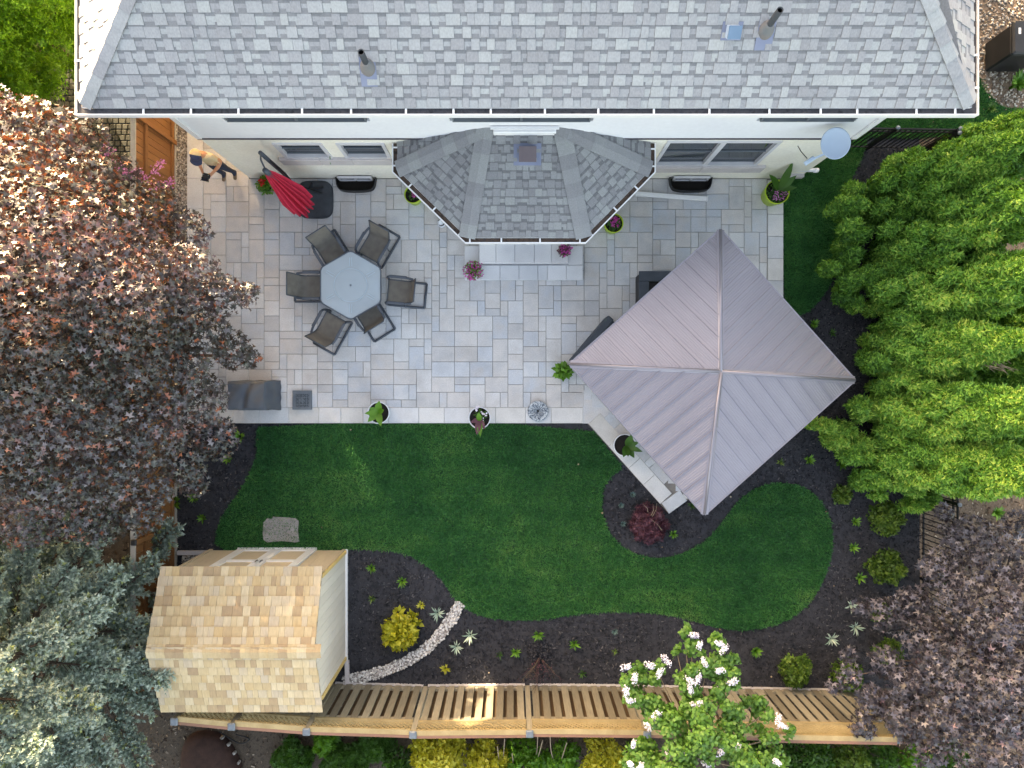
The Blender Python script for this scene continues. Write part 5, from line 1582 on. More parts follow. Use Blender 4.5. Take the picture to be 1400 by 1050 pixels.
# ------------------------------------------------------------------ back fence: slats, lattice top, cap rail
bf = thing('back_fence', (0.5, FY0, 0), 'weathered wooden back fence of spaced slats with pale lattice and red brown rail', 'fence')
def fence_bay(x0, y0, x1, y1, ht, lat, pitch=.212, sw=.142, back=True, step=0):
    a = Vector((x0, y0)); b = Vector((x1, y1)); d = (b - a); L = d.length; d.normalize(); nn = Vector((-d.y, d.x)); rz = math.atan2(d.y, d.x)
    if nn.y < 0: nn = -nn
    zs = ht - lat - .06                            # top of the slats
    n = int(round(L / pitch)); pt = L / n
    for i in range(n):
        c = a + d * ((i + .5) * pt)
        q = c + nn * .045
        MB().box((q.x, q.y, .04 + zs / 2 + rc.uniform(-.006, .006)), (sw * rc.uniform(.96, 1.03), .02, zs), M=Matrix.Rotation(rz, 3, 'Z') @ Matrix.Rotation(rc.uniform(-.006, .006), 3, 'Y')).build('slat', M['fenceold'], bf)
        q = c + d * (pt / 2) - nn * .045
        if i < n - 1: MB().box((q.x, q.y, .04 + zs / 2), (sw * .86, .02, zs), rz=rz).build('back_slat', M['fencedark'], bf)
    m = (a + b) / 2
    for z in (.12, zs * .96):
        MB().box((m.x, m.y, z), (L - .02, .06, .09), rz=rz).build('rail', M['fenceold'], bf)
    MB().box((m.x, m.y, zs + .065), (L, .12, .045), rz=rz).build('rail', M['fencenew'], bf)
    MB().box((m.x + nn.x * .05, m.y + nn.y * .05, .02), (L, .03, .10), rz=rz).build('kick_board', M['sill'], bf)
    lt = MB(); z0, z1 = zs + .085, ht - .03
    sp = .105; i = 0; s = -(z1 - z0)
    while s < L:
        for sg in (1, -1):
            p0 = max(s, 0); p1 = min(s + (z1 - z0), L)
            if p1 - p0 > .02:
                za = z0 + (p0 - s); zb = z0 + (p1 - s)
                if sg < 0: za, zb = z1 - (p0 - s), z1 - (p1 - s)
                A_ = a + d * p0 + nn * (.012 * sg); B_ = a + d * p1 + nn * (.012 * sg)
                lt.beam((A_.x, A_.y, za), (B_.x, B_.y, zb), .010, .030, up=(nn.x, nn.y, 0))
        s += sp
    lt.build('lattice', M['fencenew'], bf)
    MB().box((m.x - nn.x * .01, m.y - nn.y * .01, ht - .005), (L + .03, .10, .05), rz=rz).build('cap_rail', M['fencenew'], bf)
    MB().box((m.x - nn.x * .092, m.y - nn.y * .092, ht - .03), (L + .03, .06, .09), rz=rz).build('fascia_rail', M['fencerail'], bf)
def post(x, y, h, cap='slate'):
    MB().box((x, y, h / 2), (.105, .105, h)).build('post', M['fenceold'], bf)
    MB().cbox((x, y - .01, h + .01), (.15, .15, .05), .02).build('post_cap', M['iron'], bf)
HT = 1.98
px_posts = [(240, 990), (318, 993), (420, 995), (565, 998), (724, 993), (884, 998), (1042, 1008), (1226, 1018)]
pw = []
for x, y in px_posts:
    q = P(x, y, HT); pw.append(q)
base_y = [-6.62, -6.72, -6.82, -6.88, -6.86, -6.88, -6.93, -6.98]
pw = [Vector((q.x, base_y[i], 0)) for i, q in enumerate(pw)]
for i in range(len(pw) - 1):
    a, b = pw[i], pw[i + 1]
    if i < 6: fence_bay(a.x + .055, a.y, b.x - .055, b.y, HT + (.0, -.02, .0, .03, .0, .0)[i], .34)
    else: fence_bay(a.x + .055, a.y, b.x - .055, b.y, HT + .08, .48)
for i, q in enumerate(pw): post(q.x, q.y - .03, HT + .05)

# ------------------------------------------------------------------ left fence: upright brown boards
lf = thing('side_fence', (FX0, 0, 0), 'orange brown board fence running up the left side', 'fence')
fx = -7.66
y = -6.5; 
while y < 7.5:
    hgt = 1.62
    if -6.6 < y:
        MB().box((fx, y + .075, hgt / 2 + .03), (.022, .138, hgt), M=Matrix.Rotation(rc.uniform(-.008, .008), 3, 'X')).build('board', M['fencebrown'], lf)
    y += .152
for z in (.18, 1.30): MB().box((fx + .04, .5, z), (.045, 14.0, .09)).build('rail', M['fencebrown'], lf)
MB().box((fx - .01, .5, 1.675), (.10, 14.0, .035)).build('cap_rail', M['fencegrey'], lf)
MB().box((fx + .035, .5, .05), (.05, 14.0, .10)).build('kick_board', M['fencegrey'], lf)
for yy in (5.45, 3.2, .9, -1.4, -3.2, -5.0):
    MB().box((fx + .03, yy, .85), (.095, .095, 1.72)).build('post', M['fencebrown'], lf)
    MB().cbox((fx + .03, yy, 1.73), (.12, .12, .05), .02).build('post_cap', M['black'], lf)

# ------------------------------------------------------------------ black iron railings
def railing(a, b, h, label, pitch=.115, posts=()):
    a = Vector((a[0], a[1])); b = Vector((b[0], b[1])); d = b - a; L = d.length; d.normalize(); rz = math.atan2(d.y, d.x); m = (a + b) / 2
    t = thing('iron_railing', (m.x, m.y, 0), label, 'railing', 'black iron railings')
    n = int(L / pitch)
    pm = mesh_from('picket', *(lambda q: (q.v, q.f))(MB().box((0, 0, h / 2), (.018, .018, h - .06))), M['ironblack'])
    for i in range(n + 1):
        c = a + d * (i * L / n)
        place('picket', pm, Matrix.Translation((c.x, c.y, .03)) @ Matrix.Rotation(rz, 4, 'Z'), t)
    for z in (.12, h - .16, h - .02): MB().box((m.x, m.y, z), (L, .03, .035), rz=rz).build('rail', M['ironblack'], t)
    for s in posts:
        c = a + d * s
        MB().box((c.x, c.y, h / 2), (.06, .06, h + .06)).build('post', M['ironblack'], t)
        MB().lathe((c.x, c.y, h + .03), [(.045, 0), (.045, .03), (.001, .05)], 8).build('post_cap', M['iron'], t)
railing((FX1, -6.6), (FX1, 5.3), 1.32, 'black iron railing down the right side beside the plum maple', posts=(.05, 2.2, 4.1, 6.2, 8.3, 10.4, 11.8))
railing((6.55, 5.37), (FX1 + 1.6, 5.30), 1.22, 'black iron railing from the house corner to the cedar hedge', posts=(.1, 1.5, 2.8, 4.2))

# neighbour's cobbles beyond the left fence
cob = MB(); cob.prism([(-12.5, 2.4), (fx - .06, 2.4), (fx - .06, 9.0), (-12.5, 9.0)], -.05, -.01)
cob = cob.build('cobble_path', M['earth']); setp(cob, kind='structure')
b = MB(); yy = 2.45; r_ = 0
while yy < 8.8:
    xx = fx - .14 - (.07 if r_ % 2 else 0)
    while xx > -10.6:
        w = rc.uniform(.11, .15)
        b.cbox((xx - w / 2, yy + .06, .0), (w, .115, .05), .012, rz=rc.uniform(-.05, .05), t=rc.random()); xx -= w + .014
    yy += .128; r_ += 1
o = b.build('cobblestones', M['cobble'], cob, tone=True); o['kind'] = 'stuff'

# ------------------------------------------------------------------ bin, planter, hose
bb = P(1396, 65, .5)
t = thing('storage_bin', (bb.x, bb.y, 0), 'black plastic storage bin on the gravel at the upper right', 'bin')
bx = P(1385, 0, .95)[0]
cx, cy = bx + .42, P(0, 62, .6)[1]
b = MB(); b.cbox((cx, cy, .45), (.80, .66, .86), .05); b.build('body', M['black'], t)
b = MB(); b.cbox((cx, cy, .93), (.86, .72, .10), .035); lid = b.build('lid', M['black'], t)
MB().box((cx - .30, cy + .12, .983), (.05, .13, .004)).build('sticker', M['white'], t)
pp = P(285, 1030, .3)
t = thing('raised_planter', (pp.x, pp.y, 0), 'dark brown planting mound edged with pale stones behind the fence', 'planter')
ol = [(-1.0, -.7), (-.9, .25), (-.5, .5), (.15, .48), (.55, .1), (.85, -.5), (.9, -.9), (-.6, -1.1)]
ol = smooth_poly([(pp.x + x * .75, pp.y + y * .75) for x, y in ol], 2)
b = MB(); n = len(ol); cxp = sum(q[0] for q in ol) / n; cyp = sum(q[1] for q in ol) / n
for k, z in ((1, 0), (.96, .16), (.8, .22), (.4, .25)):
    b.v += [Vector((cxp + (x - cxp) * k, cyp + (y - cyp) * k, z)) for x, y in ol]; b.t += [.5] * n
for r_ in range(3):
    for i in range(n): j = (i + 1) % n; b.f.append((r_ * n + i, r_ * n + j, (r_ + 1) * n + j, (r_ + 1) * n + i)); b.m.append(0)
b.f.append(tuple(3 * n + i for i in range(n))); b.m.append(0)
M['brownsoil'] = mat('dark_brown_soil', [lin(38, 22, 18), lin(54, 34, 28)], 'noise', 8, rough=.95, bump=.8, bscale=50)
b.build('soil', M['brownsoil'], t, True)
for i in range(0, n, 2):
    x, y = ol[i]
    if x < pp.x + .1: continue
    b = MB(); b.cbox((x, y, .10), (rc.uniform(.05, .09), rc.uniform(.04, .07), .12), .02, rz=rc.uniform(0, 3)); b.build('edging_stone', M['rock'], t)
o = MB(); o.tube(chaikin_open([tuple(P(300, 1000, .1)), tuple(P(318, 1012, .06)), tuple(P(330, 1018, .05)), tuple(P(345, 1010, .05)), tuple(P(322, 1004, .08))], 3), .014, 6)
setp(o.build('garden_hose', M['ironblack'], None, True), 'loop of black hose on the ground behind the shed', 'hose')
# pale boulders seen between the spruce boughs
ri = random.Random(2)
for i, (x, y, s, lab) in enumerate(((40, 770, .22, 'upper left pale boulder seen between the spruce boughs'), (85, 800, .26, 'largest pale boulder seen between the spruce boughs'), (50, 825, .2, 'lowest pale boulder seen between the spruce boughs'), (112, 782, .17, 'right hand pale boulder beside the spruce, nearest the fence'))):
    q = P(x, y, .1); b = MB()
    nu, nv = 9, 6
    for a in range(nv + 1):
        for c in range(nu):
            th = 2 * math.pi * c / nu; ph = math.pi * a / nv; k = s * (1 + .25 * math.sin(3 * th + i) * math.sin(2 * ph + i))
            b.v.append(q + Vector((k * math.cos(th) * math.sin(ph), k * .8 * math.sin(th) * math.sin(ph), k * .55 * math.cos(ph)))); b.t.append(.5)
    for a in range(nv):
        for c in range(nu): d = (c + 1) % nu; b.f.append((a * nu + c, (a + 1) * nu + c, (a + 1) * nu + d, a * nu + d)); b.m.append(0)
    o = b.build('boulder', M['rock'], None)
    setp(o, lab, 'boulder', 'rocks under the spruce')

# ------------------------------------------------------------------ person with a drone controller
pf = P(316, 240, PT)
def person():
    t = thing('person', (pf.x, pf.y, PT), 'person in cream shirt, dark trousers and cap looking down at a controller', 'person')
    # joints in local metres; the figure faces the yard (-y), head bent forward
    J = [('pelvis', (0, 0, .95), .135), ('waist', (0, .01, 1.08), .125), ('chest', (0, 0, 1.28), .15), ('neck0', (0, -.02, 1.44), .085), ('neck', (0, -.05, 1.50), .055),
         ('head0', (0, -.085, 1.57), .075), ('head1', (0, -.10, 1.66), .092), ('head2', (0, -.09, 1.73), .07), ('nose', (0, -.205, 1.60), .014)]
    Ed = [(0, 1), (1, 2), (2, 3), (3, 4), (4, 5), (5, 6), (6, 7), (5, 8)]
    def ad(nm, co, r, par):
        J.append((nm, co, r)); Ed.append((par, len(J) - 1)); return len(J) - 1
    for s in (-1, 1):
        sh = ad('shoulder', (s * .17, 0, 1.40), .075, 2)
        el = ad('elbow', (s * .25, .0, 1.13), .05, sh)
        fo = ad('forearm', (s * .19, -.14, 1.09), .042, el)
        wr = ad('wrist', (s * .12, -.25, 1.09), .028, fo)
        pa = ad('palm', (s * .095, -.30, 1.09), .030, wr)
        for k, (dx, dy, dz) in enumerate(((-.045, -.03, -.02), (-.045, -.012, -.03), (-.04, .005, -.035), (-.032, .02, -.036))):
            f1 = ad('finger', (s * (.095 + dx * .5), -.315 + dy, 1.075 + dz * .6), .0095, pa)
            ad('tip', (s * (.095 + dx * 1.2), -.315 + dy * 1.2, 1.075 + dz), .008, f1)
        th = ad('thumb', (s * .075, -.29, 1.125), .0105, pa); ad('thumbtip', (s * .05, -.31, 1.14), .009, th)
        hp = ad('hip', (s * .09, 0, .88), .105, 0)
        sy = .05 if s > 0 else -.04
        kn = ad('knee', (s * .10, -.01 + sy * .6, .50), .066, hp)
        an = ad('ankle', (s * .11, .02 + sy, .10), .044, kn)
        hl = ad('heel', (s * .11, .05 + sy, .045), .042, an)
        ad('toe', (s * .125, -.14 + sy, .035), .038, an)
    me = bpy.data.meshes.new('body'); me.from_pydata([j[1] for j in J], Ed, [])
    ob = bpy.data.objects.new('body_cage', me); COL.objects.link(ob)
    sk = ob.modifiers.new('skin', 'SKIN'); sk.use_smooth_shade = True
    for i, j in enumerate(J):
        sv = me.skin_vertices[0].data[i]; sv.radius = (j[2], j[2] * (.82 if j[0] in ('chest', 'waist', 'pelvis') else 1)); sv.use_root = (i == 0)
    sd = ob.modifiers.new('sub', 'SUBSURF'); sd.levels = 2; sd.render_levels = 2
    dg = bpy.context.evaluated_depsgraph_get(); bm_ = bpy.data.meshes.new_from_object(ob.evaluated_get(dg))
    bpy.data.objects.remove(ob)
    M['skin'] = mat('skin', [lin(196, 136, 104), lin(206, 148, 116)], 'noise', 8, rough=.6)
    M['shirt'] = mat('cream_shirt', [lin(206, 186, 150), lin(222, 204, 168)], 'noise', 6, rough=.9, bump=.3, bscale=14)
    M['jeans'] = mat('navy_trousers', [lin(34, 46, 66), lin(46, 58, 80)], 'noise', 8, rough=.9, bump=.3, bscale=16)
    M['shoe'] = mat('brown_shoe', [lin(108, 90, 74), lin(128, 108, 88)], 'noise', 10, rough=.8)
    M['navy'] = mat('navy_cap_cloth', [lin(52, 58, 84), lin(62, 70, 96)], 'noise', 12, rough=.9)
    M['straw'] = mat('tan_cap_cloth', [lin(208, 176, 128), lin(224, 196, 150)], 'noise', 12, rough=.9)
    M['hair'] = mat('brown_hair', [lin(60, 42, 30), lin(84, 60, 42)], 'noise', 30, rough=.7)
    bm_.materials.clear()
    for k in ('skin', 'shirt', 'jeans', 'shoe', 'hair'): bm_.materials.append(M[k])
    mi = []
    for p in bm_.polygons:
        x, y, z = p.center
        if z < .105: m = 3
        elif z < 1.0 and abs(x) < .24 and y > -.2: m = 2
        elif z < 1.46 and y > -.10 and abs(x) < .26 and not (abs(x) > .2 and z < 1.16): m = 1
        elif z > 1.58 and y > -.06: m = 4
        else: m = 0
        mi.append(m)
    bm_.polygons.foreach_set('material_index', np.array(mi, dtype=np.int32)); smooth(bm_)
    bm_.name = 'body'
    link('body', bm_, t)
    # cap, tilted with the bent head
    hc = Vector((0, -.10, 1.685)); axh = Vector((0, -.32, 1)).normalized()
    R = Vector((0, 0, 1)).rotation_difference(axh).to_matrix()
    cr = MB(); vs = []; n = 20
    pr = [(.108, -.01), (.110, .03), (.098, .065), (.068, .09), (.03, .102), (.001, .105)]
    for rr_c, zc in pr:
        for j in range(n):
            th = 2 * math.pi * j / n; vs.append(hc + R @ Vector((rr_c * math.cos(th), rr_c * 1.12 * math.sin(th), zc)))
    fs = [(i * n + j, i * n + (j + 1) % n, (i + 1) * n + (j + 1) % n, (i + 1) * n + j) for i in range(len(pr) - 1) for j in range(n)]
    ms = []
    for i in range(len(pr) - 1):
        for j in range(n): ms.append(1 if math.sin(2 * math.pi * (j + .5) / n) < .1 else 0)
    me = mesh_from('cap', vs, fs, [M['straw'], M['navy']], ms, sm=True); cp = link('cap', me, t)
    br = MB(); vs = []
    for j in range(13):
        th = math.pi + math.pi * j / 12
        for rr_c, zc in ((.105, 0.0), (.20 if 3 <= j <= 9 else .105 + .095 * max(0, math.sin(math.pi * j / 12)), -.03)):
            vs.append(hc + R @ Vector((rr_c * .92 * math.cos(th), rr_c * 1.08 * math.sin(th), zc)))
    me = mesh_from('cap_brim', vs, [(2 * j, 2 * j + 1, 2 * j + 3, 2 * j + 2) for j in range(12)], M['navy'], sm=True); link('cap_brim', me, cp)
    t.rotation_euler = (0, 0, math.radians(-12))
    return t
pr_ = person()
Rz = Matrix.Rotation(math.radians(-12), 3, 'Z')
c = pf + Rz @ Vector((0, -.345, 1.09))
ct_ = thing('drone_controller', c, 'black drone controller held in both hands of the person', 'controller')
b = MB(); b.cbox(c, (.17, .10, .035), .012, rz=math.radians(-12)); b.build('body', M['black'], ct_)
MB().cbox(c + Rz @ Vector((0, -.085, .02)), (.16, .08, .012), .004, M=Rz @ Matrix.Rotation(.5, 3, 'X')).build('screen', M['glass'], ct_)
for s in (-1, 1):
    MB().tube([c + Rz @ Vector((s * .05, .01, .015)), c + Rz @ Vector((s * .05, .01, .035))], .008, 8).build('stick', M['iron'], ct_)
    MB().tube([c + Rz @ Vector((s * .06, -.045, .0)), c + Rz @ Vector((s * .085, -.13, .03))], .007, 6).build('antenna', M['black'], ct_)
# ------------------------------------------------------------------ trees
def clumps_px(lst):
    out = []
    for px, py, z, r in lst:
        q = P(px, py, z); out.append((q.x, q.y, q.z, r, r, r * .72))
    return out
def single_leaves(parent, name, mt, pos, nor, fwd, size, tpl, n, zmin=None):
    """the leaves that show largest, each an object of its own with shared mesh"""
    me = mesh_from(name, tpl[0], tpl[1], mt)
    k = FPX / (CAMH - pos[:, 2]); px = 700 + pos[:, 0] * k; py = 525 - pos[:, 1] * k
    ok = (px > 5) & (px < 1395) & (py > 5) & (py < 1045)
    score = size * k * np.maximum(nor[:, 2], 0) * ok
    pick = np.argsort(-score)[:n]
    for i in pick:
        nn = Vector(nor[i]).normalized(); f = Vector(fwd[i]); f = (f - nn * f.dot(nn)).normalized(); s = f.cross(nn); L = float(size[i])
        place(name, me, frame(s * L, f * L, nn * L, Vector(pos[i]) + nn * .01), parent)
    keep = np.ones(len(pos), bool); keep[pick] = False
    return keep

# --- large bronze maple on the left
mp = thing('maple_tree', (-9.3, .4, 0), 'large bronze purple maple tree overhanging the left fence', 'tree')
MAP = [(40, 205, 4.6, .85), (100, 195, 4.0, .60), (25, 265, 5.2, .9), (105, 262, 4.6, .72), (165, 235, 3.2, .35), (60, 325, 5.6, 1.0), (150, 315, 4.6, .72), (210, 285, 3.4, .50), (255, 320, 3.2, .45),
       (15, 400, 5.9, 1.1), (115, 395, 5.3, .95), (200, 375, 4.4, .75), (262, 372, 3.7, .50), (300, 405, 3.3, .42), (338, 404, 2.9, .26), (230, 430, 4.2, .62), (60, 485, 5.4, 1.0), (160, 470, 4.8, .85),
       (275, 462, 3.6, .52), (318, 478, 3.1, .38), (342, 488, 2.8, .22), (230, 520, 3.9, .70), (20, 570, 5.0, .95), (120, 555, 4.6, .85), (200, 590, 3.8, .68), (270, 545, 3.2, .55), (297, 600, 2.6, .42), (250, 625, 2.9, .5),
       (60, 640, 4.2, .80), (140, 640, 3.8, .70), (205, 660, 3.0, .50), (265, 660, 2.4, .30), (35, 705, 3.6, .60), (100, 705, 3.4, .5), (-60, 300, 5.6, 1.2), (-60, 480, 5.6, 1.2), (-50, 620, 4.8, 1.1), (-40, 190, 4.6, 1.0), (285, 595, 2.7, .4), (150, 420, 5.4, .8), (190, 700, 2.8, .45), (140, 715, 3.0, .45),
       (-160, 260, 5.2, 1.3), (-170, 420, 5.6, 1.3), (-160, 580, 5.0, 1.3), (-260, 350, 4.6, 1.3), (-270, 520, 4.6, 1.3), (-110, 700, 3.4, .9)]
cl = clumps_px(MAP) + [(-9.6, 1.6, 3.3, .9, .9, .7), (-8.6, 1.2, 3.0, .9, .9, .7), (-8.0, .2, 2.9, .8, .8, .6), (-10.4, .8, 3.4, 1.0, 1.0, .7), (-9.2, 2.6, 3.6, .8, .8, .7), (-7.6, 1.6, 3.2, .7, .7, .6), (-7.75, 1.9, 2.4, .65, .65, .6), (-7.4, 1.0, 2.2, .55, .55, .5)]  # low inner clumps hidden under the crown, added to shade the shed
spine = [(-9.3, .4, 0), (-9.25, .45, 1.0), (-9.35, .5, 2.0), (-9.2, .6, 3.0), (-9.1, .7, 4.0), (-9.0, .9, 5.0)]
limbs(mp, None, spine, [c[:3] for c in cl], .20, nmax=46)
pos, nor, ids = clump_leaves(cl, 270, up=.5, shell=.55, zbias=-.45, jit=1.25)
n = len(pos)
fwd = rand_dirs(n); size = .048 + .048 * RNG.random(n)
tone = np.clip(.02 + .70 * RNG.random(n) ** 1.25 + .5 * (vnoise(pos[:, 0], pos[:, 1], 1.4) - .5), 0, .86)
tone = np.where(RNG.random(n) < .045, .97, tone)
pxl = 700 + pos[:, 0] * FPX / (CAMH - pos[:, 2]); thin = (pxl > -50) | (RNG.random(n) < .35)   # coarser leaves on the far side, out of sight
size = np.where(pxl > -50, size, size * 1.6)
pos, nor, fwd, size, tone = pos[thin], nor[thin], fwd[thin], size[thin], tone[thin]
keep = single_leaves(mp, 'leaf', M['maple_o'], pos, nor, fwd, size, T_MAPLE_F, 260)
leaf_mix('crown', M['maple'], mp, pos[keep], nor[keep], fwd[keep], size[keep], tone[keep], [T_MAPLE, T_MAPLE_F, T_MAPLE_R, T_MAPLE_F], 'stuff')

# --- plum coloured maple, lower right
pm_ = thing('plum_maple', (9.9, -5.6, 0), 'grey plum maple tree over the lower right fence corner', 'tree')
PMP = [(1215, 840, 1.5, .40), (1180, 830, 1.2, .22), (1250, 830, 1.8, .45), (1290, 780, 2.0, .50), (1330, 740, 2.0, .52), (1370, 770, 2.6, .6), (1330, 830, 2.6, .65), (1270, 880, 2.2, .55), (1370, 860, 3.0, .75), (1310, 920, 2.8, .70),
       (1245, 940, 2.3, .50), (1195, 960, 2.1, .36), (1160, 925, 1.9, .26), (1180, 990, 2.1, .28), (1240, 985, 2.4, .42), (1300, 985, 2.8, .60), (1370, 950, 3.2, .75), (1350, 1020, 3.0, .65), (1270, 1030, 2.5, .35), (1400, 1030, 3.2, .7),
       (1300, 730, 1.5, .26), (1390, 720, 2.0, .35), (1430, 830, 3.2, .8), (1430, 930, 3.4, .8), (1210, 905, 2.0, .34), (1290, 700, 1.3, .2), (1160, 895, 1.7, .18), (1140, 940, 1.8, .16)]
cl = clumps_px(PMP)
limbs(pm_, None, [(9.9, -5.6, 0), (9.85, -5.5, .8), (9.9, -5.4, 1.5), (10.0, -5.2, 2.4)], [c[:3] for c in cl], .12, nmax=26)
pos, nor, ids = clump_leaves(cl, 250, up=.6, shell=.65, zbias=-.45, jit=1.2)
n = len(pos); fwd = nrm(rand_dirs(n) * np.array([1, 1, .4])); size = .062 + .050 * RNG.random(n)
tone = np.clip(.05 + .66 * RNG.random(n) + .2 * (vnoise(pos[:, 0], pos[:, 1], 1.3) - .5), 0, 1)
keep = single_leaves(pm_, 'leaf', M['plum_o'], pos, nor, fwd, size, T_MAPLE_SF, 240)
leaf_mix('crown', M['plum'], pm_, pos[keep], nor[keep], fwd[keep], size[keep], tone[keep], [T_MAPLE_S, T_MAPLE_SF, T_MAPLE_SR, T_MAPLE], 'stuff')

# --- cedar hedge on the right
_cv = [(0, 0, 0)]; _cf = []
for a in (-38, 0, 38):
    q = math.radians(a); L_ = 1.0 - abs(a) / 150
    c = (math.sin(q) * L_, math.cos(q) * L_, -.12 * abs(a) / 38); sx_ = (math.cos(q) * .13, -math.sin(q) * .13); b = len(_cv)
    _cv += [(c[0] * .45 - sx_[0], c[1] * .45 - sx_[1], .05), (c[0] * .45 + sx_[0], c[1] * .45 + sx_[1], .05), c]; _cf += [(b, b + 1, b + 2)]
T_CEDAR = (_cv, _cf)
T_FROND = ([(-.24, .12, .04), (.20, .0, .0), (.04, 1.0, -.06)], [(0, 1, 2)])
def cedar(name, x, y, h, r, label, nl=120, dens=850, seed=0, base=.25, yel=0.0, lobes=()):
    t = thing(name, (x, y, 0), label, 'tree', 'cedars of the hedge on the right')
    rg = np.random.default_rng(seed)
    MB().tube([(x, y, 0), (x + .02, y, h * .5), (x, y, h * .93)], [.10, .06, .015], 8).build('trunk', M['bark'], t, True)
    P_, F_, N_, T_ = [], [], [], []
    lob = []
    for i in range(nl):
        s = (i + .5) / nl; z = base + (h - base) * s
        prof = r * min(1, .62 + s * 2.0) * (1 - s ** 1.35) ** .85 * (1 + .12 * rg.normal())
        th = i * 2.39996 + rg.uniform(-.35, .35)
        lr = (.085 + .10 * (prof / r)) * rg.uniform(.7, 1.35)
        lob.append((x + max(0, prof - lr * .6) * math.cos(th), y + max(0, prof - lr * .6) * math.sin(th), z, lr, th))
    for i in range(46):
        s = .06 + .80 * (i + .5) / 46; th = i * 2.39996; pr_i = r * min(1, .62 + s * 2.0) * (1 - s ** 1.35) ** .85
        lob.append((x + pr_i * .5 * math.cos(th), y + pr_i * .5 * math.sin(th), base + (h - base) * s, .12 + .10 * pr_i / r, th))
    for (lx, ly, lz, lr) in lobes:
        for q in range(5):
            th = math.atan2(ly - y, lx - x) + rg.normal() * .9
            lob.append((lx + rg.normal() * lr * .5, ly + rg.normal() * lr * .5, lz + rg.normal() * lr * .3, lr * .62, th))
    for (cx_, cy_, cz_, lr, th) in lob:
        out = nrm(np.array([math.cos(th), math.sin(th), .6]))
        n = int(dens * (lr / .2) ** 2 * 1.15)
        d = nrm(rg.normal(size=(n * 2, 3))); d = d[(d @ out) > -.3][:n]; n = len(d)
        k_ = rg.uniform(1.9, 3.0); tp_ = 1 - .55 * np.clip(d[:, 2:3], 0, 1) ** 1.5
        q = np.array([cx_, cy_, cz_]) + d * lr * np.concatenate([tp_, tp_, np.full((n, 1), k_)], 1) * (1 - .32 * rg.random((n, 1)) ** 1.4)
        q[:, :2] += out[None, :2] * ((q[:, 2:3] - cz_) * .14)
        P_.append(q); F_.append(nrm(d * .8 + np.array([0, 0, .9]) + out * .3 + .35 * rg.normal(size=(n, 3)))); N_.append(d)
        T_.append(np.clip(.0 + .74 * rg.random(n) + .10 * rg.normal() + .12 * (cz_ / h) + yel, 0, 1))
    pos = np.concatenate(P_); fwd = np.concatenate(F_); tone = np.concatenate(T_); d = np.concatenate(N_); n = len(pos)
    nor = nrm(d + .7 * rg.normal(size=(n, 3)))
    size = .060 + .050 * rg.random(n)
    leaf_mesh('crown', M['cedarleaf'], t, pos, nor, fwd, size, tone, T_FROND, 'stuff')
    return t
cedar('cedar_tree', 8.35, 3.98, 4.5, .86, 'cedar nearest the house corner at the upper end of the hedge', seed=1, lobes=[tuple(P(1150, 300, .8)) + (.3,), tuple(P(1165, 275, 1.0)) + (.3,)])
cedar('cedar_tree', 8.45, 2.90, 5.7, .92, 'broad cedar second from the house in the hedge', seed=2, lobes=[tuple(P(1155, 345, .7)) + (.32,), tuple(P(1165, 320, .9)) + (.32,)])
cedar('cedar_tree', 8.45, 1.78, 5.6, .90, 'broad cedar third from the house, level with the gazebo top', seed=3, yel=.05, lobes=[tuple(P(1160, 412, .6)) + (.26,), tuple(P(1180, 390, .9)) + (.34,)])
cedar('cedar_tree', 8.25, .70, 4.6, .74, 'narrow bright cedar with dead grey twigs at its tip', seed=4, yel=.12)
cedar('cedar_tree', 8.30, -.48, 5.6, .82, 'yellow green cedar beside the right corner of the gazebo', seed=5, yel=.16, lobes=[tuple(P(1152, 590, .6)) + (.38,), tuple(P(1165, 615, .7)) + (.36,), tuple(P(1178, 560, .9)) + (.3,)])
cedar('cedar_tree', 8.45, -1.48, 5.4, .80, 'lowest cedar of the hedge above the small round shrubs', seed=6, yel=.14, lobes=[tuple(P(1188, 660, .5)) + (.26,), tuple(P(1205, 640, .8)) + (.34,), tuple(P(1250, 680, .8)) + (.28,)])
cedar('cedar_tree', 9.9, 4.72, 3.3, .85, 'dark cedar beyond the railing at the upper right edge', seed=7, nl=80)
cedar('cedar_tree', 10.1, 1.1, 3.6, 1.0, 'shaded cedar half hidden behind the hedge at the right edge', seed=8, nl=70)
cedar('cedar_tree', 10.2, -.8, 3.0, .9, 'low shaded cedar behind the lower hedge at the right edge', seed=9, nl=60)
cedar('cedar_tree', 10.0, .25, 2.8, .8, 'small shaded cedar behind the narrow bright one', seed=10, nl=60)
# dead twigs at the tip of one cedar
dt = MB(); ru = random.Random(6)
q0 = P(1350, 492, 3.6)
for i in range(26):
    a = ru.uniform(-.9, .9); L = ru.uniform(.15, .42)
    s = q0 + Vector((ru.uniform(-.1, .1), ru.uniform(-.12, .12), ru.uniform(-.3, .1)))
    e = s + Vector((L * math.cos(a), L * math.sin(a) * .8, ru.uniform(-.1, .3)))
    m_ = s.lerp(e, .5) + Vector((ru.uniform(-.04, .04), ru.uniform(-.04, .04), 0))
    dt.tube([s, m_, e], [.012, .008, .003], 5)
dc_ = [o for o in bpy.data.objects if o.get('label', '').startswith('narrow bright cedar')][0]
dt.build('dead_twigs', M['twig'], dc_)

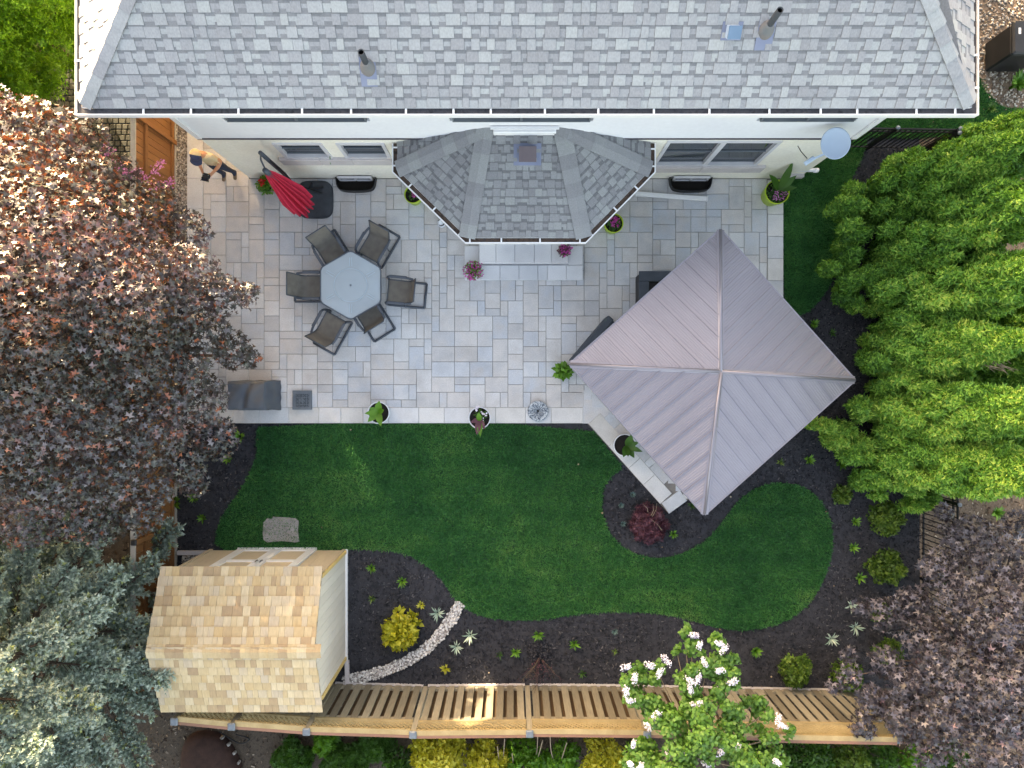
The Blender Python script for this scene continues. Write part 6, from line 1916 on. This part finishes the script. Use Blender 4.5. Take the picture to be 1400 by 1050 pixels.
# --- blue spruce, lower left
sp = thing('blue_spruce', (-9.7, -5.2, 0), 'blue grey spruce spreading boughs over the lower left corner', 'tree')
rg = np.random.default_rng(77)
tx, ty = -9.4, -5.1
MB().tube([(tx, ty, 0), (tx, ty, 3), (tx - .05, ty, 7.5)], [.19, .13, .02], 10).build('trunk', M['bark'], sp, True)
Sp, Sd, St = [], [], []
bough_mesh_count = 0
for i in range(92):
    z = .9 + 5.8 * (i / 92.0) ** 1.05
    L = (3.75 - .50 * (z - 1.0)) * rg.uniform(.75, 1.06)
    if L < .5: continue
    a = i * 2.39996 + rg.uniform(-.25, .25)
    dirv = np.array([math.cos(a), math.sin(a), 0]); side = np.array([-dirv[1], dirv[0], 0])
    pts = []
    for k in range(7):
        t = k / 6; pts.append(np.array([tx, ty, z]) + dirv * L * t + np.array([0, 0, -.32 * L * t * (1 - t) * .9 + .05 * t]) + side * .06 * math.sin(3 * t + i))
    bt = MB().tube([tuple(p) for p in pts], [.035 * (1 - .8 * k / 6) for k in range(7)], 5).build('branch', M['bark'], sp, True)
    nt_ = int(L * 11)
    tw = MB()
    for j in range(nt_):
        t = .22 + .78 * (j + .5) / nt_
        b0 = np.array(pts[0]) + 0; kk = min(5, int(t * 6)); f = t * 6 - kk; b0 = pts[kk] * (1 - f) + pts[kk + 1] * f
        for s in (-1, 1):
            tl = (.18 + .62 * (1 - t) ** .7 * min(1, t * 2.2)) * rg.uniform(.55, 1.1)
            an = rg.uniform(.55, .95)
            td = nrm(dirv * math.cos(an) + side * s * math.sin(an) + np.array([0, 0, rg.uniform(-.12, .16)]))
            tw.tube([tuple(b0), tuple(b0 + td * tl)], [.008, .003], 3, cap=False)
            ns = max(4, int(tl * 50))
            q = (np.arange(ns) + rg.random(ns)) / ns
            q = q[q > (.30 if t < .6 else .05)]
            p = b0 + td[None, :] * (tl * q[:, None])
            br = rg.normal(size=(len(q), 3)) * np.array([.6, .6, .35]) + td * 1.1 + np.array([0, 0, .25])
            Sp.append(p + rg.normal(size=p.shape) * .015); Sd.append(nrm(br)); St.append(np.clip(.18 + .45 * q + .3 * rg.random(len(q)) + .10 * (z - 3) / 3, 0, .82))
    tw.build('twigs', M['bark'], sp)
pos = np.concatenate(Sp); fwd = np.concatenate(Sd); tone = np.concatenate(St)
n = len(pos); tone = np.where(rg.random(n) < .035, .98, tone)
size = .11 + .06 * RNG.random(n)
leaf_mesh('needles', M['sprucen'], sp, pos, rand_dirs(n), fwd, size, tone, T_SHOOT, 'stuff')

# --- bright green conifer, upper left
gcf = thing('green_conifer', (-9.8, 7.2, 0), 'bright yellow green conifer in the upper left corner', 'tree')
GR = [(20, 20, 3.6, .7), (60, 60, 3.2, .55), (15, 90, 3.4, .6), (80, 20, 3.2, .45), (70, 105, 2.8, .40), (95, 85, 2.4, .28), (40, 120, 2.9, .4), (-40, 40, 4.0, .9), (40, -30, 4.0, .8), (90, -30, 3.4, .5),
      (-10, -130, 3.6, .9), (70, -130, 3.4, .8), (-90, -60, 4.2, 1.0), (-120, -180, 4.2, 1.1), (20, -220, 3.6, 1.0), (85, -210, 3.2, .8), (-60, 110, 3.6, .8)]  # clumps out of view, added to shade the patio
cl = clumps_px(GR)
sub = []
for c in cl:
    for _ in range(16):
        d = nrm(RNG.normal(size=3)); d[2] = abs(d[2]); sub.append((c[0] + d[0] * c[3] * .75, c[1] + d[1] * c[3] * .75, c[2] + d[2] * c[5] * .75, c[3] * .36, c[3] * .36, c[3] * .34))
cl += [(-8.4, 8.2, 2.3, .85, .85, .8), (-7.9, 8.8, 1.5, .85, .85, .9), (-8.9, 7.7, 1.7, .85, .85, .9), (-7.6, 9.4, 2.2, .8, .8, .8), (-9.3, 8.4, 2.6, .9, .9, .8), (-10.4, 8.3, 3.2, 1.0, 1.0, .9)]  # more unseen low clumps, added to block sun from patio and lawn
for c in cl[-6:]:
    for _ in range(22):
        d = nrm(RNG.normal(size=3)); sub.append((c[0] + d[0] * c[3] * .7, c[1] + d[1] * c[3] * .7, c[2] + d[2] * c[5] * .7, c[3] * .36, c[3] * .36, c[3] * .36))
def shade_conifer(x, y, h, r, label, seed):  # unseen trees, added to keep the sun off the yard
    t = thing('green_conifer', (x, y, 0), label, 'tree', 'conifers of the row at the upper left')
    rg = np.random.default_rng(seed); s_ = []
    for i in range(60):
        q = (i + .5) / 60; z = .5 + (h - .6) * q; rr = r * (1 - q ** 2) * rg.uniform(.5, .9); th = i * 2.4
        s_.append((x + rr * math.cos(th), y + rr * math.sin(th), z, r * .42, r * .42, r * .42))
    MB().tube([(x, y, 0), (x, y, h * .5), (x, y, h * .9)], [.12, .08, .02], 8).build('trunk', M['bark'], t, True)
    p, nn, ii = clump_leaves(s_, 50, up=.3, shell=.5, zbias=-.6, inside=False)
    n = len(p); f = nrm(nn + .7 * RNG.normal(size=(n, 3)))
    leaf_mesh('crown', M['conifer'], t, p, rand_dirs(n), f, .20 + .10 * RNG.random(n), RNG.random(n), T_ROUND, 'stuff')
shade_conifer(-11.9, 7.0, 6.0, 1.4, 'unseen conifer, added for shade, just beyond the left edge of the picture above the maple', 41)
shade_conifer(-13.2, 6.4, 6.0, 1.4, 'unseen conifer, added for shade, further beyond the left edge of the picture behind the maple', 42)
shade_conifer(-17.0, 7.0, 7.2, 1.8, 'tallest unseen conifer, added for shade, beyond the left edge of the picture', 44)
shade_conifer(-15.0, 7.4, 6.8, 1.6, 'unseen conifer, added for shade, furthest beyond the left edge of the picture', 43)
setp(gcf, group='conifers of the row at the upper left')
limbs(gcf, None, [(-9.8, 7.2, 0), (-9.8, 7.2, 1.5), (-9.8, 7.2, 3.0), (-9.8, 7.2, 4.0)], [c[:3] for c in cl], .12)
pos, nor, ids = clump_leaves(sub, 290, up=.3, shell=.5, zbias=-.3, inside=False)
n = len(pos); fwd = nrm(nor + .7 * RNG.normal(size=(n, 3)))
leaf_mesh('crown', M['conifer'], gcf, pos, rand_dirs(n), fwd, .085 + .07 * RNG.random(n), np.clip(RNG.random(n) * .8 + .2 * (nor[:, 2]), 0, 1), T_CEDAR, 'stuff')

# --- lilac over the back fence
li = thing('lilac_bush', (3.6, -7.7, 0), 'tall leafy lilac with white flower clusters leaning over the back fence', 'shrub')
LI = [(935, 862, 2.9, .10), (945, 885, 2.9, .16), (970, 895, 2.9, .26), (985, 915, 2.9, .22), (940, 925, 3.0, .24), (900, 920, 2.8, .18), (870, 925, 2.7, .18), (865, 950, 2.8, .26), (900, 960, 2.9, .26), (950, 955, 3.1, .30), (985, 950, 3.0, .22),
      (960, 990, 3.2, .34), (915, 1000, 3.1, .34), (1000, 985, 2.9, .22), (1030, 960, 2.6, .16), (1045, 975, 2.6, .18), (1040, 1005, 2.6, .2), (980, 1025, 3.2, .36), (930, 1040, 3.1, .36), (1010, 1020, 2.9, .26), (880, 1030, 2.9, .28), (860, 1040, 2.6, .2), (1060, 1030, 2.5, .22), (1020, 1050, 2.9, .3),
      (1080, 1000, 2.3, .12), (925, 890, 2.8, .08), (1000, 900, 2.8, .10), (1005, 935, 2.9, .12)]
cl = clumps_px(LI)
limbs(li, None, [(3.6, -7.7, 0), (3.55, -7.6, .8), (3.5, -7.4, 1.6), (3.45, -7.0, 2.4)], [c[:3] for c in cl], .06, mt=M['twig'], nmax=28)
sub = []
for c in cl:
    for _ in range(6):
        d = RNG.normal(size=3) * .5; k_ = RNG.uniform(.38, .62); sub.append((c[0] + d[0] * c[3], c[1] + d[1] * c[3], c[2] + d[2] * c[3], c[3] * k_ * RNG.uniform(.8, 1.6), c[3] * k_, c[3] * k_))
pos, nor, ids = clump_leaves(sub, 620, up=.7, shell=.9, zbias=-.6, jit=.9, inside=False)
n = len(pos); fwd = nrm(rand_dirs(n) * np.array([1, 1, .4]))
leaf_mesh('leaves', M['lilacleaf'], li, pos, nor, fwd, .055 + .035 * RNG.random(n), np.clip(.15 + .75 * RNG.random(n), 0, 1), T_ROUND, 'stuff')
FL = [(950, 868), (957, 882), (984, 880), (990, 888), (963, 905), (985, 917), (868, 928), (888, 910), (902, 920), (911, 903), (855, 912), (856, 945), (862, 958), (955, 927), (945, 931), (1003, 932), (948, 965), (956, 962), (1065, 985), (1070, 992), (897, 978), (886, 993),
      (934, 1030), (913, 1030), (968, 1046), (876, 1048), (862, 1045), (984, 1030), (944, 943), (1006, 1020), (866, 1018), (1062, 1042)]
for i, (x, y) in enumerate(FL):
    q = P(x, y, 3.2); r_ = random.uniform(.045, .07); n = 90
    d = rand_dirs(n); el = np.array([math.cos(i * 1.3), math.sin(i * 1.3), .3])
    pos = np.array(q) + d * r_ * (.5 + .5 * RNG.random((n, 1))) + np.outer((RNG.random(n) - .5) * r_ * 2.4, el)
    leaf_mesh('flower_cluster', M['bloom'], li, pos, nrm(d + np.array([0, 0, .6])), rand_dirs(n), np.full(n, .030), RNG.random(n), T_ROUND, 'stuff')

# --- pink flowering branch by the left fence
rb_ = thing('pink_redbud', (-8.4, 3.9, 0), 'thin pink flowering branches rising in front of the brown fence', 'shrub')
paths = [[(185, 268, 0.0), (178, 250, 1.2), (160, 225, 2.0), (140, 208, 2.4)], [(185, 268, 0.0), (190, 248, 1.2), (205, 240, 2.0), (222, 222, 2.3)], [(185, 268, 0.0), (185, 246, 1.4), (170, 232, 2.1), (150, 226, 2.4)],
         [(185, 268, 0.0), (200, 258, 1.2), (222, 254, 2.0), (236, 248, 2.2)], [(185, 268, 0.0), (180, 240, 1.5), (150, 214, 2.2), (146, 200, 2.5)], [(185, 268, 0), (178, 246, 1.4), (165, 238, 2.1), (190, 236, 2.3)]]
base_ = P(185, 268, 0)
Fp = []
for pth in paths:
    pts = [tuple(P(*q)) for q in pth]; pts = chaikin_open(pts, 2)
    MB().tube(pts, [.014 * (1 - .7 * i / (len(pts) - 1)) for i in range(len(pts))], 5).build('branch', M['bark'], rb_, True)
    for k in range(110):
        t = random.uniform(.45, 1) * (len(pts) - 1.001); i = int(t); f = t - i
        p = np.array(pts[i]) * (1 - f) + np.array(pts[i + 1]) * f; Fp.append(p + RNG.normal(size=3) * .045)
pos = np.array(Fp); n = len(pos)
leaf_mesh('flowers', M['pink'], rb_, pos, nrm(rand_dirs(n) + np.array([0, 0, .7])), rand_dirs(n), .032 + .018 * RNG.random(n), RNG.random(n), T_ROUND, 'stuff')

# ------------------------------------------------------------------ shrubs
def mound(name, px, py, r, h, mt, label, group, seed, nl=26, dens=95, leaf=.085, tpl=T_OVAL, cat='shrub', stretch=(1, 1), zc=.5):
    c = P(px, py, h * zc); c.z = 0
    t = thing(name, c, label, cat, group)
    rg = np.random.default_rng(seed)
    MB().tube([c, c + Vector((.01, 0, h * .4)), c + Vector((0, .01, h * .7))], [.03, .02, .008], 6).build('stem', M['bark'], t, True)
    Ps, Ns, Ts = [], [], []
    for i in range(nl):
        s = (i + .5) / nl; th = i * 2.39996 + rg.uniform(-.4, .4)
        ph = math.acos(1 - s * 1.05) if s < .95 else 1.55
        rr = r * math.sin(ph) * rg.uniform(.6, .9); z = h * .25 + h * .62 * math.cos(ph) * rg.uniform(.7, 1.0)
        lr = r * rg.uniform(.24, .36)
        n = int(dens * lr * lr * 60)
        d = nrm(rg.normal(size=(n, 3))); d[:, 2] = np.abs(d[:, 2]) * .9 - .1
        o = np.array([c.x + rr * math.cos(th) * stretch[0], c.y + rr * math.sin(th) * stretch[1], z])
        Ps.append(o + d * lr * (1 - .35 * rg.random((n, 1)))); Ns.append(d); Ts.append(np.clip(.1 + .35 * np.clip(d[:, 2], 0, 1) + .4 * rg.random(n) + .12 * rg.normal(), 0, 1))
    pos = np.concatenate(Ps); d = np.concatenate(Ns); tn = np.concatenate(Ts); n = len(pos)
    fwd = nrm(d + np.array([0, 0, .5]) + .5 * rg.normal(size=(n, 3)))
    leaf_mesh('foliage', mt, t, pos, nrm(d + .6 * rg.normal(size=(n, 3))), fwd, leaf * (.7 + .6 * rg.random(n)), tn, tpl, 'stuff')
    return t
BXG = 'round green shrubs in the right bed'
mound('boxwood_shrub', 1213, 708, .36, .55, M['box'], 'upper of two large round shrubs near the black railing', BXG, 1)
mound('boxwood_shrub', 1212, 775, .38, .60, M['box'], 'lower of two large round shrubs near the black railing', BXG, 2)
mound('boxwood_shrub', 1088, 917, .34, .55, M['box'], 'round green shrub at the back fence right of the lilac', BXG, 3)
mound('boxwood_shrub', 1158, 925, .34, .55, M['box'], 'round green shrub at the back fence half under plum leaves', BXG, 4)
mound('boxwood_shrub', 1215, 893, .30, .5, M['box'], 'dark round shrub under the plum maple branches', BXG, 5)
mound('boxwood_shrub', 1205, 838, .22, .4, M['box'], 'small shrub at the tip of the upper plum maple branch', BXG, 15)
mound('boxwood_shrub', 1152, 676, .20, .35, M['box'], 'small round shrub below the cedar hedge', BXG, 6)
mound('golden_shrub', 547, 862, .38, .45, M['gold'], 'golden yellow shrub in the bed beside the pebble ribbon', None, 7, leaf=.15, dens=40, nl=30)
EU = 'shrubs behind the back fence'
mound('golden_euonymus', 600, 1040, .62, 1.1, M['gold'], 'yellow variegated shrub behind the fence below the sunlit slats', EU, 8, nl=40, leaf=.10, dens=55)
mound('golden_euonymus', 668, 1045, .50, 1.1, M['gold'], 'yellow variegated shrub behind the fence, right of the sunlit one', EU, 9, nl=34, leaf=.10, dens=55)
mound('golden_euonymus', 825, 1040, .48, 1.0, M['gold'], 'yellow green shrub behind the fence left of the lilac', EU, 10, nl=30, leaf=.09, dens=60)
mound('green_shrub', 718, 1045, .50, 1.0, M['green'], 'fresh green shrub with bare stems behind the fence', EU, 11, nl=28, leaf=.10, dens=55)
mound('green_shrub', 768, 1040, .40, .8, M['green'], 'low green shrub behind the fence between two yellow ones', EU, 12, nl=22, leaf=.10, dens=55)
mound('juniper_shrub', 470, 1045, .50, .55, M['deep'], 'dark feathery juniper behind the fence below the shed', EU, 13, nl=28, leaf=.10, tpl=T_SPRAY, dens=120)
mound('juniper_shrub', 515, 1020, .38, .45, M['deep'], 'smaller feathery juniper behind the fence', EU, 14, nl=22, leaf=.10, tpl=T_SPRAY, dens=120)
mound('golden_euonymus', 1105, 1035, .52, .9, M['deep'], 'dark yellow green shrub behind the fence right of the lilac', EU, 16, nl=32, leaf=.09, dens=60)
mound('golden_euonymus', 1165, 1045, .45, .8, M['box'], 'mixed green shrub behind the fence below the plum maple', EU, 17, nl=28, leaf=.10, dens=55)
mound('lime_shrub', 1250, 1040, .38, .7, M['green'], 'lime green shrub under the plum maple at the bottom edge', EU, 18, nl=24, leaf=.09, dens=60)
mound('green_shrub', 1030, 1045, .5, .9, M['deep'], 'dark green shrub under the lilac behind the fence', EU, 19, nl=28, leaf=.10, dens=55)
mound('juniper_shrub', 400, 1040, .45, .5, M['deep'], 'low juniper behind the fence near the brown planter', EU, 51, nl=24, leaf=.12, tpl=T_SPRAY, dens=90)
mound('green_shrub', 445, 1015, .28, .5, M['green'], 'feathery bright green seedling shrub behind the fence below the shed', EU, 52, nl=16, leaf=.12, tpl=T_SPRAY, dens=70)
mound('green_shrub', 545, 1040, .34, .6, M['deep'], 'dark green shrub behind the fence beside the yellow one', EU, 53, nl=20, leaf=.09, dens=60)
mound('green_shrub', 1205, 1035, .40, .7, M['deep'], 'dark green shrub at the foot of the plum maple behind the fence', EU, 54, nl=22, leaf=.09, dens=60)
mound('green_shrub', 880, 1040, .45, .9, M['deep'], 'dark green shrub left below the lilac behind the fence', EU, 55, nl=24, leaf=.09, dens=60)
mound('green_shrub', 1300, 1035, .40, .6, M['deep'], 'dark green shrub under the plum maple near the lower right corner', EU, 56, nl=22, leaf=.09, dens=60)
st_ = MB(); ru = random.Random(9)
t = thing('bare_bush', tuple(P(745, 1030, 0)), 'leafless bush of pale stems leaning behind the back fence', 'bush')
for i, (x, y) in enumerate(((690, 1010), (735, 1005), (742, 1012), (752, 1005), (700, 1030), (775, 1015), (680, 1020))):
    a = P(x + ru.uniform(-12, 12), 1048, .1); e = P(x, y, 1.2)
    MB().tube(chaikin_open([tuple(a), tuple(a.lerp(e, .5) + Vector((ru.uniform(-.08, .08), 0, .1))), tuple(e)], 2), .011, 5).build('stem', M['twig'], t, True)
mound('japanese_maple', 888, 716, .42, .50, M['japmaple'], 'low dark red Japanese maple in the island bed', None, 20, nl=34, leaf=.07, tpl=T_MAPLE_S, dens=70)
jm = MB()
for x, y, x2, y2 in ((905, 725, 890, 710), (890, 705, 893, 690), (892, 706, 898, 688), (886, 700, 880, 690)):
    jm.tube([P(x, y, .45), P((x + x2) / 2 + 2, (y + y2) / 2, .5), P(x2, y2, .52)], [.008, .006, .003], 5)
jmo = [o for o in bpy.data.objects if o.name.startswith('japanese_maple')][0]
jm.build('bare_twigs', M['twig'], jmo)

# ------------------------------------------------------------------ small bed plants
def rosette(name, px, py, L, n, mt, label, group=None, W=1.0, lift=.7, cat='plant', tpl=None):
    c = P(px, py, L * .3); c.z = .02
    t = thing(name, c, label, cat, group)
    tp = tpl or T_STRAP
    a = np.arange(n) * 2.39996 + RNG.normal(size=n) * .2
    d = np.stack([np.cos(a), np.sin(a), lift * (.4 + .8 * RNG.random(n))], -1)
    nor = nrm(np.stack([-np.cos(a) * lift, -np.sin(a) * lift, np.ones(n)], -1))
    v = np.array(tp[0]) * np.array([W, 1, 1])
    leaf_mesh('leaves', mt, t, np.array(c) + d * .015, nor, nrm(d), L * (.7 + .5 * RNG.random(n)), np.clip(RNG.random(n), 0, 1), (v.tolist(), tp[1]))
    return t
SG = 'small green perennials in the beds'
SM = [(328, 597, .20, 'green perennial in the left bed just below the patio corner'), (312, 627, .15, 'small green perennial in the left bed, second below the patio'), (240, 686, .26, 'leafy green plant by the left fence under the maple edge'), (266, 680, .18, 'green plant beside the leafy one under the maple edge'),
      (278, 708, .14, 'tiny green plant in the left bed above the shed'), (508, 776, .15, 'small green perennial nearest the shed wall'), (550, 794, .17, 'small green perennial between the shed and the lawn curve'), (736, 867, .18, 'green perennial just below the lawn, above the bare dark shrub'),
      (705, 891, .16, 'green perennial left of the bare dark shrub'), (785, 880, .17, 'green perennial right of the bare dark shrub'), (1105, 628, .16, 'green perennial right of the gazebo roof edge'), (1112, 443, .15, 'green perennial above the right gazebo corner'),
      (1165, 748, .17, 'bright green perennial left of the upper round shrub'), (1174, 789, .17, 'bright green perennial left of the lower round shrub'), (1149, 633, .20, 'green perennial below the leftmost cedar lobe'), (1163, 662, .17, 'spiky green perennial beside the small round shrub'), (1168, 712, .15, 'narrow green perennial above the bright green pair'), (920, 729, .15, 'green plant at the right of the red Japanese maple')]
for x, y, L, lab in SM: rosette('perennial', x, y, L, 18, M['green'], lab, SG, 1.3)
FG = 'faint small plants in the beds'
FN = [(509, 818, .13, M['box'], 'sparse brownish plant near the shed wall'), (683, 894, .12, M['deep'], 'faint dark green plant left of the green perennial'), (795, 920, .14, M['deep'], 'dark green plant in the bed near the middle of the fence'), (840, 890, .10, M['box'], 'sparse yellow green plant left of the lilac tip'), (1137, 455, .13, M['deep'], 'faint plant between gazebo corner and cedars'), (1066, 632, .14, M['box'], 'faint brown plant at the lower right gazebo edge'), (945, 690, .14, M['deep'], 'low plant under the bottom corner of the gazebo')]
for x, y, L, mt, lab in FN: rosette('perennial', x, y, L, 12, mt, lab, FG, 1.0)
rosette('golden_perennial', 576, 826, .12, 16, M['gold'], 'small yellow plant above the golden shrub', None, 1.4)
rosette('golden_perennial', 609, 913, .15, 16, M['gold'], 'small yellow plant near the fence beside the sunlit patch', None, 1.4)
YG = 'pale variegated yuccas'
for x, y, L, lab in ((598, 838, .22, 'pale yucca between the golden shrub and the pebble ribbon'), (624, 884, .20, 'pale yucca below the pebble ribbon, the lower of a pair'), (643, 868, .21, 'pale yucca below the pebble ribbon, the upper of a pair'), (1163, 827, .20, 'pale yucca highest of three beside the lawn end'), (1169, 857, .22, 'pale yucca nearest the plum maple branch'), (1136, 873, .22, 'pale yucca lowest of three beside the lawn end')):
    rosette('yucca', x, y, L, 13, M['yucca'], lab, YG, .9, .55)
BG = 'blue fescue tufts in the island bed'
for x, y, lab in ((864, 675, 'upper blue grey grass tuft in the island bed'), (848, 690, 'middle blue grey grass tuft in the island bed'), (851, 715, 'lower blue grey grass tuft in the island bed')):
    rosette('blue_fescue', x, y, .13, 80, M['bluegrass'], lab, BG, .35, 1.4)
rosette('grey_tuft', 840, 862, .12, 40, M['bluegrass'], 'grey green tuft in the bed left of the lilac tip', None, .5, 1.0)
rosette('fern', 1031, 888, .22, 40, M['green'], 'upright fern below the lawn, right of the lilac tip', None, 1.2, 1.2)
rosette('daylily', 1385, 118, .42, 130, M['green'], 'clump of green daylily leaves by the black bin', None, .9, 1.2)
rosette('daylily', 1352, 150, .2, 24, M['deep'], 'small tuft of green leaves below the daylily clump', None, .9, 1.0)
rosette('perennial', 1287, 788, .26, 40, M['green'], 'green plant behind the black railing near the plum maple', None, 1.2, .9)
rosette('perennial', 1360, 700, .22, 30, M['green'], 'green plant on the wood chips below the cedars', None, 1.4, .8)
# bare dark shrub with a dark mulch mound
t = thing('bare_shrub', tuple(P(740, 905, 0)), 'leafless dark twiggy shrub in the bed near the back fence', 'shrub')
ru = random.Random(31)
b0 = P(738, 898, 0)
for i in range(12):
    a = ru.uniform(-2.6, -.5); L = ru.uniform(.3, .62)
    e = b0 + Vector((L * math.cos(a), L * math.sin(a), ru.uniform(.3, .6))); m_ = b0.lerp(e, .5) + Vector((ru.uniform(-.05, .05), ru.uniform(-.05, .05), .06))
    pts = chaikin_open([tuple(b0 + Vector((0, 0, .02))), tuple(m_), tuple(e)], 1)
    br = MB().tube(pts, [.009 * (1 - .7 * k / (len(pts) - 1)) for k in range(len(pts))], 5)
    for k in range(4):
        s = m_.lerp(e, ru.random()); br.tube([s, s + Vector((ru.uniform(-.12, .12), ru.uniform(-.14, .06), .08))], [.004, .002], 4)
    br.build('twig', M['japmaple'] if i % 2 else M['bark'], t)
tuft(t, b0 + Vector((0, -.2, .25)), .3, .25, 90, M['japmaple'], .03)
tuft(t, b0 + Vector((0, .12, .0)), .30, .12, 500, M['chips'], .05)
# fallen leaves on the lawn and beds
dl = [(352, 602, 'at the left lawn edge'), (478, 588, 'on the lawn left of the first white pot'), (440, 722, 'on the lawn right of the concrete stepping stone'), (880, 765, 'at the bottom rim of the island bed'), (1000, 680, 'on the bed under the lower right gazebo edge'),
      (1140, 800, 'at the right end of the lawn near the yuccas'), (1128, 700, 'at the upper right rim of the round lawn end'), (985, 862, 'below the lowest lawn curve near the lilac tip'), (790, 636, 'on the lawn below the diagonal patio corner'), (668, 921, 'on the bed near the sunlit fence slats'),
      (1053, 925, 'on the bed left of the round shrub at the back fence'), (904, 748, 'below the red Japanese maple'), (824, 700, 'at the left rim of the island bed')]
M['deadleaf'] = leafmat('dry_leaf', [lin(110, 88, 66), lin(150, 130, 104), lin(180, 164, 140)], lin(180, 140, 90), .1, src='obj')
lm = mesh_from('fallen_leaf', *T_ROUND, M['deadleaf'])
for i, (x, y, wh) in enumerate(dl):
    q = P(x, y, .06); o = bpy.data.objects.new('fallen_leaf', lm); COL.objects.link(o)
    o.location = q; s = ru.uniform(.035, .055); o.scale = (s, s, s); o.rotation_euler = (ru.uniform(-.4, .4), ru.uniform(-.4, .4), ru.uniform(0, 6.3))
    setp(o, 'small dry fallen leaf ' + wh, 'leaf', 'fallen leaves')
